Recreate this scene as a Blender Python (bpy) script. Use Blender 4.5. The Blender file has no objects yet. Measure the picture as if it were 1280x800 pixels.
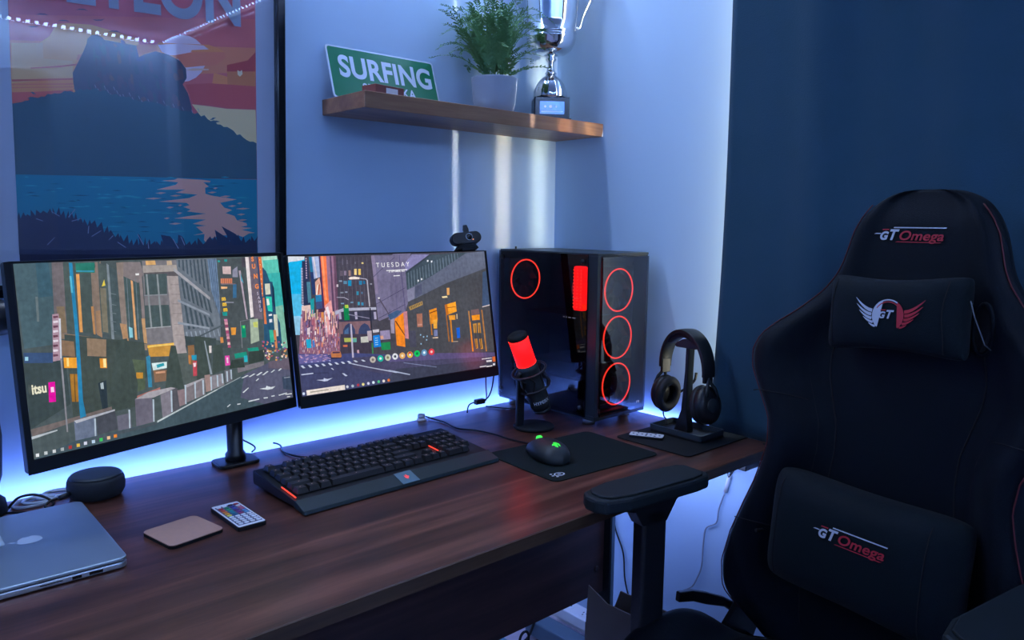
import bpy, bmesh, math, random
from mathutils import Vector, Matrix, noise
random.seed(11)
PI = math.pi
S = bpy.context.scene
COL = S.collection

# ------------------------------------------------------------ camera
cam = bpy.data.cameras.new('camera'); cam_o = bpy.data.objects.new('camera', cam); COL.objects.link(cam_o)
cam.sensor_width = 36.0; cam.lens = 945.5 / 1280 * 36; cam.clip_start = 0.02
cam_o.matrix_world = Matrix(((0.74403458, 0.07721114, -0.66366481, -1.67006),
                             (-0.66805277, 0.1021219, -0.737073, -1.66377),
                             (0.01086447, 0.99177092, 0.12756334, 1.27),
                             (0, 0, 0, 1)))
S.camera = cam_o

# ------------------------------------------------------------ light and exposure
S.view_settings.view_transform = 'Standard'; S.view_settings.look = 'None'
S.view_settings.gamma = 1; S.view_settings.exposure = 0; S.view_settings.use_curve_mapping = False
try: S.cycles.use_denoising = True
except Exception: pass
w = bpy.data.worlds.new('daylight'); S.world = w; w.use_nodes = True
w.node_tree.nodes['Background'].inputs[0].default_value = (.75, .85, 1, 1)
w.node_tree.nodes['Background'].inputs[1].default_value = 0.8

def area(name, loc, target, sx, sy, power, color, spread=180):
    l = bpy.data.lights.new(name, 'AREA'); l.shape = 'RECTANGLE'; l.size = sx; l.size_y = sy
    l.energy = power; l.color = color; l.spread = math.radians(spread)
    o = bpy.data.objects.new(name, l); COL.objects.link(o); o.location = loc
    d = Vector(target) - Vector(loc); o.rotation_euler = d.to_track_quat('-Z', 'Y').to_euler()
    return o
def area_m(name, loc, xdir, zdir, sx, sy, power, color, spread=180):      # xdir: long side, zdir: shining direction
    o = area(name, loc, (0, 0, 0), sx, sy, power, color, spread)
    x = Vector(xdir).normalized(); z = -Vector(zdir).normalized(); y = z.cross(x)
    o.rotation_euler = Matrix((x, y, z)).transposed().to_euler(); return o
BLUE = (.58, .71, 1.0); GLOW = (.16, .275, 1.0)
# the LED strips that run round the ceiling edge and behind the desk
area_m('ceiling_strip_light', (-.05, -1.6, 2.262), (0, 1, 0), (.7, 0, -1), 3.0, .03, 12, BLUE)
area_m('ceiling_strip_light', (-1.6, -3.07, 2.262), (1, 0, 0), (0, -.2, -1), 3.0, .03, 32, BLUE)
area_m('ceiling_strip_light', (-1.7, -.10, 2.262), (1, 0, 0), (0, -.02, -1), 3.0, .03, 17.5, BLUE)
area_m('desk_strip_light', (-1.3, -.0385, .735), (1, 0, 0), (0, 1, .55), 2.5, .012, 3.7, GLOW)
area_m('desk_strip_light', (-.0185, -.34, .735), (0, 1, 0), (1, 0, .35), .5, .008, .9, GLOW)
area_m('desk_strip_light', (-.9, -.06, .69), (1, 0, 0), (0, .6, -1), 1.6, .02, 4, (.40, .52, 1))
area_m('desk_strip_light', (-.16, -.42, .69), (0, 1, 0), (1, 0, -.9), .66, .02, 1.7, (.34, .46, 1))
# daylight outside the curtained window and the slit it finds beside the curtain
area_m('window_daylight', (.13, -1.5, 1.5), (0, 1, 0), (-1, 0, 0), 1.4, 1.1, 9, (1, .93, .82))
area_m('window_daylight', (-.022, -.69, 1.5), (0, 0, 1), (.10, 1, 0), 1.4, .03, 1.3, (1, .94, .74), 100)
area_m('window_daylight', (-.03, -.632, 1.86), (0, 0, 1), (-.185, .632, 0), 1.35, .05, .22, (1, .70, .40), 4)
area_m('window_daylight', (-.03, -.632, 1.86), (0, 0, 1), (-.04, .632, 0), 1.35, .03, .20, (1, .90, .62), 9)
area_m('window_daylight', (-.03, -.632, 1.86), (0, 0, 1), (-.355, .632, 0), 1.35, .008, .06, (1, .88, .70), 2.0)

# ------------------------------------------------------------ materials
def lin(h):
    if isinstance(h, str): return srgb([int(h[i:i+2], 16) / 255 for i in (0, 2, 4)])
    return (*h[:3], 1)
def srgb(v): return (*[c / 12.92 if c <= .04045 else ((c + .055) / 1.055) ** 2.4 for c in v], 1)
MATS = {}
def mat(name, color, rough=.5, metal=0, emit=None, power=1, spec=.5, sheen=0, bump=0, bscale=200, coat=0, noise_mix=None, nscale=6):
    if name in MATS: return MATS[name]
    m = bpy.data.materials.new(name); m.use_nodes = True; nt = m.node_tree; b = nt.nodes['Principled BSDF']
    b.inputs['Base Color'].default_value = lin(color); b.inputs['Roughness'].default_value = rough; b.inputs['Metallic'].default_value = metal
    b.inputs['Specular IOR Level'].default_value = spec; b.inputs['Coat Weight'].default_value = coat
    if sheen: b.inputs['Sheen Weight'].default_value = sheen
    if emit is not None:
        b.inputs['Emission Color'].default_value = lin(emit); b.inputs['Emission Strength'].default_value = power
    tc = nt.nodes.new('ShaderNodeTexCoord')
    nz = nt.nodes.new('ShaderNodeTexNoise'); nz.inputs['Scale'].default_value = nscale; nz.inputs['Detail'].default_value = 4
    nt.links.new(tc.outputs['Object'], nz.inputs['Vector'])
    mx = nt.nodes.new('ShaderNodeMix'); mx.data_type = 'RGBA'
    c = lin(color); c2 = lin(noise_mix) if noise_mix else tuple(x * .85 for x in c[:3]) + (1,)
    mx.inputs[6].default_value = c; mx.inputs[7].default_value = c2
    nt.links.new(nz.outputs['Fac'], mx.inputs[0]); nt.links.new(mx.outputs[2], b.inputs['Base Color'])
    if bump:
        n2 = nt.nodes.new('ShaderNodeTexNoise'); n2.inputs['Scale'].default_value = bscale; n2.inputs['Detail'].default_value = 3
        nt.links.new(tc.outputs['Object'], n2.inputs['Vector'])
        bp = nt.nodes.new('ShaderNodeBump'); bp.inputs['Strength'].default_value = bump; bp.inputs['Distance'].default_value = .002
        nt.links.new(n2.outputs['Fac'], bp.inputs['Height']); nt.links.new(bp.outputs['Normal'], b.inputs['Normal'])
    MATS[name] = m; return m
def wood(name, c1, c2, c3, rough, axis=0, sc=1.0, spec=.5):
    m = bpy.data.materials.new(name); m.use_nodes = True; nt = m.node_tree; b = nt.nodes['Principled BSDF']
    tc = nt.nodes.new('ShaderNodeTexCoord'); mp = nt.nodes.new('ShaderNodeMapping')
    s = [22 * sc, 22 * sc, 22 * sc]; s[axis] = 1.5 * sc; mp.inputs['Scale'].default_value = s
    nt.links.new(tc.outputs['Object'], mp.inputs[0])
    n = nt.nodes.new('ShaderNodeTexNoise'); n.inputs['Scale'].default_value = 1; n.inputs['Detail'].default_value = 8; n.inputs['Roughness'].default_value = .65; n.inputs['Distortion'].default_value = .6
    nt.links.new(mp.outputs[0], n.inputs['Vector'])
    r = nt.nodes.new('ShaderNodeValToRGB'); e = r.color_ramp.elements
    e[0].position = .32; e[0].color = lin(c1); e[1].position = .68; e[1].color = lin(c3); k = e.new(.5); k.color = lin(c2)
    nt.links.new(n.outputs['Fac'], r.inputs[0]); nt.links.new(r.outputs[0], b.inputs['Base Color'])
    b.inputs['Roughness'].default_value = rough; b.inputs['Specular IOR Level'].default_value = spec
    bp = nt.nodes.new('ShaderNodeBump'); bp.inputs['Strength'].default_value = .06; bp.inputs['Distance'].default_value = .001
    nt.links.new(n.outputs['Fac'], bp.inputs['Height']); nt.links.new(bp.outputs['Normal'], b.inputs['Normal'])
    MATS[name] = m; return m
def glass(name, tint=(1, 1, 1), rough=.02, ior=1.45, dark=0.0, edge=1.0):
    m = bpy.data.materials.new(name); m.use_nodes = True; nt = m.node_tree; nt.nodes.remove(nt.nodes['Principled BSDF'])
    out = nt.nodes['Material Output']
    t = nt.nodes.new('ShaderNodeBsdfTransparent'); t.inputs[0].default_value = (*tint, 1)
    g = nt.nodes.new('ShaderNodeBsdfGlossy'); g.inputs['Roughness'].default_value = rough
    f = nt.nodes.new('ShaderNodeFresnel'); f.inputs['IOR'].default_value = ior
    mu = nt.nodes.new('ShaderNodeMath'); mu.operation = 'MULTIPLY'; mu.inputs[1].default_value = edge; mu.use_clamp = True
    mx = nt.nodes.new('ShaderNodeMixShader')
    ge = nt.nodes.new('ShaderNodeNewGeometry'); inv = nt.nodes.new('ShaderNodeMath'); inv.operation = 'SUBTRACT'; inv.inputs[0].default_value = 1
    m2 = nt.nodes.new('ShaderNodeMath'); m2.operation = 'MULTIPLY'
    nt.links.new(ge.outputs['Backfacing'], inv.inputs[1]); nt.links.new(f.outputs[0], mu.inputs[0])
    nt.links.new(mu.outputs[0], m2.inputs[0]); nt.links.new(inv.outputs[0], m2.inputs[1]); nt.links.new(m2.outputs[0], mx.inputs[0])
    nt.links.new(t.outputs[0], mx.inputs[1]); nt.links.new(g.outputs[0], mx.inputs[2]); nt.links.new(mx.outputs[0], out.inputs[0])
    MATS[name] = m; return m
def attr_mat(name, emission, power=1.0, rough=.5):
    m = bpy.data.materials.new(name); m.use_nodes = True; nt = m.node_tree; b = nt.nodes['Principled BSDF']
    a = nt.nodes.new('ShaderNodeAttribute'); a.attribute_name = 'Col'
    if emission:
        b.inputs['Base Color'].default_value = (.01, .01, .012, 1)
        # the picture on the panel is a photograph: break its flat areas up with fine texture
        tc = nt.nodes.new('ShaderNodeTexCoord'); prev = a.outputs['Color']
        for sc_, lo, hi in (((120, 1, 110), .84, 1.15), ((150, 1, 12), .93, 1.07), ((14, 1, 18), .88, 1.12)):
            mp = nt.nodes.new('ShaderNodeMapping'); mp.inputs['Scale'].default_value = sc_; nt.links.new(tc.outputs['Object'], mp.inputs[0])
            n = nt.nodes.new('ShaderNodeTexNoise'); n.inputs['Scale'].default_value = 1; n.inputs['Detail'].default_value = 3; nt.links.new(mp.outputs[0], n.inputs['Vector'])
            r = nt.nodes.new('ShaderNodeMapRange'); r.inputs[1].default_value = .3; r.inputs[2].default_value = .7; r.inputs[3].default_value = lo; r.inputs[4].default_value = hi
            nt.links.new(n.outputs['Fac'], r.inputs[0])
            v = nt.nodes.new('ShaderNodeVectorMath'); v.operation = 'SCALE'; nt.links.new(prev, v.inputs[0]); nt.links.new(r.outputs[0], v.inputs['Scale']); prev = v.outputs[0]
        nt.links.new(prev, b.inputs['Emission Color']); b.inputs['Emission Strength'].default_value = power
    else: nt.links.new(a.outputs['Color'], b.inputs['Base Color'])
    b.inputs['Roughness'].default_value = rough; MATS[name] = m; return m

WALL = mat('wall_paint', (.43, .60, .81), .75, noise_mix=(.415, .585, .79), nscale=3, bump=.05, bscale=90)
CEIL = mat('ceiling_paint', (.6, .66, .78), .8)
FLOOR = mat('pale_carpet', (.55, .5, .62), .9, bump=.6, bscale=400, noise_mix=(.45, .42, .55), nscale=30)
DESK = wood('walnut_laminate', '33201c', '55342a', '7c4f40', .30, 0, 1.0, .5)
EDGE = wood('walnut_edge', '30221a', '4a3626', '665040', .5, 0, 1.0)
PANEL = wood('walnut_panel', '241818', '382423', '4c3430', .5, 0, .8)
SHELFW = wood('shelf_wood', '6c4836', '886048', 'a47a5c', .38, 0, 1.0)
BLK = mat('black_plastic', (.006, .008, .011), .38)
BLKM = mat('black_matte', (.005, .008, .011), .7, spec=.3)
BLKG = mat('black_gloss', (.004, .005, .007), .12)
DGR = mat('dark_grey_plastic', (.018, .028, .034), .45)
RUB = mat('rubber', (.004, .004, .005), .8)
WHT = mat('white_plastic', (.75, .78, .82), .4)
CHROME = mat('chrome', (.8, .82, .85), .08, 1)
SILV = mat('brushed_aluminium', (.52, .60, .68), .32, .85)
FAB = mat('black_upholstery', (.0016, .0050, .0100), .6, spec=.15, bump=.25, bscale=600, sheen=.03)
FAB2 = mat('charcoal_upholstery', (.0024, .0078, .0120), .7, spec=.15, bump=.35, bscale=500, sheen=.04)
CLOTH = mat('curtain_cloth', (.029, .078, .128), .8, spec=.2, bump=.35, bscale=350, sheen=.12, noise_mix=(.021, .070, .108), nscale=12)
REDP = mat('dark_red_piping', (.12, .01, .015), .6)
REDL = mat('red_embroidery', (.55, .02, .04), .6)
WHL = mat('white_embroidery', (.62, .66, .75), .6)
REDE = mat('red_led', (.3, .01, .005), .5, emit=(1, .040, .02), power=5)
REDF = mat('red_mic_glow', (.3, .01, .005), .6, emit=(1, .004, .006), power=2.2)
GRNE = mat('green_led', (.02, .3, .02), .5, emit=(.05, 1, .08), power=1.0)
PALE_E = mat('key_legend', (.3, .2, .2), .5, emit=(.9, .55, .5), power=.5)
LEDW = mat('led_dot', (.5, .6, 1), .5, emit=(.35, .5, 1), power=45)
GREEN = mat('green_sign_paint', (.0, .15, .07), .32, noise_mix=(.0, .135, .063))
SIGNW = mat('white_sign_paint', (.50, .60, .76), .35)
CARD = mat('cardboard', (.20, .155, .13), .85, bump=.1)
FERN = mat('fern_leaf', (.15, .31, .12), .6, noise_mix=(.06, .19, .07), nscale=40)
POT = mat('pot_glaze', (.30, .36, .46), .6, noise_mix=(.24, .29, .38), nscale=20)
STEEL = mat('painted_steel', (.09, .15, .21), .45)
CORK = mat('coaster_top', (.45, .25, .18), .75, noise_mix=(.36, .21, .17), nscale=120)
PADM = mat('mouse_mat_cloth', (.005, .012, .013), .85, spec=.2, bump=.15, bscale=900)
PRINT = attr_mat('poster_ink', False, rough=.6)
SCREEN = attr_mat('screen_light', True, .95, .25)
LABELM = attr_mat('printed_marks', False, rough=.5)
PGLASS = glass('picture_glass', (.97, .98, 1), .0, 1.5, edge=1.25)
DGLASS = glass('smoked_glass', (.52, .52, .55), .012, 1.52, edge=1.15)
FGLASS = glass('smoked_front_glass', (.48, .48, .50), .012, 1.52, edge=2.5)
WGLASS = glass('window_glass', (.95, .97, 1), .0, 1.45)

# ------------------------------------------------------------ mesh helpers
def link(name, me, parent=None):
    o = bpy.data.objects.new(name, me); COL.objects.link(o)
    if parent is not None: o.parent = parent
    return o
def fin(name, bm, m, parent=None, smooth=False, sub=0, bevel=0, recalc=True):
    if recalc: bmesh.ops.recalc_face_normals(bm, faces=bm.faces[:])
    me = bpy.data.meshes.new(name); bm.to_mesh(me); bm.free()
    for x in (m if isinstance(m, (list, tuple)) else [m]): me.materials.append(x)
    if smooth:
        for p in me.polygons: p.use_smooth = True
    o = link(name, me, parent)
    if bevel:
        b = o.modifiers.new('bevel', 'BEVEL'); b.width = bevel; b.segments = 2; b.limit_method = 'ANGLE'
    if sub:
        s = o.modifiers.new('sub', 'SUBSURF'); s.levels = sub; s.render_levels = sub
    return o
def tag(o, label=None, cat=None, group=None, kind=None):
    if label: o['label'] = label
    if cat: o['category'] = cat
    if group: o['group'] = group
    if kind: o['kind'] = kind
    return o
def thing(name, label, cat, loc=(0, 0, 0), rz=0, group=None):
    o = bpy.data.objects.new(name, None); COL.objects.link(o); o.empty_display_size = .05
    o.location = loc; o.rotation_euler = (0, 0, rz); return tag(o, label, cat, group)
def box(bm, x0, x1, y0, y1, z0, z1, M=None, mi=0):
    vs = [bm.verts.new(Vector(p) if M is None else M @ Vector(p)) for p in
          ((x0, y0, z0), (x1, y0, z0), (x1, y1, z0), (x0, y1, z0), (x0, y0, z1), (x1, y0, z1), (x1, y1, z1), (x0, y1, z1))]
    for f in ((3, 2, 1, 0), (4, 5, 6, 7), (0, 1, 5, 4), (1, 2, 6, 5), (2, 3, 7, 6), (3, 0, 4, 7)):
        bm.faces.new([vs[i] for i in f]).material_index = mi
    return bm
def bx(name, x0, x1, y0, y1, z0, z1, m, parent=None, bevel=0, M=None):
    return fin(name, box(bmesh.new(), x0, x1, y0, y1, z0, z1, M), m, parent, bevel=bevel)
def prism(bm, pts, z0, z1, M=None):
    n = len(pts)
    a = [bm.verts.new((M or Matrix()) @ Vector((x, y, z0))) for x, y in pts]
    b = [bm.verts.new((M or Matrix()) @ Vector((x, y, z1))) for x, y in pts]
    bm.faces.new(a[::-1]); bm.faces.new(b)
    for i in range(n): bm.faces.new((a[i], a[(i+1) % n], b[(i+1) % n], b[i]))
    return bm
def rrect(w, h, r, n=6, cx=0, cy=0):
    out = []
    for qx, qy, a0 in ((1, 1, 0), (-1, 1, 90), (-1, -1, 180), (1, -1, 270)):
        for i in range(n + 1):
            a = math.radians(a0 + 90 * i / n)
            out.append((cx + qx * (w / 2 - r) + r * math.cos(a), cy + qy * (h / 2 - r) + r * math.sin(a)))
    return out
def lathe(bm, prof, n=32, M=None, cap=True, ripple=None):
    rings = []
    for k, (r, z) in enumerate(prof):
        ring = []
        for i in range(n):
            a = 2 * PI * i / n; rr = r
            if ripple and ripple[0] <= k <= ripple[1]: rr = r * (1 + ripple[2] * math.cos(a * ripple[3]))
            ring.append(bm.verts.new((M or Matrix()) @ Vector((rr * math.cos(a), rr * math.sin(a), z))))
        rings.append(ring)
    for a, b in zip(rings, rings[1:]):
        for i in range(n): bm.faces.new((a[i], a[(i+1) % n], b[(i+1) % n], b[i]))
    if cap:
        if prof[0][0] > 1e-4: bm.faces.new(rings[0][::-1])
        if prof[-1][0] > 1e-4: bm.faces.new(rings[-1])
    return bm
def tube(bm, pts, r, n=8, closed=False, rad=None):
    pts = [Vector(p) for p in pts]; N = len(pts); rings = []; up = None
    for i, p in enumerate(pts):
        if closed: t = pts[(i+1) % N] - pts[i-1]
        else: t = pts[min(i+1, N-1)] - pts[max(i-1, 0)]
        t = t.normalized() if t.length > 1e-9 else Vector((0, 0, 1))
        if up is None:
            up = Vector((0, 0, 1)) if abs(t.z) < .9 else Vector((1, 0, 0))
        x = up - t * up.dot(t)
        if x.length < 1e-6: x = Vector((1, 0, 0)) - t * t.x
        x.normalize(); up = x; y = t.cross(x); rr = rad[i] if rad else r
        rings.append([bm.verts.new(p + (x * math.cos(2*PI*k/n) + y * math.sin(2*PI*k/n)) * rr) for k in range(n)])
    for i in range(N if closed else N - 1):
        a, b = rings[i], rings[(i+1) % N]
        for k in range(n): bm.faces.new((a[k], a[(k+1) % n], b[(k+1) % n], b[k]))
    if not closed: bm.faces.new(rings[0][::-1]); bm.faces.new(rings[-1])
    return bm
def smooth_pts(P, k=6):
    P = [Vector(p) for p in P]; out = []
    for i in range(len(P) - 1):
        p0, p1, p2, p3 = P[max(i-1, 0)], P[i], P[i+1], P[min(i+2, len(P)-1)]
        for j in range(k):
            t = j / k
            out.append(.5 * ((2*p1) + (p2-p0)*t + (2*p0-5*p1+4*p2-p3)*t*t + (3*p1-p0-3*p2+p3)*t**3))
    out.append(P[-1]); return out
def cable(name, pts, r, m, label=None, parent=None, cat='cable'):
    o = fin(name, tube(bmesh.new(), smooth_pts(pts), r, 6), m, parent, smooth=True)
    if label: tag(o, label, cat)
    return o
def ring(bm, c, R, r, axis='y', n=48, k=6, sq=1.0):
    pts = []
    for i in range(n):
        a = 2*PI*i/n; u, v = R*math.cos(a), R*math.sin(a)*sq
        pts.append({'y': (c[0]+u, c[1], c[2]+v), 'x': (c[0], c[1]+u, c[2]+v), 'z': (c[0]+u, c[1]+v, c[2])}[axis])
    return tube(bm, pts, r, k, True)
def decals(name, groups, fn, mats, parent=None, depth=0):
    """flat marks: groups = [(material index, [polygon points (a, b)])]; fn maps (a, b) to a 3D point"""
    bm = bmesh.new()
    for mi, pts in groups:
        try: f = bm.faces.new([bm.verts.new(Vector(fn(*p))) for p in pts]); f.material_index = mi
        except ValueError: pass
    bmesh.ops.triangulate(bm, faces=bm.faces[:])
    return fin(name, bm, mats, parent, recalc=False)
def text_tris(s, size, shear=0, xs=1, bold=0, space=1, align='LEFT'):
    c = bpy.data.curves.new('t', 'FONT'); c.body = s; c.size = size; c.shear = shear; c.offset = bold; c.space_character = space; c.align_x = align
    o = bpy.data.objects.new('t', c); COL.objects.link(o); bpy.context.view_layer.update()
    me = bpy.data.meshes.new_from_object(o.evaluated_get(bpy.context.evaluated_depsgraph_get()))
    v = [(p.co.x * xs, p.co.y) for p in me.vertices]; f = [tuple(p.vertices) for p in me.polygons]
    bpy.data.objects.remove(o); bpy.data.curves.remove(c); bpy.data.meshes.remove(me)
    return v, f
def text(name, s, size, fn, m, parent=None, **k):
    """lettering: fn maps text-plane (a, b) to a 3D point"""
    v, f = text_tris(s, size, **k)
    me = bpy.data.meshes.new(name); me.from_pydata([tuple(fn(a, b)) for a, b in v], [], f); me.materials.append(m); me.update()
    return link(name, me, parent)
def artwork(name, data, m, parent, fn, extra=(), step=4e-6, layer0=0):
    verts, faces, cols = [], [], []
    items = [(tuple(c / 255 for c in r[:3]), [(r[i] / 1e4, r[i+1] / 1e4) for i in range(3, len(r), 2)]) for r in data]
    for k, (c, pts) in enumerate(list(extra) + items):
        b = len(verts); verts += [tuple(fn(x, y, layer0 + k * step)) for x, y in pts]; faces.append(tuple(range(b, b + len(pts)))); cols.append(srgb(c))
    me = bpy.data.meshes.new(name); me.from_pydata(verts, [], faces)
    at = me.color_attributes.new('Col', 'FLOAT_COLOR', 'CORNER'); i = 0
    for f, c in zip(faces, cols):
        for _ in f: at.data[i].color = c; i += 1
    me.materials.append(m); me.update(); return link(name, me, parent)

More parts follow.
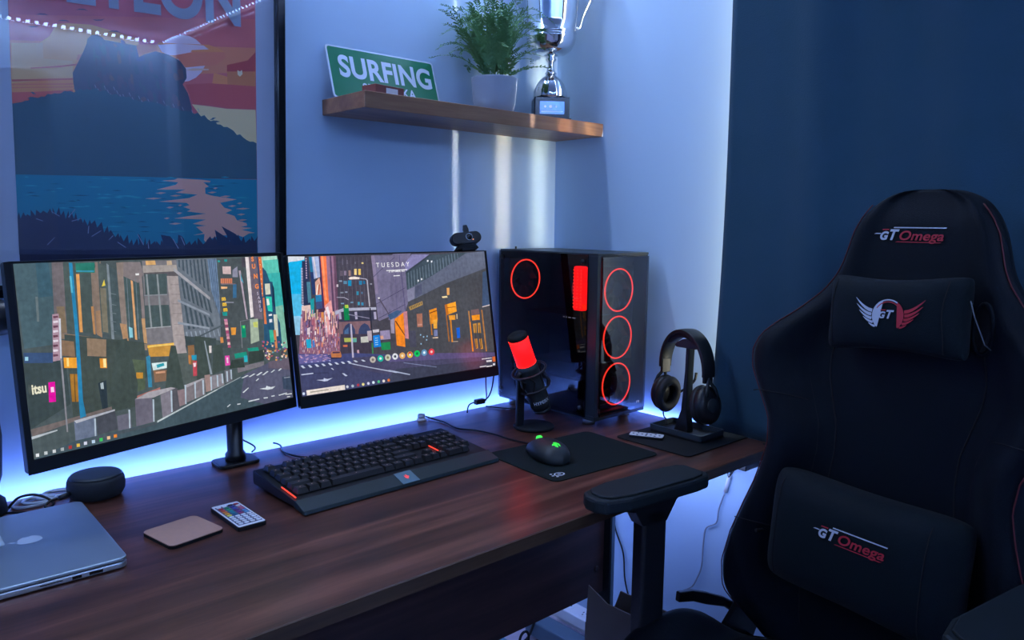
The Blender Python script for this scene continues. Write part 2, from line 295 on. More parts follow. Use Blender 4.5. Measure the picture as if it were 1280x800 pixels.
# flat pictures: rows of red, green, blue, then the x, y corners of one patch of colour in tenths of a millimetre
ART_L = [(78,90,92,145,3262,5190,3221,5270,228,100,234),(75,99,108,145,3262,705,3262,657,1962,159,1953),(63,95,110,467,3262,656,3262,669,2726,452,2717),
(109,124,128,407,2733,442,2730,423,2344,388,2348),(113,106,110,705,3262,888,3262,818,2071,635,2093),(133,116,95,699,2558,827,2547,817,2122,725,2133),
(76,90,88,877,3245,1074,3238,1024,2098,824,2180),(76,90,88,1119,3070,1314,3060,1243,2072,1062,2094),
(228,162,94,1063,3053,1115,3051,1067,2103,1019,2109),(135,119,108,1307,3061,1489,3252,1415,2052,1244,2052),
(192,140,92,1246,2510,1289,2506,1269,2039,1238,2053),(160,128,100,1312,2424,1408,2436,1376,1976,1293,2037),
(138,123,116,1386,3235,1436,3234,1440,2814,1410,2816),(82,95,94,1435,3224,1581,3168,1550,2006,1375,2057),
(125,120,104,1429,2805,1528,2788,1486,2044,1398,2074),(230,208,80,1457,2823,1515,2940,1524,2839),(127,139,148,1582,3208,1619,3176,1575,1911,1530,1937),
(75,90,94,1617,3156,1748,3079,1714,1976,1580,2013),(111,125,132,1603,2702,1692,2679,1693,2667,1606,2690),
(111,125,132,1583,2521,1672,2497,1673,2485,1586,2509),(111,125,132,1567,2380,1656,2356,1657,2343,1570,2368),
(111,125,132,1551,2240,1640,2214,1641,2202,1554,2227),(111,125,132,1533,2079,1622,2053,1623,2040,1536,2067),
(140,127,120,1752,3211,1890,3216,1823,1859,1722,1913),(176,138,104,1700,2183,1813,2150,1823,1859,1730,1891),
(133,124,126,1879,3217,2182,3205,2225,2994,2108,2843,1852,2976),(74,92,93,1852,2976,2114,2836,2066,1860,1818,1912),
(113,128,138,1903,2948,1912,2940,1860,1896,1845,1898),(113,128,138,2064,2940,2074,2931,2021,1876,2006,1878),
(220,164,114,1973,2903,2010,2884,1978,1860,1940,1876),(143,208,224,1851,2105,1913,2077,1905,1911,1845,1919),
(139,128,129,2132,2998,2185,2996,2155,1774,2091,1800),(192,152,112,2094,2225,2160,2219,2155,1774,2094,1793),
(140,122,104,716,2134,1564,1912,1554,1822,715,2038),(152,131,110,1740,1880,2154,1764,2142,1659,1766,1732),
(240,240,240,2072,3012,2138,3009,2134,2977,2073,2977),(61,74,75,125,1847,748,1666,747,978,113,704),
(69,80,76,772,2102,2098,1803,2091,1210,1543,724,765,687),(150,128,106,1119,2001,1437,1937,1405,1650,1098,1707),
(138,112,88,629,2042,907,1969,905,1721,638,1786),(60,84,124,141,1894,570,1834,552,1677,135,1734),(159,212,236,157,1829,202,1823,196,1762,150,1769),
(244,166,52,719,1737,928,1706,910,1537,712,1569),(255,224,138,765,1725,799,1720,789,1581,756,1586),
(232,152,48,1290,1641,1407,1624,1399,1460,1284,1479),(255,232,160,1346,1626,1396,1618,1385,1475,1340,1482),
(168,118,44,789,1459,906,1440,875,990,772,1010),(90,74,42,852,1449,864,1447,833,998,819,1001),(84,98,78,1814,1552,2081,1486,2026,990,1801,953),
(200,144,56,1895,1304,2017,1284,2005,1180,1883,1200),(47,60,68,1219,1238,1361,1263,1338,784,1244,778),
(184,200,208,1256,1226,1307,1235,1307,1121,1258,1130),(116,106,104,113,704,1413,805,2305,943,2326,853,765,687,124,589),
(168,112,106,1819,892,2308,972,2302,915,1843,845),(184,192,200,113,592,502,616,500,597,113,548),(178,148,164,625,2438,723,2441,678,1703,555,1696),
(112,72,88,634,2411,707,2410,711,2378,634,2373),(232,220,232,625,2336,699,2335,702,2302,626,2298),(112,72,88,617,2260,690,2259,694,2226,618,2222),
(232,220,232,609,2185,682,2183,686,2151,609,2147),(112,72,88,600,2110,673,2107,677,2075,601,2071),(232,220,232,592,2034,665,2032,669,1999,593,1996),
(112,72,88,584,1959,657,1956,660,1923,584,1921),(232,220,232,575,1884,648,1880,652,1848,576,1845),(112,72,88,567,1808,640,1805,643,1772,568,1770),
(208,212,224,714,2365,745,2362,693,1726,668,1730),(140,140,148,668,1730,697,1726,660,540,636,546),
(44,134,180,967,3239,1023,3236,999,2049,947,1005,969,735,870,717,878,1018,942,2056),(86,180,208,956,3027,987,3025,982,2754,951,2756),
(44,124,108,1073,3228,1385,3226,1371,3057,1066,3082),(63,152,184,1069,3108,1361,3094,1358,3074,1069,3090),
(224,16,160,447,1382,548,1377,530,1060,425,1068),(255,208,240,474,1301,522,1297,521,1216,470,1220),
(126,124,130,2214,3225,2910,3214,3027,1639,2151,1739),(168,160,156,2220,3141,2868,3128,2884,2982,2217,2987),
(96,92,96,2220,3015,2887,3011,2877,2924,2227,2945),(226,178,116,2281,3223,2462,3220,2469,3145,2280,3146),
(200,176,148,2686,3208,2781,3209,2788,3132,2685,3129),(76,92,94,2232,2990,2668,2978,2626,2613,2213,2622),
(76,92,94,2171,2446,2640,2417,2637,2036,2149,2054),(143,151,156,2259,2988,2290,2987,2277,2044,2243,2043),
(143,151,156,2458,2978,2490,2977,2477,2021,2442,2021),(146,152,160,2192,2628,2631,2613,2629,2595,2190,2611),
(168,172,178,2149,2054,2637,2036,2635,2021,2152,2036),(168,158,158,2658,2936,2925,2921,2885,1598,2658,1629),
(138,128,132,2715,2780,2951,2766,2949,2755,2714,2770),(138,128,132,2712,2607,2943,2590,2942,2579,2711,2596),
(138,128,132,2710,2433,2936,2413,2935,2402,2709,2422),(138,128,132,2707,2258,2929,2237,2928,2226,2706,2247),
(138,128,132,2704,2062,2921,2038,2919,2027,2703,2051),(138,128,132,2701,1865,2912,1839,2911,1828,2700,1854),
(108,118,130,2876,3230,3726,3223,3704,1861,3678,1631,2886,1820),(70,82,92,3128,3206,3136,3206,3577,2563,3576,2561),
(72,86,98,2916,3215,2950,3214,2941,3064,2906,3094),(72,86,98,2992,3214,3026,3213,3019,2998,2984,3028),
(72,86,98,3067,3213,3102,3213,3098,2931,3062,2961),(72,86,98,3144,3212,3179,3212,3178,2864,3142,2894),
(72,86,98,3221,3211,3256,3211,3259,2796,3222,2827),(72,86,98,3299,3210,3334,3210,3341,2727,3304,2758),
(72,86,98,3378,3209,3413,3209,3423,2657,3386,2689),(72,86,98,3457,3209,3493,3208,3506,2587,3469,2619),
(85,98,110,3527,3208,3545,3209,3557,2416,3544,2451),(85,98,110,3572,3210,3591,3210,3589,2327,3576,2363),
(85,98,110,3618,3211,3637,3212,3622,2238,3609,2274),(85,98,110,3664,3213,3683,3213,3654,2149,3641,2185),
(85,98,110,3711,3214,3729,3215,3687,2059,3674,2095),(70,84,94,2932,2887,2972,2854,2996,2485,2954,2510),
(70,84,94,3013,2820,3054,2786,3081,2436,3038,2461),(70,84,94,3095,2751,3136,2717,3166,2386,3123,2411),
(70,84,94,3178,2682,3220,2647,3252,2336,3209,2361),(70,84,94,3262,2612,3304,2577,3339,2285,3296,2311),
(70,84,94,3347,2542,3389,2506,3428,2234,3383,2260),(70,84,94,3432,2470,3475,2434,3517,2182,3472,2208),
(70,84,94,2944,2392,2990,2366,3021,1931,2973,1932),(70,84,94,3037,2340,3084,2313,3119,1930,3070,1931),
(70,84,94,3131,2286,3179,2260,3218,1929,3168,1930),(70,84,94,3226,2233,3274,2206,3318,1928,3268,1928),
(70,84,94,3323,2178,3371,2151,3419,1927,3368,1927),(70,84,94,3420,2123,3470,2095,3521,1926,3470,1926),
(140,152,168,2918,1893,2946,1892,2963,1756,2935,1757),(140,152,168,3011,1889,3039,1888,3057,1752,3029,1753),
(140,152,168,3104,1886,3133,1885,3151,1748,3123,1749),(140,152,168,3199,1883,3228,1882,3246,1743,3218,1745),
(140,152,168,3295,1879,3324,1878,3343,1739,3314,1740),(140,152,168,3392,1876,3422,1875,3441,1735,3411,1736),
(140,152,168,3491,1872,3520,1871,3540,1730,3510,1732),(140,152,168,3590,1868,3620,1867,3640,1726,3609,1727),
(142,152,166,2885,2996,3500,2480,3495,2442,2880,2953),(142,152,166,2829,2503,3464,2172,3460,2134,2824,2459),
(142,152,166,2783,2097,3435,1919,3431,1881,2778,2054),(164,164,172,2810,3080,3509,2484,3497,2430,2803,3015),
(112,136,168,3526,3207,3725,3212,3699,2048,3547,2591),(74,92,116,3560,3207,3576,3208,3591,2393,3579,2440),
(74,92,116,3599,3210,3615,3211,3622,2275,3610,2322),(74,92,116,3639,3212,3655,3213,3653,2156,3641,2204),
(74,92,116,3679,3215,3696,3216,3684,2037,3672,2085),(66,78,80,2886,1820,3551,1694,3530,1511,2898,1597),
(75,83,86,3777,3199,4331,3191,4342,1982,4044,1442,3636,1497),(207,182,182,3842,3058,4033,3049,4021,2898,3839,2914),
(140,140,160,4067,2978,4186,3043,4176,2831,4050,2838),(208,128,96,3778,2829,4039,2815,4028,2717,3767,2733),
(112,56,48,3815,2823,3823,2822,3812,2730,3804,2731),(112,56,48,3861,2820,3869,2820,3858,2727,3850,2728),
(112,56,48,3907,2817,3915,2817,3905,2724,3896,2725),(112,56,48,3953,2815,3962,2814,3951,2721,3943,2722),
(112,56,48,4000,2812,4008,2812,3998,2719,3989,2719),(240,184,132,3765,2673,3911,2659,3901,2624,3765,2626),
(124,108,112,3777,2732,4106,2712,4104,2693,3775,2709),(60,108,148,4043,2697,4127,2696,4096,2434,4012,2429),
(140,144,160,3818,2374,4023,2357,4020,2334,3815,2351),(32,148,144,3741,2183,3849,2173,3846,2098,3746,2108),
(48,160,160,3748,3177,3801,3175,3803,3140,3749,3142),(32,144,144,3898,3190,3966,3188,3961,3146,3898,3148),
(184,168,184,4208,2959,4253,2957,4313,1985,4279,1988),(88,160,184,4243,2922,4292,2729,4303,2700,4241,2756),
(74,70,80,4300,3216,4391,3213,4397,3010,4290,3027),(238,228,230,4392,3220,4473,3218,4463,2018,4386,2006),
(110,100,114,4473,3218,4699,3210,4682,1947,4466,1969),(58,74,108,4670,3211,4759,3208,4740,2138,4660,2097),
(230,122,66,4708,3210,4789,3212,4771,2406,4717,2405),(255,216,160,4733,3166,4751,3165,4751,3141,4733,3141),
(255,216,160,4731,3068,4749,3068,4749,3043,4731,3044),(255,216,160,4728,2971,4746,2970,4746,2946,4729,2947),
(255,216,160,4726,2874,4744,2873,4744,2848,4726,2849),(255,216,160,4724,2776,4742,2775,4742,2751,4724,2752),
(255,216,160,4722,2679,4739,2678,4740,2653,4722,2654),(255,216,160,4719,2581,4737,2580,4737,2555,4719,2557),
(255,216,160,4717,2483,4735,2482,4735,2458,4717,2459),(168,220,200,4783,3213,5191,3219,5204,2924,4794,2992),
(92,196,180,4811,3138,5205,3149,5220,2246,4836,2696),(60,180,176,4855,2867,5223,2873,5244,2042,4911,2023),
(128,188,168,4990,2165,5230,2194,5252,1280,5016,1311),(42,84,114,4794,2992,4876,2915,4944,2702,5013,2686,5028,2012,5108,1828,5109,1299,4650,1361),
(220,220,200,4810,2661,4939,2660,4934,2438,4806,2438),(48,204,180,4807,2398,4953,2387,4942,2075,4828,2105),
(232,240,232,4814,2353,4872,2354,4888,2224,4817,2218),(28,52,80,5001,2661,5036,2560,5025,2062,4964,2267),
(204,208,192,4957,2019,5053,2010,5038,1560,4950,1558),(232,232,240,4835,2031,4919,2035,4920,1998,4834,1994),
(224,224,232,4839,1931,4912,1929,4911,1862,4837,1862),(56,184,152,4813,1711,4911,1700,4922,1449,4814,1450),
(216,120,72,4724,2385,4769,2381,4767,1840,4707,1846),(208,128,80,4920,1699,4981,1692,4985,1315,4923,1324),
(108,112,120,4119,1969,4365,1980,4363,1965,4137,1955),(124,128,136,4125,1968,4144,1966,4128,1431,4106,1434),
(16,140,108,4137,1879,4243,1877,4232,1633,4129,1632),(96,208,96,4173,1868,4225,1867,4219,1815,4173,1818),
(168,184,164,4364,1975,4556,1972,4542,1522,4331,1486),(200,208,112,4430,1912,4549,1912,4535,1792,4434,1815),
(232,156,64,3897,1863,4021,1854,3991,1710,3896,1717),(200,128,160,3758,2042,3834,2038,3839,1986,3768,1989),
(224,160,176,3762,1985,3836,1982,3841,1930,3770,1933),(144,72,104,3767,1929,3838,1926,3843,1874,3772,1877),
(240,192,192,3771,1872,3839,1869,3844,1817,3773,1821),(176,80,120,3776,1816,3841,1813,3846,1761,3775,1764),
(200,128,160,3780,1759,3843,1756,3848,1704,3777,1708),(224,160,176,3784,1702,3845,1700,3850,1647,3779,1651),
(144,72,104,3789,1645,3846,1643,3851,1591,3780,1595),(240,192,192,3793,1589,3848,1586,3853,1534,3782,1538),
(176,80,120,3798,1532,3850,1530,3855,1477,3784,1482),(216,144,80,3633,1707,3699,1699,3701,1593,3636,1595),
(80,92,100,3144,1778,3728,1952,3739,1922,3151,1748),(200,148,68,2153,1753,2660,1716,2618,1488,2159,1540),
(244,188,76,2147,1740,2657,1728,2656,1695,2145,1698),(248,208,112,2181,1736,2659,1709,2656,1687,2178,1708),
(60,136,172,2100,1548,2177,1566,2155,999,2084,1012),(216,236,236,2191,1421,2482,1406,2469,1292,2206,1291),
(48,160,176,2277,1380,2418,1394,2428,1342,2286,1321),(140,108,84,2206,1291,2466,1263,2443,1064,2212,1075),
(216,160,128,2248,1255,2432,1247,2428,1211,2245,1227),(168,158,160,2663,1672,2880,1658,2896,1508,2702,1520),
(86,96,94,2702,1520,3314,1464,3249,895,2741,865),(140,104,72,2927,1637,3060,1635,3036,1278,2920,1281),
(67,79,75,1633,1904,1790,1912,1847,1529,1901,1101,1829,721,1402,712,1393,1122,1519,1510),
(67,79,75,2592,1681,2686,1669,2728,1325,2773,859,2390,870,2469,1292),(67,79,75,3095,1795,3413,1726,3355,1061,3050,959,3045,1352),
(67,79,75,3465,1566,3662,1571,3677,1071,3386,1025),(40,144,176,2985,1450,3092,1440,3081,1346,2987,1360),
(192,76,88,2997,1336,3085,1334,3058,1056,2978,1058),(240,208,216,3000,1302,3068,1299,3052,1227,3009,1226),
(192,128,72,2918,1460,2967,1453,2955,1298,2911,1305),(140,152,164,3278,1682,3298,1679,3386,1025,3339,1032),
(216,208,208,3370,1579,3427,1571,3412,1435,3365,1437),(124,120,128,3955,1074,4609,1095,4599,1006,3961,962),
(112,112,122,3658,1058,3821,1048,3815,828,3656,808),(140,136,144,3227,1005,3616,1010,3626,782,3220,717),
(128,122,128,2788,923,3206,978,3189,676,2793,602),(156,132,128,3213,1038,3334,1033,3334,726,3211,718),
(111,108,124,1815,850,2124,833,2120,390,1791,378),(128,124,136,2292,830,2487,896,2505,497,2289,397),(86,86,94,2520,905,2631,899,2666,493,2505,497),
(140,122,128,2626,856,2773,859,2773,576,2641,558),(104,104,120,1469,629,1711,634,1703,370,1465,341),(74,78,88,1127,675,1446,730,1466,410,1121,380),
(108,120,144,764,681,1114,678,1105,357,755,374),(180,184,196,766,700,1448,750,1445,723,799,653),
(168,164,172,1815,850,2075,928,2507,936,2599,905,2152,814),(168,164,172,2763,920,3156,987,3223,975,2840,876),
(180,196,212,1682,695,1711,689,1681,361,1659,366),(180,196,212,2134,789,2165,783,2129,388,2105,394),(180,196,212,2493,880,2526,874,2490,486,2465,491),
(180,196,212,2781,932,2815,926,2783,574,2757,579),(180,196,212,2981,941,3016,935,2990,638,2964,643),(180,196,212,3152,957,3188,951,3165,681,3139,686),
(180,196,212,3329,988,3365,982,3344,724,3317,729),(180,196,212,3471,995,3508,989,3492,775,3464,780),
(180,196,212,3580,1008,3617,1002,3605,817,3576,822),(180,196,212,3692,1037,3729,1031,3715,829,3687,834),
(180,196,212,3785,1053,3823,1047,3811,860,3782,865),(180,196,212,1087,670,1114,664,1085,348,1065,353),
(68,86,95,100,234,743,377,2163,374,2738,553,3717,782,4106,906,4821,1072,5244,1076,5270,228),
(88,90,114,4106,906,4821,1072,5244,1076,5270,228,4519,229,3960,468),(106,96,112,4718,1070,5244,1076,5258,819,4703,940),
(184,196,200,2181,391,3459,734,3465,713,2177,359),(152,164,172,3459,734,4007,875,4005,859,3456,715),
(74,84,92,1092,360,2163,367,2174,335,323,261,144,244),(208,216,224,4023,848,4171,883,4198,867,4064,836),
(208,216,224,4195,843,4332,888,4368,875,4237,831),(208,216,224,4376,842,4510,889,4548,875,4422,830),(208,216,224,4524,825,4661,884,4699,871,4571,815),
(208,216,224,4748,845,4837,886,4866,871,4778,833),(208,216,224,4936,850,5013,888,5043,873,4975,839),(208,216,224,4018,561,4165,635,4178,619,4045,546),
(208,216,224,3631,351,3704,388,3722,375,3652,342),(208,216,224,4358,738,4428,775,4444,760,4381,726),(208,216,224,4140,369,4405,367,4402,343,4137,345),
(208,216,224,4427,559,4592,554,4611,588,4713,544,4837,540,4754,500,4632,502),(208,216,224,4510,366,4615,356,4618,331,4516,340),
(208,216,224,4708,363,4794,362,4792,337,4711,343),(208,216,224,4893,348,5117,357,5121,336,4906,326),(208,216,224,3868,362,3952,358,3941,336,3874,342),
(224,160,96,4731,1474,4770,1469,4769,1449,4727,1441),(244,224,208,4577,1318,4629,1311,4612,1272,4573,1286),
(244,224,208,4702,1306,4754,1299,4738,1257,4699,1273),(232,176,160,4709,1144,4762,1136,4744,1096,4705,1112),
(244,224,208,5085,1392,5118,1388,5121,1341,5081,1359),(244,224,208,5158,1117,5183,1113,5196,1074,5155,1083),
(200,88,104,4987,1279,5018,1275,5026,1248,4984,1246),(128,96,160,5149,1130,5206,1122,5189,1107,5145,1097),
(244,224,208,4738,1234,4793,1227,4775,1196,4735,1202),(224,160,96,4820,1265,4858,1260,4857,1235,4816,1232),
(232,176,160,4714,1201,4736,1198,4750,1159,4710,1168),(224,160,96,4739,1302,4787,1295,4777,1275,4735,1269),
(200,88,104,5009,1453,5056,1447,5047,1417,5005,1420),(128,96,160,4683,1348,4716,1344,4719,1309,4679,1316),
(232,176,160,5156,1420,5207,1414,5196,1389,5153,1387),(232,176,160,4914,1146,4948,1142,4952,1118,4910,1114),
(96,160,176,4873,1480,4897,1477,4909,1426,4870,1447),(244,224,208,4736,1246,4757,1243,4773,1215,4732,1214),
(224,160,96,5165,1145,5223,1137,5202,1094,5161,1112),(128,96,160,5012,1448,5041,1444,5050,1411,5009,1415),
(200,88,104,4656,1373,4690,1369,4694,1352,4653,1341),(80,60,76,4610,1463,4661,1456,4644,1410,4606,1431),
(200,88,104,4926,1314,4964,1309,4965,1285,4923,1281),(200,88,104,4624,1506,4667,1501,4658,1454,4620,1474),
(128,96,160,4944,1269,4975,1265,4979,1214,4940,1236),(80,60,76,4641,1317,4701,1309,4677,1274,4637,1285),
(224,160,96,4704,1438,4741,1433,4742,1415,4700,1406),(224,160,96,4840,1402,4894,1395,4877,1364,4836,1369),
(200,88,104,4598,1431,4638,1426,4633,1385,4594,1399),(244,224,208,4837,1397,4859,1394,4872,1345,4833,1364),
(224,160,96,4897,1097,4957,1089,4934,1053,4893,1065),(232,176,160,5106,1177,5148,1171,5146,1152,5102,1144),
(200,88,104,4680,1176,4714,1171,4716,1132,4677,1143),(80,60,76,5063,1214,5102,1208,5102,1184,5059,1180),
(244,224,208,5057,1150,5117,1142,5093,1096,5053,1117),(96,160,176,4592,1150,4638,1143,4629,1127,4588,1118),
(244,224,208,5152,1410,5201,1404,5192,1386,5148,1377),(128,96,160,4664,1272,4703,1267,4701,1237,4660,1240),
(200,88,104,4796,1189,4853,1181,4834,1166,4792,1156),(80,60,76,5138,1417,5191,1410,5176,1382,5134,1383),
(200,88,104,4725,1494,4751,1491,4761,1453,4721,1462),(80,60,76,5079,1244,5120,1238,5117,1204,5075,1211),
(128,96,160,4604,1517,4629,1514,4640,1478,4601,1485),(232,176,160,4713,1210,4748,1205,4749,1163,4710,1178),
(80,60,76,4915,1487,4950,1483,4954,1463,4912,1454),(200,88,104,5176,1275,5231,1267,5215,1242,5172,1241),
(224,160,96,4712,1324,4736,1321,4750,1299,4708,1292),(128,96,160,4937,1134,4999,1125,4975,1098,4934,1101),
(96,160,176,5016,1300,5073,1292,5054,1271,5012,1267),(224,160,96,4739,1182,4764,1178,4775,1142,4735,1149),
(96,160,176,4813,1440,4839,1436,4850,1402,4809,1407),(232,176,160,4775,1294,4824,1287,4813,1272,4771,1261),
(224,160,96,4758,1295,4810,1288,4794,1253,4754,1262),(224,160,96,4894,1286,4949,1278,4932,1252,4890,1253),
(96,160,176,5026,1080,5047,1077,5066,1056,5022,1047),(224,160,96,5138,1243,5192,1236,5176,1202,5134,1210),
(224,160,96,5159,1255,5206,1249,5197,1218,5155,1222),(244,224,208,4642,1222,4701,1213,4678,1189,4638,1189),
(96,160,176,4831,1261,4885,1253,4870,1233,4828,1228),(128,96,160,5142,1312,5197,1305,5180,1267,5138,1279),
(56,68,63,4251,1330,4607,1337,4627,1117,4224,1092),(56,68,63,3843,1233,4094,1220,4132,1046,3770,1079),
(32,148,127,3911,1346,4201,1349,4207,1252,3928,1249),(32,148,127,4232,1412,4495,1401,4510,1326,4253,1346),
(48,184,200,4129,1275,4215,1270,4206,1143,4129,1148),(236,80,180,3695,1337,3798,1329,3796,1141,3689,1144),
(255,216,240,3726,1298,3767,1296,3760,1187,3727,1189),(60,74,96,5029,703,5253,691,5266,381,5032,449),(144,152,168,5075,683,5235,674,5233,656,5073,666),
(240,244,248,140,318,187,314,184,264,137,268),(200,208,212,264,321,311,316,308,266,261,271),(216,220,224,390,318,438,314,435,263,387,268),
(168,176,180,512,319,561,314,557,263,509,268),(176,56,56,636,322,686,317,683,266,633,270),(232,192,80,762,324,813,319,810,267,759,272),
(216,220,240,879,328,930,324,927,271,875,276),(184,208,232,1008,324,1061,319,1058,266,1005,271),(64,200,96,1135,326,1188,321,1185,268,1132,272),
(224,184,144,1263,328,1318,323,1314,269,1260,274),(232,136,48,1379,331,1434,326,1431,272,1376,277),(232,236,240,5072,333,5157,324,5154,306,5069,315),
(232,236,240,5157,326,5242,317,5240,298,5155,308),(232,236,240,5108,276,5193,266,5191,248,5106,257),]
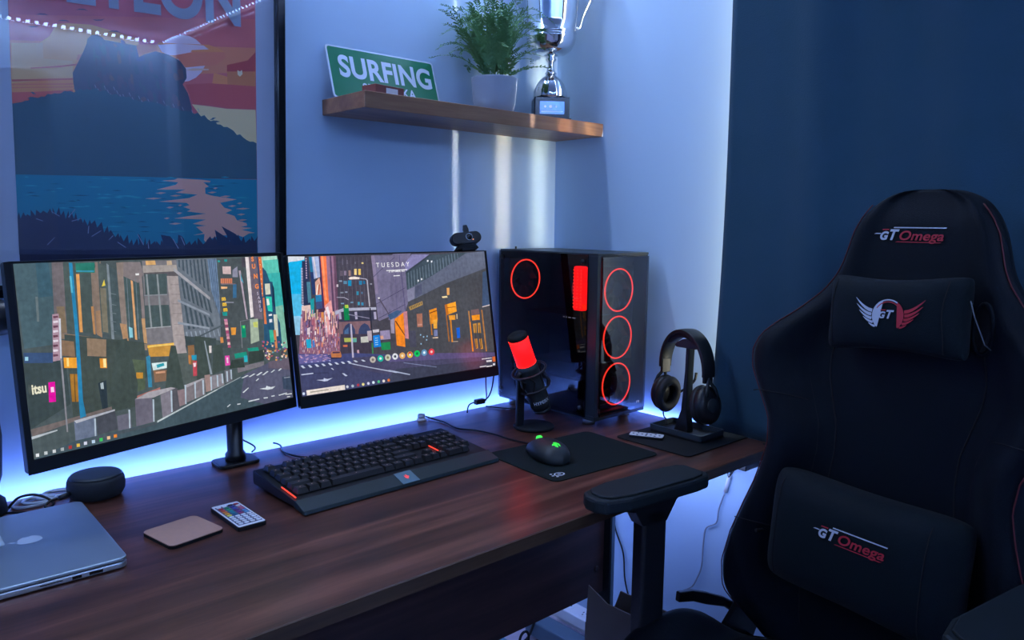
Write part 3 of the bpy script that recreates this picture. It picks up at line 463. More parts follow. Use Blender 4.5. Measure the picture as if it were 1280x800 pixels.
ART_R = [(73,70,80,79,3232,5488,3243,5515,262,60,273),(16,180,236,74,3230,456,3221,332,2121,195,1620,60,1633),
(220,226,234,74,3230,456,3221,436,3151,249,3125,111,3116,68,3092),(80,188,232,69,2436,296,2423,244,1957,60,1971),
(144,200,232,60,1971,233,1958,187,1557,60,1570),(42,52,86,383,3126,527,3127,497,2196,337,2164,266,2211),
(208,200,220,343,2977,384,2976,382,2959,341,2960),(208,200,220,340,2943,381,2942,379,2925,338,2926),(208,200,220,337,2909,378,2908,376,2890,335,2892),
(208,200,220,334,2875,375,2873,374,2856,332,2858),(208,200,220,331,2841,373,2839,371,2822,329,2824),(208,200,220,328,2807,370,2805,368,2788,326,2790),
(208,200,220,325,2773,367,2771,365,2754,323,2755),(208,200,220,322,2738,364,2737,362,2720,320,2721),(208,200,220,319,2704,361,2702,359,2685,317,2687),
(208,200,220,316,2670,358,2668,356,2651,315,2653),(208,200,220,314,2636,355,2634,353,2617,312,2619),(208,200,220,311,2602,352,2600,350,2583,309,2585),
(208,200,220,308,2568,349,2566,347,2549,306,2551),(208,200,220,305,2534,346,2532,344,2515,303,2517),(208,200,220,302,2500,343,2498,341,2481,300,2483),
(208,200,220,299,2466,340,2464,338,2447,297,2449),(208,200,220,296,2432,337,2429,336,2412,294,2415),(208,200,220,293,2398,335,2395,333,2378,291,2381),
(208,200,220,290,2364,332,2361,330,2344,288,2347),(208,200,220,287,2330,329,2327,327,2310,285,2313),(208,200,220,284,2296,326,2293,324,2276,283,2279),
(208,200,220,282,2262,323,2259,321,2242,280,2245),(208,200,220,279,2228,320,2225,318,2208,277,2211),(208,200,220,276,2194,317,2191,315,2174,274,2177),
(192,168,200,469,3188,497,3188,496,3158,468,3158),(192,168,200,465,3137,493,3136,492,3106,464,3107),(192,168,200,461,3085,489,3085,488,3054,460,3055),
(192,168,200,457,3034,485,3033,484,3003,456,3004),(192,168,200,453,2982,481,2981,480,2951,452,2952),(192,168,200,449,2931,477,2930,476,2900,448,2901),
(192,168,200,445,2879,473,2878,472,2848,444,2849),(192,168,200,441,2828,469,2827,468,2797,440,2798),(192,168,200,437,2777,465,2775,464,2745,436,2746),
(80,136,160,441,2673,527,2669,509,2239,425,2223),(36,120,164,551,3212,619,3211,624,2730,553,2733),(40,60,112,551,2884,641,2881,622,2405,549,2387),
(168,184,224,619,3211,799,3220,771,2767,624,2730),(216,208,224,643,3210,678,3210,709,2748,668,2745),(234,176,156,640,2664,751,2757,787,2385,626,2379),
(255,240,224,680,2597,718,2617,656,2392,627,2387),(192,96,72,715,2596,754,2615,704,2390,675,2385),(40,128,180,615,2379,787,2387,783,2243,610,2232),
(64,80,128,610,2232,788,2243,775,2048,605,2049),(80,48,88,787,3220,828,3219,830,2022,746,2028),(248,122,72,828,3219,967,3216,968,2166,799,2068),
(255,152,104,852,3219,895,3218,881,2259,836,2240),(152,112,138,967,3216,1189,3220,1140,2376,1105,1759,918,1730,926,2432),
(92,68,96,1053,3214,1089,3214,1033,1985,984,1989),(108,76,100,1139,3217,1201,3216,1141,2066,1075,2026),
(232,200,192,268,2169,471,2177,464,1531,192,1556),(232,160,160,806,2133,978,2253,995,1768,1011,1480,746,1505),
(244,232,240,825,2088,890,2127,947,1772,893,1732),(32,160,168,484,2294,577,2321,518,1807,453,1812),(216,224,128,468,1983,538,1978,543,1610,485,1615),
(224,144,80,600,2006,767,2004,755,1787,586,1779),(80,48,72,621,2080,813,2089,803,2002,612,2005),(240,168,104,627,1928,674,1924,666,1751,619,1755),
(140,96,120,216,1916,523,1849,499,1636,787,1654,770,1503,1114,1515,1061,1056,97,1162),(152,88,120,508,1945,537,1947,531,1894,503,1896),
(184,104,120,259,1558,285,1560,279,1503,253,1506),(200,136,152,616,2014,630,2017,614,1884,601,1885),(216,168,176,640,1174,655,1177,649,1129,635,1130),
(200,136,152,710,1694,743,1696,738,1655,706,1657),(152,88,120,311,1707,332,1709,316,1574,296,1575),(184,152,200,954,1882,981,1885,960,1700,933,1702),
(216,192,200,248,1437,266,1440,255,1348,239,1350),(216,192,200,801,1657,818,1660,802,1520,786,1521),(184,104,120,532,1850,546,1853,522,1640,508,1642),
(216,128,104,694,1573,721,1574,705,1429,678,1431),(184,152,200,775,1999,801,2002,793,1927,767,1928),(108,80,120,320,1640,329,1644,313,1503,304,1504),
(184,152,200,650,1324,671,1327,665,1275,645,1277),(216,128,104,706,1519,724,1522,706,1371,689,1373),(232,188,160,588,1450,597,1453,584,1341,576,1342),
(232,188,160,680,1425,696,1427,683,1316,668,1318),(216,192,200,445,1202,456,1205,450,1154,439,1155),(80,60,88,209,1388,218,1392,213,1348,204,1349),
(216,128,104,1012,1572,1025,1575,1014,1477,1001,1479),(80,60,88,945,1266,967,1268,962,1224,941,1227),
(184,104,120,1057,1387,1072,1390,1066,1338,1051,1340),(116,112,168,368,1879,385,1882,368,1736,352,1738),
(116,112,168,368,1832,382,1835,365,1683,352,1684),(116,112,168,640,1169,656,1172,651,1128,636,1130),(200,136,152,744,1362,759,1365,746,1249,731,1250),
(216,192,200,787,1531,804,1534,794,1447,777,1449),(244,228,234,799,2008,813,2011,803,1926,790,1927),(152,88,120,271,1540,281,1543,269,1439,260,1439),
(116,112,168,289,1761,298,1765,275,1560,266,1561),(216,192,200,503,1486,530,1488,518,1383,492,1386),(216,192,200,256,1308,278,1310,272,1255,251,1257),
(216,192,200,498,1952,530,1954,507,1750,476,1752),(152,88,120,968,1900,979,1903,950,1647,939,1648),(216,128,104,484,1435,509,1437,496,1323,472,1326),
(184,152,200,1029,1214,1047,1217,1043,1179,1025,1181),(152,88,120,1020,1707,1036,1711,1019,1566,1004,1567),
(200,136,152,506,1876,537,1878,508,1619,477,1622),(120,72,96,384,1870,405,1873,380,1656,360,1658),(216,128,104,661,1738,671,1741,667,1702,657,1703),
(108,80,120,637,1894,664,1896,651,1781,625,1783),(120,72,96,976,1099,996,1101,992,1071,973,1073),(116,112,168,278,1662,294,1665,281,1553,266,1554),
(184,104,120,943,1594,967,1597,948,1428,924,1430),(120,72,96,978,1939,1000,1942,977,1741,955,1742),(108,80,120,644,1908,676,1910,663,1797,632,1800),
(184,104,120,1015,1353,1031,1356,1018,1248,1003,1250),(216,192,200,870,1899,885,1902,877,1830,863,1831),
(232,188,160,949,1916,983,1918,953,1655,919,1658),(108,80,120,1070,1897,1097,1900,1092,1857,1065,1859),
(80,60,88,1046,1420,1064,1423,1047,1274,1029,1276),(120,72,96,1111,1856,1147,1858,1142,1814,1107,1817),(80,60,88,471,1862,497,1865,486,1769,461,1772),
(232,188,160,984,1996,1018,1998,990,1753,956,1756),(152,88,120,661,1213,673,1216,664,1137,652,1138),(108,80,120,337,1957,361,1959,335,1727,311,1729),
(216,192,200,399,2092,434,2094,425,2018,391,2021),(152,88,120,779,1954,792,1957,770,1764,757,1765),(120,72,96,649,1329,657,1333,649,1258,640,1259),
(216,168,176,402,2055,416,2059,400,1920,387,1921),(152,88,120,821,1189,834,1192,828,1135,815,1136),(108,80,120,758,1879,777,1882,759,1729,741,1731),
(216,128,104,562,1188,578,1191,570,1123,554,1125),(80,60,88,974,1192,983,1195,978,1146,969,1147),(184,104,120,298,1686,308,1690,300,1617,290,1618),
(136,96,128,393,1810,406,1813,383,1613,371,1615),(216,192,200,774,1718,790,1721,783,1660,768,1662),(232,188,160,330,1203,342,1206,337,1164,326,1165),
(184,152,200,971,1900,994,1902,976,1746,953,1748),(184,152,200,574,1744,585,1747,573,1640,562,1641),(116,112,168,685,1654,694,1658,684,1567,675,1568),
(120,72,96,397,1188,404,1191,397,1126,390,1127),(108,80,120,1108,1944,1127,1947,1122,1900,1103,1902),(232,188,160,318,1389,339,1392,326,1283,306,1285),
(116,112,168,948,1807,962,1811,934,1564,920,1566),(244,228,234,643,1766,660,1769,637,1568,620,1570),(108,80,120,608,2012,646,2013,626,1832,588,1835),
(184,104,120,403,1520,415,1524,408,1462,397,1463),(216,128,104,605,1758,628,1760,602,1536,580,1538),(244,228,234,790,2027,823,2029,794,1777,761,1780),
(152,88,120,450,1920,485,1922,465,1744,430,1746),(184,152,200,889,1782,912,1784,904,1709,881,1711),(152,88,120,852,1106,858,1110,857,1098,851,1098),
(184,104,120,709,1893,733,1895,704,1645,681,1647),(80,60,88,757,1447,777,1449,766,1354,746,1356),(120,72,96,1083,1749,1099,1752,1089,1666,1074,1668),
(184,152,200,910,1378,930,1380,922,1310,903,1312),(216,128,104,1035,1239,1042,1243,1034,1171,1027,1171),
(152,88,120,615,2028,646,2030,631,1906,601,1909),(216,192,200,808,1796,825,1799,813,1698,797,1700),(184,152,200,372,1843,383,1847,369,1731,360,1732),
(216,128,104,1059,1518,1073,1522,1052,1341,1038,1342),(216,128,104,410,1922,430,1924,424,1869,405,1870),
(216,128,104,664,1885,688,1888,684,1849,660,1851),(216,128,104,959,1917,987,1920,972,1792,944,1794),(108,80,120,482,1869,508,1871,490,1715,465,1717),
(108,80,120,280,1264,298,1267,291,1209,274,1210),(232,188,160,421,1162,429,1166,423,1117,416,1118),(80,60,88,278,1328,296,1331,289,1268,271,1270),
(152,88,120,808,1286,817,1290,810,1223,801,1224),(108,80,120,657,1301,664,1305,655,1223,648,1224),(216,168,176,969,1395,990,1397,984,1346,964,1348),
(216,192,200,208,1511,233,1513,225,1440,200,1443),(216,192,200,668,1477,689,1479,675,1362,655,1364),(152,88,120,422,1662,432,1665,410,1471,401,1472),
(108,80,120,263,1611,287,1613,275,1510,252,1513),(136,96,128,275,1854,303,1856,294,1775,266,1778),(232,188,160,770,1628,798,1630,793,1586,765,1589),
(116,112,168,487,2045,517,2047,507,1966,478,1968),(116,112,168,341,1860,369,1862,358,1758,329,1760),(184,104,120,304,1648,323,1651,301,1458,283,1459),
(216,192,200,785,1420,798,1423,788,1335,775,1336),(216,128,104,570,1353,594,1355,585,1279,561,1282),
(200,136,152,1020,1144,1027,1148,1022,1105,1016,1106),(120,72,96,582,1136,601,1138,597,1107,579,1109),
(184,152,200,294,2018,326,2020,315,1925,283,1927),(136,96,128,268,1334,283,1336,272,1240,257,1241),(244,228,234,508,1615,536,1617,525,1523,498,1525),
(244,228,234,189,1649,208,1652,199,1574,181,1575),(184,152,200,567,1726,579,1729,568,1632,556,1633),(136,96,128,821,1259,829,1263,818,1165,810,1166),
(80,60,88,171,1419,182,1422,179,1395,168,1396),(216,128,104,1079,1476,1095,1479,1084,1389,1069,1391),(232,188,160,978,1784,990,1787,968,1603,957,1604),
(120,72,96,1057,1808,1075,1811,1057,1655,1040,1657),(108,80,120,847,1308,862,1311,859,1290,845,1291),(136,96,128,703,1200,723,1202,717,1150,697,1152),
(244,228,234,210,1233,222,1236,216,1184,205,1186),(244,228,234,784,1794,795,1797,768,1558,757,1559),(136,96,128,344,1708,360,1711,351,1633,336,1634),
(152,88,120,1094,1794,1123,1796,1110,1690,1083,1692),(152,88,120,824,1951,854,1953,848,1898,819,1901),
(108,80,120,1002,1572,1016,1575,995,1392,981,1393),(184,152,200,623,1947,639,1950,633,1892,617,1893),(120,72,96,699,1769,719,1772,695,1567,676,1568),
(152,88,120,957,1332,971,1335,964,1269,950,1271),(116,112,168,394,1840,423,1842,407,1697,378,1699),
(200,136,152,1101,1924,1128,1927,1106,1743,1081,1745),(232,188,160,994,1964,1032,1966,1017,1840,980,1843),
(216,168,176,531,1180,549,1182,542,1118,525,1120),(116,112,168,305,1702,331,1704,311,1526,285,1529),(152,88,120,666,2007,705,2009,676,1760,638,1764),
(244,228,234,902,1122,912,1126,910,1107,901,1108),(136,96,128,269,1191,276,1194,270,1138,263,1139),(216,168,176,734,1339,749,1342,740,1265,726,1267),
(136,96,128,226,1990,252,1992,247,1947,221,1949),(136,96,128,493,1968,511,1971,490,1790,473,1792),(120,72,96,914,1964,935,1967,905,1713,885,1714),
(216,128,104,558,1872,584,1874,580,1835,554,1837),(120,72,96,1111,1775,1130,1778,1104,1553,1085,1554),(136,96,128,636,1855,652,1858,623,1603,607,1605),
(232,188,160,814,2013,831,2017,804,1777,787,1778),(120,72,96,583,1838,611,1840,583,1595,556,1598),(80,60,88,602,1418,622,1421,615,1355,595,1357),
(120,72,96,328,1349,347,1352,339,1286,321,1288),(216,192,200,658,1886,689,1888,680,1807,649,1809),(216,192,200,352,1381,364,1385,351,1266,339,1268),
(216,168,176,686,1218,700,1221,690,1140,677,1141),(116,112,168,1081,1906,1104,1909,1094,1821,1072,1823),
(136,96,128,357,2049,370,2053,356,1928,343,1929),(184,152,200,955,1348,981,1350,966,1224,941,1227),(216,128,104,337,1485,354,1487,345,1404,328,1406),
(244,228,234,792,1705,811,1707,799,1609,781,1611),(184,104,120,325,2027,339,2030,324,1899,311,1900),(216,128,104,656,1353,670,1356,659,1255,645,1256),
(184,152,200,931,1641,942,1644,928,1525,918,1526),(216,192,200,673,1650,689,1653,670,1490,654,1491),(216,168,176,221,1722,249,1724,229,1551,202,1554),
(120,72,96,521,1646,548,1648,543,1608,517,1610),(116,112,168,811,1203,823,1206,819,1171,807,1173),(216,128,104,198,1410,217,1412,203,1294,185,1296),
(184,104,120,162,1405,185,1407,175,1322,153,1324),(108,80,120,234,1887,257,1890,228,1640,207,1642),(216,192,200,554,1846,575,1849,558,1700,537,1702),
(108,80,120,314,1346,333,1348,322,1253,304,1255),(108,80,120,346,1876,378,1878,362,1738,331,1741),(120,72,96,934,1982,951,1985,927,1775,910,1776),
(244,228,234,530,1469,547,1472,536,1377,520,1379),(184,104,120,1028,1195,1051,1197,1047,1161,1025,1163),
(244,228,234,377,1699,408,1701,384,1491,353,1494),(136,96,128,400,1701,423,1704,406,1548,383,1550),(216,128,104,634,1341,655,1343,643,1244,624,1246),
(120,72,96,437,1556,453,1559,437,1422,422,1424),(116,112,168,608,1904,625,1907,614,1806,597,1807),(152,88,120,397,2034,415,2037,405,1945,387,1947),
(184,104,120,356,1336,373,1338,361,1229,344,1231),(184,152,200,150,1287,159,1290,154,1242,145,1243),(200,136,152,242,1831,255,1834,246,1759,234,1760),
(216,192,200,658,1189,669,1192,661,1122,650,1123),(232,188,160,693,1334,711,1336,709,1316,691,1318),(244,228,234,703,1481,716,1484,707,1409,695,1410),
(120,72,96,172,1175,178,1179,173,1133,167,1134),(116,112,168,882,1272,896,1275,890,1224,876,1225),(184,104,120,492,1896,524,1898,506,1737,475,1740),
(152,88,120,515,1332,533,1334,529,1301,511,1303),(216,128,104,301,1948,330,1950,315,1822,287,1824),(184,152,200,791,1667,801,1670,782,1499,772,1500),
(232,188,160,604,2064,638,2066,613,1847,579,1849),(244,228,234,334,1414,345,1417,343,1396,333,1397),(216,192,200,526,1307,539,1310,528,1213,515,1214),
(108,80,120,919,1934,932,1937,924,1867,912,1868),(152,88,120,1051,1964,1081,1966,1067,1843,1037,1845),
(184,104,120,352,1771,365,1774,358,1706,345,1707),(120,72,96,282,1642,307,1644,286,1455,261,1457),(184,152,200,415,1303,422,1306,412,1211,405,1212),
(116,112,168,188,1243,199,1246,191,1174,180,1175),(116,112,168,758,1216,774,1218,765,1140,749,1141),(120,72,96,506,1285,526,1287,522,1255,503,1257),
(244,228,234,176,1232,184,1236,180,1200,173,1201),(152,88,120,379,1412,402,1414,399,1389,376,1392),(80,60,88,924,1410,945,1412,937,1348,917,1350),
(80,60,88,714,1547,736,1549,727,1475,706,1477),(152,88,120,484,1853,504,1856,490,1736,471,1738),(120,72,96,625,2057,655,2060,638,1911,609,1914),
(108,80,120,568,1495,593,1497,577,1357,553,1359),(184,104,120,647,1976,662,1979,647,1844,633,1845),(244,228,234,905,1574,929,1576,925,1540,901,1543),
(216,168,176,233,1419,253,1421,245,1345,225,1347),(216,168,176,816,1206,832,1209,824,1136,808,1138),(120,72,96,901,1099,917,1102,911,1050,896,1052),
(108,80,120,260,1273,271,1276,262,1201,252,1202),(184,152,200,300,1360,322,1362,319,1338,297,1340),(200,136,152,756,1829,775,1832,755,1655,737,1657),
(116,112,168,616,1838,652,1840,635,1694,600,1697),(244,228,234,416,1616,431,1619,428,1585,413,1586),(80,60,88,528,1482,541,1485,533,1417,520,1418),
(232,188,160,303,1363,312,1367,304,1296,296,1297),(136,96,128,906,1128,918,1131,913,1089,901,1090),(80,60,88,1024,1951,1065,1952,1044,1769,1003,1772),
(244,228,234,860,1706,879,1708,867,1602,848,1603),(136,96,128,475,1365,490,1368,486,1331,471,1332),
(200,136,152,1073,1761,1097,1763,1085,1659,1062,1661),(216,168,176,689,1440,703,1444,700,1420,687,1422),
(184,152,200,402,1820,428,1822,414,1697,389,1699),(216,168,176,1033,1923,1051,1926,1029,1738,1012,1740),
(152,88,120,226,1575,240,1578,228,1475,215,1476),(116,112,168,374,1546,393,1549,387,1494,368,1496),(136,96,128,968,1903,979,1906,953,1684,942,1685),
(108,80,120,359,2008,388,2010,362,1778,333,1780),(200,136,152,390,1329,412,1331,410,1309,388,1311),(152,88,120,702,1739,727,1741,713,1617,688,1620),
(152,88,120,870,1823,904,1825,899,1777,865,1780),(184,104,120,240,1932,255,1935,228,1696,214,1697),(120,72,96,191,1594,218,1596,213,1548,186,1550),
(116,112,168,630,1466,651,1469,642,1390,622,1392),(136,96,128,359,1806,376,1809,371,1764,354,1766),(136,96,128,864,1374,872,1378,858,1258,851,1258),
(184,104,120,1054,1972,1086,1974,1077,1896,1046,1898),(136,96,128,400,1487,410,1490,394,1350,385,1351),
(232,188,160,1063,1794,1075,1797,1053,1615,1042,1616),(232,188,160,540,1336,556,1339,551,1294,536,1296),
(244,228,234,979,1190,987,1193,981,1140,973,1141),(136,96,128,443,1869,472,1871,444,1622,415,1624),(80,60,88,1045,1864,1066,1867,1046,1691,1025,1692),
(152,88,120,989,1444,1011,1446,997,1330,976,1332),(80,60,88,565,1285,583,1287,572,1197,555,1199),(80,60,88,1078,1821,1113,1823,1087,1603,1053,1606),
(216,168,176,787,1994,825,1995,817,1925,779,1928),(136,96,128,271,1520,281,1523,264,1366,253,1367),(136,96,128,259,2066,290,2068,270,1890,239,1892),
(120,72,96,292,2059,328,2061,305,1853,269,1856),(200,136,152,884,1272,906,1274,904,1250,882,1252),(120,72,96,839,1380,854,1383,848,1333,834,1334),
(232,188,160,332,2068,368,2069,344,1851,308,1853),(244,228,234,236,1402,253,1404,245,1334,228,1336),(80,60,88,244,1395,254,1398,248,1346,239,1347),
(108,80,120,431,1761,463,1763,458,1720,427,1722),(200,136,152,530,1782,563,1783,547,1643,514,1646),(152,88,120,413,1389,433,1392,431,1368,410,1371),
(120,72,96,895,1726,923,1729,906,1584,879,1586),(80,60,88,789,1273,805,1276,800,1233,784,1235),(216,168,176,218,1919,248,1921,219,1666,190,1669),
(216,192,200,536,1995,567,1997,541,1774,511,1776),(244,228,234,663,1162,677,1165,671,1119,659,1120),(184,104,120,466,1887,494,1889,477,1740,449,1743),
(152,88,120,1003,1311,1019,1313,1004,1190,989,1191),(80,60,88,877,1457,892,1460,883,1380,868,1382),(184,152,200,961,1336,976,1338,966,1247,951,1249),
(80,60,88,391,1847,424,1849,408,1702,375,1704),(116,112,168,1059,1437,1086,1439,1081,1397,1054,1400),(184,152,200,834,1341,852,1343,846,1286,827,1288),
(184,152,200,609,1253,623,1256,616,1196,603,1198),(244,228,234,341,1686,367,1688,352,1554,326,1556),(216,128,104,465,1482,486,1484,476,1394,455,1396),
(244,228,234,429,1428,452,1430,448,1391,425,1393),(120,72,96,1041,1349,1060,1352,1053,1290,1034,1292),
(184,104,120,508,1908,545,1910,522,1708,486,1711),(244,228,234,313,1482,324,1485,320,1443,309,1444),(232,188,160,873,1356,888,1359,883,1316,868,1317),
(216,168,176,1031,1779,1065,1781,1049,1641,1016,1644),(232,188,160,507,1337,526,1340,518,1272,500,1274),
(216,168,176,497,2068,517,2071,493,1867,475,1869),(136,96,128,804,1195,817,1198,811,1143,798,1144),(108,80,120,725,1262,743,1265,734,1193,717,1195),
(184,104,120,749,1511,762,1515,756,1462,743,1463),(80,60,88,608,1783,633,1785,627,1729,602,1731),(200,136,152,409,1716,435,1719,428,1657,403,1660),
(232,188,160,565,1651,588,1653,576,1551,554,1553),(216,168,176,735,1236,756,1238,751,1196,731,1198),(152,88,120,530,1621,560,1623,556,1587,527,1590),
(184,152,200,354,1423,378,1425,373,1381,349,1384),(152,88,120,266,1565,285,1567,270,1436,252,1438),(136,96,128,169,1370,182,1373,176,1322,164,1323),
(108,80,120,1073,1845,1103,1847,1088,1718,1059,1721),(216,128,104,1001,1347,1020,1350,1009,1256,991,1258),
(80,60,88,438,1714,447,1718,434,1607,425,1608),(216,128,104,727,1426,746,1429,741,1392,723,1394),(108,80,120,801,1164,815,1167,812,1140,798,1141),
(184,104,120,1057,1601,1070,1604,1047,1408,1035,1409),(120,72,96,897,1449,915,1452,903,1351,886,1352),(108,80,120,956,1915,986,1917,960,1689,930,1691),
(244,228,234,922,1607,938,1610,923,1483,908,1485),(136,96,128,888,1609,915,1611,907,1540,881,1543),(216,168,176,544,1844,565,1847,556,1768,536,1770),
(184,152,200,875,1292,889,1295,879,1214,866,1215),(184,152,200,618,1672,642,1674,625,1522,601,1524),(116,112,168,340,1814,359,1817,353,1764,335,1765),
(232,188,160,970,1297,980,1301,968,1198,959,1199),(216,128,104,687,1447,699,1450,695,1418,684,1419),(108,80,120,448,1996,463,1999,453,1910,438,1911),
(152,88,120,555,1338,566,1341,559,1283,549,1284),(232,188,160,291,1265,307,1267,298,1195,284,1197),(216,192,200,992,1523,1015,1525,1006,1451,984,1453),
(184,104,120,801,1557,826,1560,815,1461,790,1464),(216,192,200,705,1821,721,1824,713,1756,697,1758),(120,72,96,683,1613,712,1614,695,1465,666,1468),
(200,136,152,623,1565,650,1567,647,1539,620,1541),(216,192,200,447,1433,464,1436,457,1379,441,1380),(232,188,160,525,1689,557,1690,552,1645,521,1648),
(136,96,128,488,1476,496,1480,493,1450,485,1451),(32,168,208,279,1452,396,1451,386,1259,282,1266),(72,120,192,427,1416,475,1422,469,1272,422,1266),
(74,69,82,1201,3220,2098,3207,2104,2368,2102,1793,1107,1770),(92,88,104,1260,3192,1270,3192,1203,2062,1188,2063),
(92,88,104,1360,3190,1370,3189,1302,2055,1287,2056),(92,88,104,1460,3187,1470,3187,1402,2048,1387,2049),
(92,88,104,1562,3185,1572,3185,1503,2041,1488,2042),(92,88,104,1664,3183,1674,3183,1605,2034,1590,2035),
(92,88,104,1767,3180,1777,3180,1708,2027,1692,2028),(92,88,104,1871,3178,1881,3178,1811,2020,1795,2021),
(92,88,104,1975,3176,1986,3175,1915,2013,1900,2014),(108,96,112,1261,2881,1331,2880,1320,2767,1251,2770),
(136,120,144,1361,2877,1421,2877,1412,2775,1352,2777),(160,128,120,1475,2884,1531,2885,1519,2759,1463,2761),
(248,216,144,1624,2913,1689,2913,1675,2776,1611,2778),(244,204,104,1729,2909,1794,2910,1781,2772,1716,2774),
(232,208,136,1830,3054,1882,3055,1880,3018,1828,3020),(144,160,184,1212,2672,1286,2671,1285,2637,1211,2641),
(96,144,176,1322,2656,1408,2654,1402,2585,1317,2589),(24,144,192,1436,2662,1523,2660,1510,2535,1425,2539),
(48,136,184,1715,2638,1793,2637,1785,2549,1708,2553),(32,112,160,1819,2634,1876,2633,1871,2563,1813,2566),
(136,144,160,1219,2416,1294,2414,1293,2381,1218,2385),(144,152,176,1332,2421,1395,2420,1394,2386,1331,2390),
(48,136,168,1623,2405,1680,2405,1673,2321,1616,2325),(80,112,144,1738,2388,1784,2388,1781,2340,1735,2343),
(128,160,192,1203,2173,1278,2170,1277,2141,1203,2146),(112,144,176,1444,2184,1515,2182,1513,2148,1443,2153),
(64,152,184,1626,2168,1678,2167,1671,2093,1620,2096),(56,136,176,1717,2151,1774,2150,1768,2080,1712,2084),
(216,200,208,1140,2586,1184,2586,1180,2529,1136,2531),(160,160,176,1995,2569,2048,2568,2047,2539,1995,2541),
(104,100,116,1342,3146,1372,3147,1359,3011,1329,3012),(104,100,116,1452,3120,1483,3122,1475,3030,1444,3031),
(112,112,128,1650,3070,1687,3071,1684,3024,1648,3025),(180,180,204,1035,2003,1252,2054,2089,2019,2090,1960,1269,1990,1037,1914),
(60,60,80,1168,1976,2080,1944,2059,1705,1142,1756),(176,168,200,1119,1979,1181,1979,1179,1815,1119,1815),
(176,168,200,1518,1950,1582,1950,1580,1784,1519,1784),(176,168,200,2010,1915,2076,1915,2074,1745,2010,1745),
(132,100,108,1105,1759,1933,1719,1915,1351,1067,1431),(58,68,104,1160,1422,1188,1575,1257,1669,1350,1712,1433,1665,1485,1560,1480,1392),
(58,68,104,1549,1385,1577,1540,1648,1636,1744,1680,1830,1632,1883,1525,1878,1354),(76,108,152,1202,1418,1218,1550,1328,1629,1302,1409),
(76,72,84,1933,1719,2080,1726,2047,1338,1915,1351),(68,60,76,1112,1493,1897,1421,1872,990,1061,1056),
(176,184,88,1187,1397,1501,1372,1496,1287,1189,1304),(96,168,160,1398,1366,1499,1361,1495,1278,1398,1279),
(200,200,192,1610,1380,1813,1379,1802,1243,1602,1249),(216,112,80,1145,1246,1257,1239,1252,1195,1147,1202),
(200,160,176,1481,1095,1533,1099,1531,1022,1480,1021),(244,228,220,1455,2713,1509,2737,1611,2740,1738,2717,1728,2678,1477,2682),
(176,172,192,1737,2710,1916,2680,1943,2640,1931,2624,1893,2662,1735,2692),(180,176,192,1913,2652,1944,2651,1940,2046,1908,2041),
(168,164,184,1108,2311,1305,2295,1399,2238,1398,2223,1298,2278,1111,2294),(44,44,56,1915,2013,1947,2011,1920,1282,1876,1286),
(16,136,80,1251,2092,1384,2105,1376,1782,1245,1783),(184,208,72,1290,2123,1375,2121,1377,2050,1292,2051),
(140,136,164,1362,1917,1888,1787,1886,1769,1364,1894),(122,116,148,2098,3207,3021,3200,2877,2492,2866,1948,2455,1789,2144,1698,2107,1724,2104,2368),
(116,110,142,2687,3232,3210,3233,3017,2795,2956,1752,2603,1647,2389,1701),(136,132,180,2995,2986,3230,3210,3749,3199,3017,2795),
(140,128,160,2097,3196,2191,3199,2192,2317,2107,2322),(76,70,104,2107,2724,2734,3159,2732,3144,2105,2708),
(76,70,104,2098,2092,2924,2419,2923,2404,2096,2077),(76,70,104,2125,1768,2906,2040,2904,2026,2124,1752),
(88,82,122,2861,3198,2879,3198,2891,1896,2871,1897),(104,96,136,2722,3201,2732,3201,2664,1912,2652,1913),
(66,80,92,3003,2799,3739,3184,4963,3223,4589,3048,3812,2692,2989,2371),(108,124,140,3065,2775,3084,2783,3064,2399,3043,2392),
(108,124,140,3151,2802,3170,2810,3152,2436,3130,2428),(108,124,140,3238,2829,3257,2837,3241,2472,3219,2465),
(108,124,140,3326,2857,3345,2865,3329,2509,3307,2502),(108,124,140,3414,2884,3433,2892,3419,2547,3397,2539),
(108,124,140,3502,2912,3522,2920,3509,2584,3487,2576),(108,124,140,3592,2940,3612,2948,3600,2622,3577,2614),
(108,124,140,3681,2968,3701,2976,3691,2660,3668,2652),(108,124,140,3772,2996,3792,3004,3783,2698,3760,2690),
(108,124,140,3863,3024,3883,3033,3875,2736,3852,2728),(108,124,140,3955,3053,3975,3061,3969,2775,3946,2767),
(108,124,140,4047,3082,4067,3090,4062,2814,4039,2806),(108,124,140,4140,3111,4160,3119,4157,2853,4133,2845),
(108,124,140,4233,3140,4254,3149,4252,2893,4228,2885),(108,124,140,4327,3169,4348,3178,4348,2933,4324,2924),
(108,124,140,4422,3199,4443,3208,4444,2973,4420,2964),(108,124,140,4514,3204,4535,3208,4541,3013,4517,3005),
(108,124,140,4606,3202,4627,3206,4639,3054,4615,3045),(58,68,80,3003,2799,3739,3184,3821,3187,3024,2755),
(232,232,240,3321,2592,3364,2595,3358,2549,3316,2549),(232,232,240,3426,2625,3469,2627,3463,2582,3421,2581),
(232,232,240,3661,3061,3705,3064,3699,3018,3655,3017),(232,232,240,3775,3042,3819,3045,3813,2999,3770,2998),
(98,104,126,2989,2371,3812,2692,4902,3206,5515,3241,5515,2813,4172,2473,2986,2078),(132,132,160,2987,2360,3217,2430,3182,2156,2979,2087),
(86,90,116,3230,2434,3436,2489,3410,2247,3205,2172),(92,94,116,4172,2473,5515,2813,5515,2720,4170,2455),
(75,76,82,2986,2078,4172,2473,5515,2802,5515,653,3717,670,2672,747,2888,1875),(66,88,122,5390,2701,5508,2732,5515,1828,5256,1822),
(216,200,200,5256,1822,5515,1856,5515,1833,5259,1799),(232,168,96,4171,2354,4256,2356,4242,2182,4162,2175),
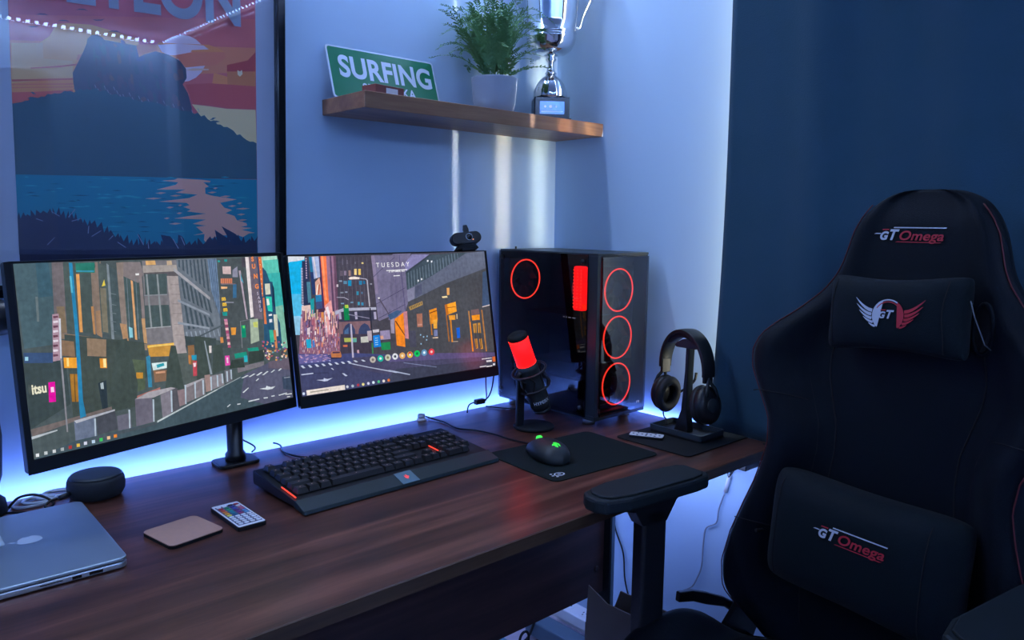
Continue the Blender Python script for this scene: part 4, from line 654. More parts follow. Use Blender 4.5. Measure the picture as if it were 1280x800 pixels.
(248,224,168,3991,2152,4160,2160,4168,2115,4014,2115),(168,136,80,2982,1964,3397,2078,3399,1986,3018,1878),
(60,56,56,3054,1966,3070,1969,3070,1922,3054,1919),(60,56,56,3103,1980,3119,1983,3118,1936,3102,1933),
(60,56,56,3152,1994,3168,1997,3167,1950,3151,1947),(60,56,56,3201,2008,3217,2011,3216,1964,3200,1960),
(60,56,56,3250,2022,3266,2025,3265,1978,3249,1974),(60,56,56,3299,2036,3315,2039,3314,1992,3298,1989),
(60,56,56,3348,2050,3365,2054,3364,2006,3348,2003),(240,148,28,3568,1844,3797,1887,3797,1611,3772,1525,3557,1499),
(112,44,16,3574,1782,3798,1832,3795,1810,3574,1760),(248,176,64,3657,1601,3779,1603,3751,1385,3646,1394),
(128,136,184,3656,1357,3756,1353,3748,1202,3637,1207),(232,200,176,3588,1180,3754,1177,3751,1148,3591,1158),
(192,120,40,3574,1656,3604,1654,3596,1240,3560,1244),(250,164,40,4053,1943,4409,2001,4411,1755,4070,1683),
(200,112,28,4053,1943,4133,1954,4150,1695,4070,1683),(140,64,16,4123,1876,4393,1880,4391,1867,4126,1858),
(240,160,48,4143,1674,4347,1671,4341,1552,4153,1561),(216,136,40,4166,1560,4215,1557,4198,1010,4150,1010),
(168,104,40,4058,1693,4089,1691,4097,1033,4059,1031),(216,184,144,4391,1693,4423,1691,4413,1566,4381,1563),
(20,100,220,4346,1346,4449,1350,4434,1092,4335,1092),(176,160,144,4200,1030,4357,1020,4355,1000,4198,1010),
(124,96,96,4872,1756,5128,1773,5140,1633,4870,1630),(250,154,28,4874,1619,5141,1625,5129,1489,4874,1492),
(184,124,64,4775,1741,4818,1738,4813,715,4773,712),(184,124,64,5206,1736,5250,1733,5265,667,5221,664),
(248,144,32,4781,1461,4820,1458,4818,707,4779,711),(200,140,56,4885,1401,5012,1411,4979,1163,4887,1172),
(200,140,56,5046,1414,5129,1412,5127,1150,5028,1159),(200,140,56,4886,1019,4977,1023,4977,774,4909,766),
(200,140,56,5041,1004,5125,1008,5140,742,5062,740),(64,56,44,4947,1371,4966,1369,4928,785,4908,787),(64,56,44,5079,1360,5098,1358,5093,767,5066,770),
(168,112,92,3190,1782,3355,1784,3331,1458,3174,1467),(200,144,128,3189,1542,3321,1536,3316,1495,3190,1499),
(248,140,32,2555,1707,2819,1845,2775,1033,2541,1093),(200,132,144,2821,1856,2927,1868,2894,1211,2792,1239),
(92,48,24,2556,1665,2591,1662,2801,1314,2790,1292),(156,144,168,2437,1756,2548,1759,2514,1376,2420,1391),
(64,92,132,2378,1817,2639,1909,2787,1882,2594,1748,2438,1697),(74,74,92,2926,1398,3113,1393,3092,1000,2907,1019),
(88,80,100,2166,2215,2208,2224,2432,1826,2408,1812),(248,240,244,2161,2238,2214,2235,2211,2205,2167,2203),
(144,184,216,3228,1294,3263,1291,3259,1257,3224,1260),(144,184,216,3309,1238,3345,1235,3340,1201,3305,1205),
(144,184,216,3413,1240,3449,1237,3444,1204,3409,1207),(144,184,216,3388,1158,3423,1155,3419,1121,3384,1125),
(144,184,216,3216,1079,3251,1075,3246,1042,3212,1046),(184,168,180,1787,1495,1906,1498,1892,1273,1787,1272),
(200,196,208,1934,1509,2108,1512,2100,1448,1940,1444),(24,136,232,1931,1377,2100,1384,2116,1113,1926,1107),
(192,232,255,1978,1322,2058,1323,2057,1310,1976,1308),(192,232,255,1972,1272,2052,1273,2051,1260,1970,1258),
(192,232,255,1966,1222,2046,1223,2045,1210,1964,1209),(192,232,255,1960,1173,2040,1174,2038,1160,1958,1159),
(152,140,176,2130,1469,2388,1469,2390,1259,2118,1262),(32,138,80,2110,1194,2368,1196,2360,1018,2122,1027),
(56,136,80,1873,1218,1905,1219,1891,976,1859,973),(216,160,136,2116,1355,2197,1356,2201,1277,2120,1281),
(71,76,126,60,1167,1061,1056,1410,1040,1895,965,2508,874,2370,262,60,262),(67,70,106,60,914,1237,859,2460,482,2364,262,60,262),
(76,74,104,1348,944,2620,875,5515,617,5515,262,3961,273,2449,390,1321,715),(92,84,128,2285,852,2846,872,5514,606,5515,512,3401,654,2271,738),
(63,66,86,2469,556,5515,426,5515,262,2433,262,2107,287),(108,100,160,72,1144,745,1080,753,937,74,953),
(136,120,192,396,1069,420,1069,441,1053,395,1058),(224,176,184,551,1057,616,1052,596,1041,549,1047),(200,160,200,121,1071,175,1067,166,1055,120,1061),
(224,176,184,177,1002,199,1002,221,986,176,992),(200,160,200,240,1129,297,1124,285,1113,239,1118),(200,160,200,332,1016,397,1011,377,1000,331,1006),
(224,176,184,215,1113,277,1108,259,1098,213,1103),(224,176,184,610,958,640,956,656,941,609,947),(200,160,200,650,1069,715,1064,696,1053,649,1058),
(224,176,184,106,1101,128,1100,150,1085,105,1090),(200,160,200,228,1030,295,1024,273,1014,227,1019),(136,120,192,64,1044,126,1039,108,1029,63,1034),
(200,160,200,217,1148,238,1147,262,1132,216,1137),(224,176,184,724,1011,769,1008,771,995,723,1001),(136,120,192,213,1138,262,1135,257,1123,211,1128),
(136,120,192,130,1066,195,1061,174,1050,129,1056),(80,96,168,587,1101,633,1099,633,1086,586,1091),(80,96,168,503,1093,559,1089,549,1077,502,1083),
(224,176,184,483,1114,550,1109,528,1098,482,1104),(200,160,200,230,1050,285,1046,275,1034,229,1039),(200,160,200,671,1014,735,1009,717,998,670,1003),
(80,96,168,136,1017,174,1015,180,1002,135,1007),(200,160,200,341,977,376,975,386,961,340,966),(200,160,200,507,1117,533,1116,552,1101,506,1106),
(200,160,200,383,1078,414,1077,428,1063,382,1068),(200,160,200,266,1061,281,1061,311,1045,265,1050),(224,176,184,618,974,652,972,664,957,617,963),
(200,160,200,620,1013,659,1010,666,996,619,1002),(224,176,184,220,994,262,992,264,979,219,984),(136,120,192,751,999,804,995,798,982,750,988),
(80,96,168,180,1018,195,1019,224,1003,179,1008),(80,96,168,735,960,803,954,781,943,733,949),(200,160,200,773,989,790,989,819,972,772,978),
(80,96,168,379,1004,427,1001,424,988,378,994),(136,120,192,763,1031,805,1028,810,1015,762,1020),(80,96,168,253,991,305,987,298,975,252,980),
(224,176,184,113,1089,158,1085,157,1073,111,1078),(80,96,168,637,995,695,990,683,979,636,984),(200,160,200,697,1016,764,1010,743,999,696,1005),
(200,160,200,267,1123,290,1122,312,1107,266,1112),(136,120,192,624,964,648,964,670,948,622,954),(224,176,184,388,1040,407,1040,433,1024,387,1029),
(80,96,168,453,1027,498,1024,499,1011,452,1017),(224,176,184,750,1086,796,1083,797,1070,749,1075),(200,160,200,436,1038,500,1033,482,1022,435,1027),
(200,160,200,465,967,520,963,510,951,464,957),(224,176,184,587,1091,627,1089,633,1076,586,1081),(200,160,200,411,1025,463,1021,456,1009,409,1014),
(224,176,184,91,1124,117,1123,135,1108,90,1114),(224,176,184,650,982,715,977,697,966,649,972),(208,216,240,92,912,142,913,196,853,140,851),
(208,216,240,253,907,304,907,358,849,302,847),(208,216,240,415,901,467,902,522,845,465,844),(208,216,240,569,897,621,897,677,843,619,841),
(208,216,240,729,892,782,893,839,840,780,838),(208,216,240,886,888,940,888,998,837,939,836),(208,216,240,1040,884,1095,884,1154,835,1094,834),
(208,216,240,1194,881,1250,881,1310,834,1249,832),(208,216,240,1360,876,1416,876,1478,831,1416,829),(208,216,240,1549,869,1606,869,1668,825,1606,824),
(168,168,224,192,981,233,983,249,957,207,958),(168,168,224,330,974,372,975,388,950,346,950),(168,168,224,470,966,513,967,529,942,486,943),
(168,168,224,611,958,655,960,671,934,628,935),(168,168,224,755,950,798,952,815,926,771,927),
(180,188,216,1236,846,1731,692,2460,487,2457,459,1716,676,1233,824),(170,180,208,2249,560,2828,388,2816,362,2246,532),
(120,128,164,2681,683,3617,463,3615,449,2678,664),(196,204,232,1041,633,1090,628,1177,564,1126,553),(196,204,232,788,776,817,777,861,732,836,731),
(196,204,232,424,567,589,556,597,587,673,555,806,560,680,515,608,512),(196,204,232,83,735,361,730,365,708,88,711),
(56,60,92,372,724,703,708,741,666,370,707),(44,44,68,810,1007,1053,991,1074,955,818,974),
(200,124,76,818,1083,861,1133,1055,1116,1085,1014,1057,979,834,1005),(80,56,80,872,1125,1042,1111,1050,1075,863,1089),
(184,176,200,1373,1693,1411,1689,1379,943,1335,941),(236,224,216,161,381,1080,373,1082,267,165,271),(160,152,140,249,341,684,336,681,313,246,317),
(200,192,184,1935,830,1920,795,1889,771,1849,766,1812,780,1787,810,1781,848,1795,883,1827,907,1867,912,1904,898,1929,868),
(128,120,112,1889,836,1883,821,1870,812,1854,809,1839,815,1829,827,1826,843,1832,857,1845,867,1861,869,1876,863,1887,851),
(32,192,168,2141,832,2126,797,2094,773,2054,768,2016,782,1990,812,1984,850,1999,886,2031,910,2072,915,2110,901,2135,871),
(224,248,240,2094,838,2088,823,2075,814,2059,811,2044,817,2033,829,2031,845,2037,859,2050,869,2066,871,2082,865,2092,853),
(200,200,180,2342,832,2326,796,2294,772,2253,766,2214,781,2188,812,2182,850,2198,886,2230,910,2271,915,2310,901,2336,870),
(128,124,96,2294,837,2288,823,2275,813,2258,811,2242,817,2232,829,2230,844,2236,859,2249,869,2265,871,2281,865,2292,853),
(220,220,228,2541,835,2526,799,2493,775,2451,770,2412,784,2386,815,2380,854,2395,890,2428,914,2469,920,2509,905,2535,874),
(64,72,88,2493,841,2487,826,2473,816,2456,814,2441,820,2430,833,2427,848,2434,863,2447,873,2464,875,2480,869,2490,857),
(228,172,100,2743,832,2727,795,2694,771,2651,765,2612,780,2585,811,2579,850,2594,886,2628,911,2670,916,2710,902,2737,871),
(255,240,208,2694,837,2688,822,2674,812,2657,810,2641,816,2630,829,2627,845,2634,859,2647,869,2665,871,2681,866,2691,853),
(232,192,64,2962,830,2946,793,2912,769,2869,763,2828,778,2802,809,2795,849,2811,885,2845,910,2888,916,2928,901,2956,870),
(240,240,240,2912,836,2906,821,2892,811,2875,809,2858,815,2847,827,2845,843,2851,858,2865,868,2882,870,2899,864,2910,852),
(16,200,96,3169,834,3153,797,3118,772,3074,767,3033,782,3006,813,3000,853,3016,890,3050,914,3094,920,3135,905,3163,874),
(12,128,64,3119,840,3112,825,3098,815,3080,812,3064,818,3052,831,3050,847,3056,862,3070,872,3088,875,3105,868,3116,856),
(100,148,188,3379,834,3362,797,3327,772,3283,766,3241,782,3213,813,3207,853,3223,890,3258,915,3302,921,3344,906,3372,874),
(224,240,255,3328,840,3321,825,3307,815,3289,812,3272,818,3260,831,3258,847,3264,863,3279,873,3297,875,3314,869,3325,856),
(228,56,72,3596,830,3580,792,3544,767,3499,762,3456,777,3428,809,3421,849,3438,887,3473,912,3519,918,3561,903,3590,871),
(255,208,208,3544,836,3537,821,3523,810,3505,808,3487,814,3476,827,3473,843,3480,859,3494,869,3513,871,3530,865,3541,852),
(216,72,64,2935,856,2925,832,2903,816,2875,812,2849,822,2831,842,2827,868,2837,892,2859,908,2887,911,2914,902,2931,881),
(240,240,244,2908,836,2902,823,2890,815,2875,813,2861,818,2851,829,2849,843,2855,856,2867,864,2882,866,2896,861,2905,850),
(200,212,236,125,316,113,295,90,289,70,301,63,325,75,345,97,351,118,339),
(200,204,216,1175,316,1162,294,1137,288,1115,301,1108,325,1120,347,1145,353,1168,340),
(168,184,200,1308,315,1296,293,1271,287,1248,300,1241,325,1253,346,1278,353,1301,340),
(168,56,72,1449,318,1436,296,1411,290,1388,303,1381,327,1393,349,1419,356,1442,343),
(232,220,144,1578,316,1565,294,1539,288,1516,301,1509,326,1521,348,1547,354,1570,341),
(208,208,232,1713,318,1700,296,1674,289,1651,303,1644,327,1657,350,1682,356,1706,343),
(216,232,248,1845,320,1832,298,1806,292,1782,305,1775,330,1788,352,1814,359,1838,346),
(88,200,144,1986,320,1973,297,1947,291,1923,304,1915,329,1928,352,1955,358,1979,345),
(236,224,220,2121,318,2107,295,2081,289,2056,302,2049,327,2062,350,2089,356,2113,343),
(224,120,64,2257,318,2243,295,2216,289,2192,302,2184,328,2197,350,2224,357,2249,343),(232,228,236,5056,494,5388,490,5393,471,5060,475),
(232,228,236,5200,434,5387,430,5381,384,5204,389),(232,112,48,5414,505,5515,504,5510,372,5414,375),(232,228,236,4964,307,5182,307,5179,281,4968,286),
(232,228,236,5181,294,5385,290,5381,262,5187,262),(232,228,236,5415,331,5484,330,5477,279,5415,279),
(244,244,248,2464,2852,3048,2859,3045,2840,2461,2834),(244,244,248,2647,2724,2826,2726,2824,2707,2644,2705),]
ART_P = [(230,111,118,1067,7365,5570,8424,5564,6760,1000,6100),(240,122,116,1012,6294,5564,7027,5518,5400,947,4870),
(249,148,107,984,5849,5543,6421,5545,5914,953,5151),(255,167,107,974,5502,2372,5706,2328,4881,939,4729),
(255,185,116,1743,6257,1926,6305,2320,6346,2679,6300,3143,6219,3163,6135,3113,6085,2068,5760,1962,5413,972,5143,1003,5803,1440,5872,1614,6016),
(255,199,134,1009,5804,1502,5882,1496,5605,1974,5628,1957,5318,969,5098),(235,115,98,1269,5411,1753,5514,2059,5593,2058,5569,1730,5480,1289,5396),
(235,115,98,973,5162,1527,5248,2044,5329,2043,5300,1504,5212,975,5126),(249,139,107,968,5086,2039,5233,2038,5209,971,5064),
(249,139,107,969,5029,2036,5175,2035,5156,968,5011),(240,111,98,963,4938,1388,5000,1945,5102,1952,4840,951,4685),
(109,92,110,2074,6565,2137,6603,2181,6609,2225,6617,2285,6590,2213,6596,2179,6585,2140,6585),
(109,92,110,2353,6449,2414,6434,2460,6444,2505,6452,2571,6503,2495,6470,2461,6468,2420,6454),
(109,92,110,1422,6362,1481,6398,1523,6403,1564,6411,1621,6385,1553,6390,1521,6380,1484,6380),
(109,92,110,1761,6309,1822,6345,1865,6350,1908,6358,1966,6331,1896,6337,1863,6327,1825,6327),
(109,92,110,1277,6144,1333,6128,1374,6138,1415,6145,1475,6192,1406,6161,1375,6161,1338,6147),
(109,92,110,2613,6263,2679,6300,2725,6306,2772,6314,2835,6285,2759,6292,2724,6281,2683,6282),
(255,222,224,4471,6042,4440,5890,4362,5746,4245,5624,4102,5538,3947,5495,3797,5499,3665,5548,3563,5637,3501,5758,3485,5897,3515,6044,3588,6183,3699,6302,3836,6390,3988,6438,4140,6441,4277,6396,4385,6309,4452,6187),
(255,157,98,3472,6147,3549,6222,3929,6257,4537,6328,4753,6283,4861,6233,4802,6144,4530,6156,4157,6126,3918,6012,3780,5762,3577,5733),
(255,222,224,3522,6167,3929,6257,4428,6298,4533,6235,4185,6169,4157,6126,3919,6025,3714,5995,3591,6039),
(249,139,107,3842,6014,4209,6134,4861,6233,4885,6130,4685,5941,4357,5874,4038,5798),(255,157,98,4623,5773,4898,5730,5033,5585,4573,5527),
(255,204,170,4049,5747,4196,5807,4517,5838,4516,5811,4193,5754),(211,83,80,4907,5972,5367,6133,5549,6338,5534,5896,4901,5811),
(235,139,89,4902,5838,5535,5924,5524,5605,4905,5542),(255,231,188,5129,5896,5186,5876,5230,5915,5241,5829,5182,5767,5132,5801),
(230,102,98,4024,5458,4505,5545,5524,5605,5508,5118,4873,5078,4597,5097,4165,5082),
(255,222,161,4138,5074,4487,5071,4873,5059,5507,5103,5523,4230,4469,4641),
(92,96,112,1962,5413,2036,5566,2159,5821,2223,5974,2244,6072,2310,6150,2423,6183,2511,6140,2532,6107,2761,6096,3113,6090,3125,5844,3714,5804,3553,5015,3187,4722,2018,4848,1962,5223),
(92,96,112,3093,5840,3242,5936,3466,6033,3715,6007,3940,5913,4050,5773,4056,5592,3971,5452,4068,5281,4135,5000,4147,4658,3030,4555),
(102,92,108,2551,5509,2582,5483,2596,5328,2557,5304,2535,5413),(88,104,112,2462,5298,2500,5273,2519,5129,2472,5106,2444,5208),
(102,92,108,2844,6164,2894,6142,2925,6083,2864,6064,2825,6114),(102,92,108,2209,5194,2258,5170,2287,5088,2227,5069,2189,5134),
(88,104,112,3381,5220,3431,5195,3454,4963,3393,4930,3358,5085),(80,96,108,3415,5587,3477,5564,3516,5509,3442,5490,3392,5538),
(88,104,112,2340,5945,2364,5919,2369,5691,2337,5660,2324,5813),(102,92,108,3493,5262,3530,5235,3546,5021,3500,4992,3475,5137),
(108,96,112,2743,5487,2784,5463,2801,5242,2750,5211,2722,5359),(80,96,108,3630,5113,3679,5087,3710,5022,3650,5006,3611,5061),
(124,100,104,3840,5243,3885,5216,3907,5027,3852,4998,3819,5129),(88,104,112,3218,5070,3247,5042,3265,4986,3229,4973,3206,5024),
(88,104,112,3626,5114,3647,5085,3653,4876,3625,4849,3612,4992),(80,96,108,2222,5384,2239,5357,2241,5178,2218,5155,2210,5279),
(108,96,112,3074,5133,3103,5105,3120,5025,3084,5009,3062,5075),(124,100,104,2702,6069,2743,6046,2770,6014,2719,5999,2686,6034),
(88,104,112,2656,5041,2710,5017,2742,4909,2676,4888,2634,4968),(108,96,112,3689,5855,3747,5832,3779,5654,3708,5623,3664,5745),
(124,100,104,3198,5125,3237,5098,3259,4975,3210,4954,3180,5045),(80,96,108,3811,5810,3841,5783,3858,5686,3821,5668,3798,5743),
(108,96,112,3339,5844,3388,5820,3412,5633,3352,5602,3317,5730),(88,104,112,3142,5101,3159,5072,3166,4962,3143,4945,3132,5029),
(80,96,108,2651,5456,2675,5429,2688,5361,2658,5348,2641,5405),(80,96,108,3864,5517,3888,5488,3899,5346,3869,5325,3852,5428),
(108,96,112,2574,5922,2608,5898,2622,5724,2580,5697,2557,5817),(124,100,104,3162,5110,3209,5085,3238,5008,3181,4990,3144,5053),
(80,96,108,2273,5245,2297,5219,2306,5071,2275,5050,2260,5155),(102,92,108,2555,5996,2593,5972,2615,5906,2569,5889,2539,5944),
(102,92,108,2475,5803,2525,5781,2550,5620,2489,5593,2453,5703),(80,96,108,2760,6018,2788,5992,2798,5796,2762,5768,2744,5902),
(108,96,112,2938,5456,2967,5429,2980,5278,2944,5255,2924,5363),(124,100,104,3908,5827,3971,5805,4004,5570,3927,5533,3880,5689),
(80,96,108,3064,5170,3119,5145,3146,4931,3079,4899,3039,5043),(102,92,108,2371,5826,2387,5799,2389,5603,2366,5577,2358,5712),
(108,96,112,3763,5244,3823,5219,3857,5062,3784,5035,3738,5145),(108,96,112,2997,6065,3036,6041,3058,5963,3011,5945,2981,6007),
(80,96,108,3058,5731,3116,5709,3148,5551,3077,5522,3033,5632),(108,96,112,2335,4989,2373,4963,2388,4764,2341,4736,2315,4872),
(124,100,104,2767,5941,2806,5917,2823,5716,2774,5686,2748,5822),(108,96,112,2570,5823,2623,5801,2657,5749,2592,5731,2550,5777),
(124,100,104,2982,5536,3016,5510,3030,5319,2988,5291,2965,5422),(108,96,112,2604,5536,2638,5510,2655,5383,2613,5361,2588,5454),
(88,104,112,3643,5377,3663,5348,3675,5307,3650,5297,3635,5339),(80,96,108,3862,5307,3883,5278,3893,5135,3865,5114,3850,5218),
(80,96,108,2443,6034,2475,6009,2491,5901,2451,5881,2428,5962),(102,92,108,2783,5950,2813,5925,2831,5871,2794,5857,2770,5905),
(108,96,112,2780,5470,2830,5446,2859,5338,2798,5316,2759,5396),(80,96,108,3232,5735,3266,5709,3282,5573,3241,5551,3217,5649),
(102,92,108,2857,5375,2893,5349,2914,5269,2870,5252,2842,5316),(124,100,104,2603,5463,2653,5440,2684,5366,2623,5347,2583,5407),
(80,96,108,3677,5185,3712,5157,3726,4927,3682,4896,3659,5052),(102,92,108,2346,5313,2400,5291,2428,5111,2361,5082,2321,5204),
(108,96,112,3529,5493,3580,5468,3608,5316,3546,5290,3507,5397),(88,104,112,3562,5438,3601,5412,3624,5331,3576,5314,3546,5379),
(108,96,112,3597,5895,3654,5872,3691,5841,3623,5824,3576,5858),(108,96,112,3301,5262,3361,5238,3395,5084,3322,5057,3276,5165),
(88,104,112,2482,6034,2540,6013,2570,5854,2500,5824,2457,5933),(88,104,112,3201,5348,3236,5322,3254,5213,3212,5194,3186,5276),
(124,100,104,3809,5665,3873,5642,3911,5531,3835,5507,3784,5588),(102,92,108,3882,5850,3936,5826,3969,5763,3905,5744,3862,5798),
(88,104,112,3461,5477,3502,5451,3524,5316,3474,5293,3443,5390),(124,100,104,3830,5631,3889,5607,3926,5550,3856,5531,3808,5582),
(102,92,108,2398,5521,2453,5499,2479,5294,2412,5262,2373,5399),(108,96,112,2494,5459,2548,5437,2576,5273,2510,5245,2471,5358),
(108,96,112,2963,5357,3017,5333,3048,5220,2982,5198,2940,5281),(108,96,112,2967,5934,2993,5907,3003,5726,2969,5699,2952,5825),
(80,96,108,3831,5304,3860,5276,3878,5204,3841,5189,3819,5250),(80,96,108,2377,5396,2420,5372,2448,5338,2395,5325,2360,5360),
(108,96,112,2466,6068,2489,6042,2503,5996,2474,5983,2456,6027),(88,104,112,2366,5803,2419,5782,2454,5750,2389,5733,2346,5767),
(88,104,112,3141,5434,3158,5405,3165,5302,3143,5286,3132,5365),(88,104,112,2823,6087,2866,6064,2887,5881,2833,5851,2802,5976),
(85,92,122,3101,6089,3151,5873,3249,5913,3244,5812,3099,5791),(168,162,174,2320,5238,2329,5240,2352,5175,2347,5173),
(168,162,174,2370,5173,2380,5174,2403,5110,2397,5107),(168,162,174,2421,5107,2431,5108,2454,5044,2449,5041),
(168,162,174,2483,5241,2493,5242,2516,5177,2510,5175),(168,162,174,2534,5175,2544,5176,2568,5111,2562,5109),
(168,162,174,2586,5109,2596,5110,2620,5045,2614,5042),(168,162,174,2648,5243,2658,5244,2682,5179,2676,5177),
(168,162,174,2701,5177,2711,5178,2735,5113,2729,5110),(168,162,174,2753,5110,2764,5111,2788,5046,2782,5043),
(168,162,174,2810,5121,2820,5123,2845,5057,2839,5054),(168,162,174,2863,5040,2873,5042,2897,4975,2891,4973),
(168,162,174,2926,5163,2936,5164,2961,5098,2955,5095),(168,162,174,2979,5081,2989,5082,3014,5016,3008,5014),
(168,162,174,3032,4999,3043,5001,3068,4934,3062,4932),(168,162,174,3096,5123,3107,5124,3132,5057,3126,5055),
(168,162,174,3150,5040,3161,5042,3186,4975,3180,4972),(168,162,174,3205,4958,3215,4959,3241,4891,3234,4889),
(168,162,174,3269,5082,3280,5083,3305,5016,3299,5013),(168,162,174,3324,4999,3335,5000,3361,4932,3354,4930),
(168,162,174,3380,4916,3390,4917,3416,4849,3410,4846),(168,162,174,3445,5041,3456,5042,3482,4974,3476,4971),
(168,162,174,3501,4957,3512,4958,3538,4890,3532,4887),(168,162,174,3567,5083,3578,5084,3604,5015,3598,5013),
(168,162,174,3624,4999,3635,5000,3661,4931,3655,4929),(168,162,174,3681,4914,3692,4915,3719,4846,3712,4844),
(168,162,174,3748,5041,3759,5042,3786,4973,3779,4971),(168,162,174,3806,4956,3817,4957,3844,4888,3837,4885),
(168,162,174,3864,4871,3875,4872,3902,4802,3896,4800),(168,162,174,3931,4998,3943,4999,3970,4930,3964,4927),
(168,162,174,3990,4912,4001,4914,4029,4844,4023,4841),(168,162,174,4049,4826,4061,4827,4089,4757,4082,4755),
(168,162,174,4118,4955,4129,4956,4157,4886,4151,4883),(168,162,174,4178,4868,4189,4869,4218,4799,4211,4797),
(168,162,174,4247,4998,4259,4999,4287,4928,4280,4926),
(70,107,118,951,4738,1002,4751,1053,4768,1104,4780,1157,4811,1208,4821,1264,4893,1315,4888,1366,4885,1420,4917,1472,4917,1528,4978,1581,4972,1635,5000,1688,4998,1742,5012,1799,5060,1853,5063,1908,5075,1961,5053,2018,5096,2075,5138,2129,5105,2187,5150,2241,5127,2300,5162,2357,5180,2410,5120,2469,5152,2526,5144,2581,5089,2639,5088,2698,5115,2754,5066,2814,5084,2872,5067,2933,5088,2990,5034,3050,5041,3110,5016,3170,5012,3233,5041,3294,5028,3356,5032,3417,5025,3480,5021,3541,4998,3603,4970,3668,5000,3729,4948,3794,4961,3858,4953,3921,4912,3987,4924,4053,4926,4118,4906,4184,4882,4252,4916,4316,4844,4385,4878,4450,4802,4517,4767,4586,4793,4652,4713,4722,4712,4790,4669,4861,4678,4930,4646,5000,4607,5069,4525,5141,4546,5212,4478,5283,4435,5355,4404,5429,4414,5503,4382,5486,3598,909,3462),
(70,107,118,4493,4788,4562,4844,4630,4851,4560,4799),(70,107,118,4542,4759,4628,4792,4712,4775,4626,4747),
(70,107,118,4591,4714,4684,4698,4775,4631,4682,4652),(70,107,118,1337,4944,1295,4982,1251,4977,1293,4943),
(70,107,118,1296,4882,1246,4891,1194,4856,1243,4852),(70,107,118,1959,5105,1982,5167,2003,5184,1980,5127),
(70,107,118,1901,5040,1907,5026,1911,4967,1905,4986),(70,107,118,5135,4424,5190,4471,5243,4467,5188,4425),
(70,107,118,5258,4382,5330,4388,5401,4341,5329,4341),(29,148,168,910,3476,2980,3532,5485,3590,5450,1967,870,2021),
(25,130,148,2704,2785,2848,2802,2992,2785,2847,2775),(43,176,180,2311,2404,2424,2418,2536,2399,2422,2391),
(25,130,148,3627,2865,3765,2882,3903,2865,3764,2854),(25,130,148,4982,3177,5096,3196,5211,3179,5095,3167),
(53,183,191,1112,2592,1160,2605,1207,2588,1159,2580),(22,113,133,3576,2635,3638,2650,3699,2631,3637,2622),
(43,176,180,4209,2803,4298,2820,4385,2801,4296,2791),(25,130,148,4840,3484,4967,3505,5095,3489,4966,3475),
(22,113,133,2961,2534,3092,2549,3222,2530,3090,2521),(43,176,180,3047,2961,3106,2977,3164,2959,3105,2950),
(22,113,133,3535,3016,3680,3035,3825,3018,3679,3007),(53,183,191,3436,3459,3513,3477,3590,3460,3512,3449),
(53,183,191,2248,3101,2389,3119,2530,3105,2388,3093),(25,130,148,1345,3208,1432,3225,1518,3210,1430,3199),
(22,113,133,1003,2587,1096,2601,1189,2584,1095,2576),(22,113,133,1731,3017,1824,3033,1917,3017,1823,3007),
(53,183,191,3927,3318,3989,3336,4050,3318,3988,3308),(22,113,133,1068,3155,1151,3171,1232,3156,1149,3146),
(43,176,180,2883,3114,2980,3131,3075,3115,2978,3104),(25,130,148,2694,2446,2811,2461,2927,2441,2809,2433),
(25,130,148,2670,2906,2742,2922,2812,2904,2741,2895),(53,183,191,4677,3604,4776,3624,4874,3609,4775,3595),
(25,130,148,1550,2621,1657,2635,1764,2618,1656,2609),(25,130,148,3294,2417,3498,2432,3704,2412,3497,2404),
(53,183,191,1020,3106,1158,3124,1297,3111,1157,3099),(43,176,180,3422,3290,3552,3309,3683,3294,3551,3281),
(43,176,180,2784,3127,2931,3146,3078,3132,2930,3119),(22,113,133,4585,3413,4687,3433,4789,3416,4686,3404),
(43,176,180,1912,2462,2025,2476,2138,2457,2024,2450),(53,183,191,3709,3318,3804,3336,3898,3320,3803,3308),
(53,183,191,1056,3436,1098,3451,1139,3436,1097,3426),(22,113,133,2509,3243,2616,3261,2722,3246,2614,3235),
(53,183,191,3061,2828,3248,2846,3437,2830,3247,2818),(43,176,180,3949,3088,4096,3107,4243,3091,4095,3078),
(53,183,191,4073,2898,4181,2916,4288,2897,4180,2887),(25,130,148,3408,3110,3481,3127,3552,3110,3480,3099),
(43,176,180,4600,2644,4810,2661,5021,2642,4809,2632),(22,113,133,2947,2639,3050,2655,3153,2636,3049,2628),
(43,176,180,3736,3348,3828,3367,3919,3350,3827,3339),(43,176,180,3353,3407,3484,3427,3614,3413,3482,3399),
(22,113,133,3179,3460,3280,3479,3380,3464,3279,3451),(53,183,191,3627,3399,3690,3416,3751,3399,3689,3388),
(43,176,180,2081,3295,2218,3314,2355,3301,2217,3288),(43,176,180,2304,3467,2416,3486,2528,3473,2415,3460),
(43,176,180,2782,3459,2916,3479,3049,3466,2914,3452),(22,113,133,1797,3126,1968,3145,2139,3132,1966,3119),
(43,176,180,4912,3177,5117,3198,5324,3184,5116,3169),(53,183,191,2005,2928,2068,2943,2129,2926,2066,2917),
(25,130,148,1507,2971,1628,2988,1748,2973,1626,2962),(25,130,148,2638,2641,2690,2656,2741,2637,2689,2629),
(43,176,180,2431,2735,2590,2751,2749,2735,2588,2725),(53,183,191,3487,2431,3623,2446,3759,2426,3622,2417),
(43,176,180,2203,2695,2291,2710,2379,2693,2290,2684),(43,176,180,4569,2844,4651,2861,4732,2842,4650,2832),
(22,113,133,1737,2892,1812,2907,1886,2890,1811,2881),(53,183,191,2537,3108,2640,3125,2743,3109,2639,3098),
(53,183,191,2347,2541,2521,2556,2695,2538,2519,2529),(43,176,180,1468,3187,1512,3202,1555,3186,1511,3177),
(43,176,180,2455,2825,2537,2841,2618,2823,2536,2814),(25,130,148,3983,3000,4188,3020,4396,3005,4187,2992),
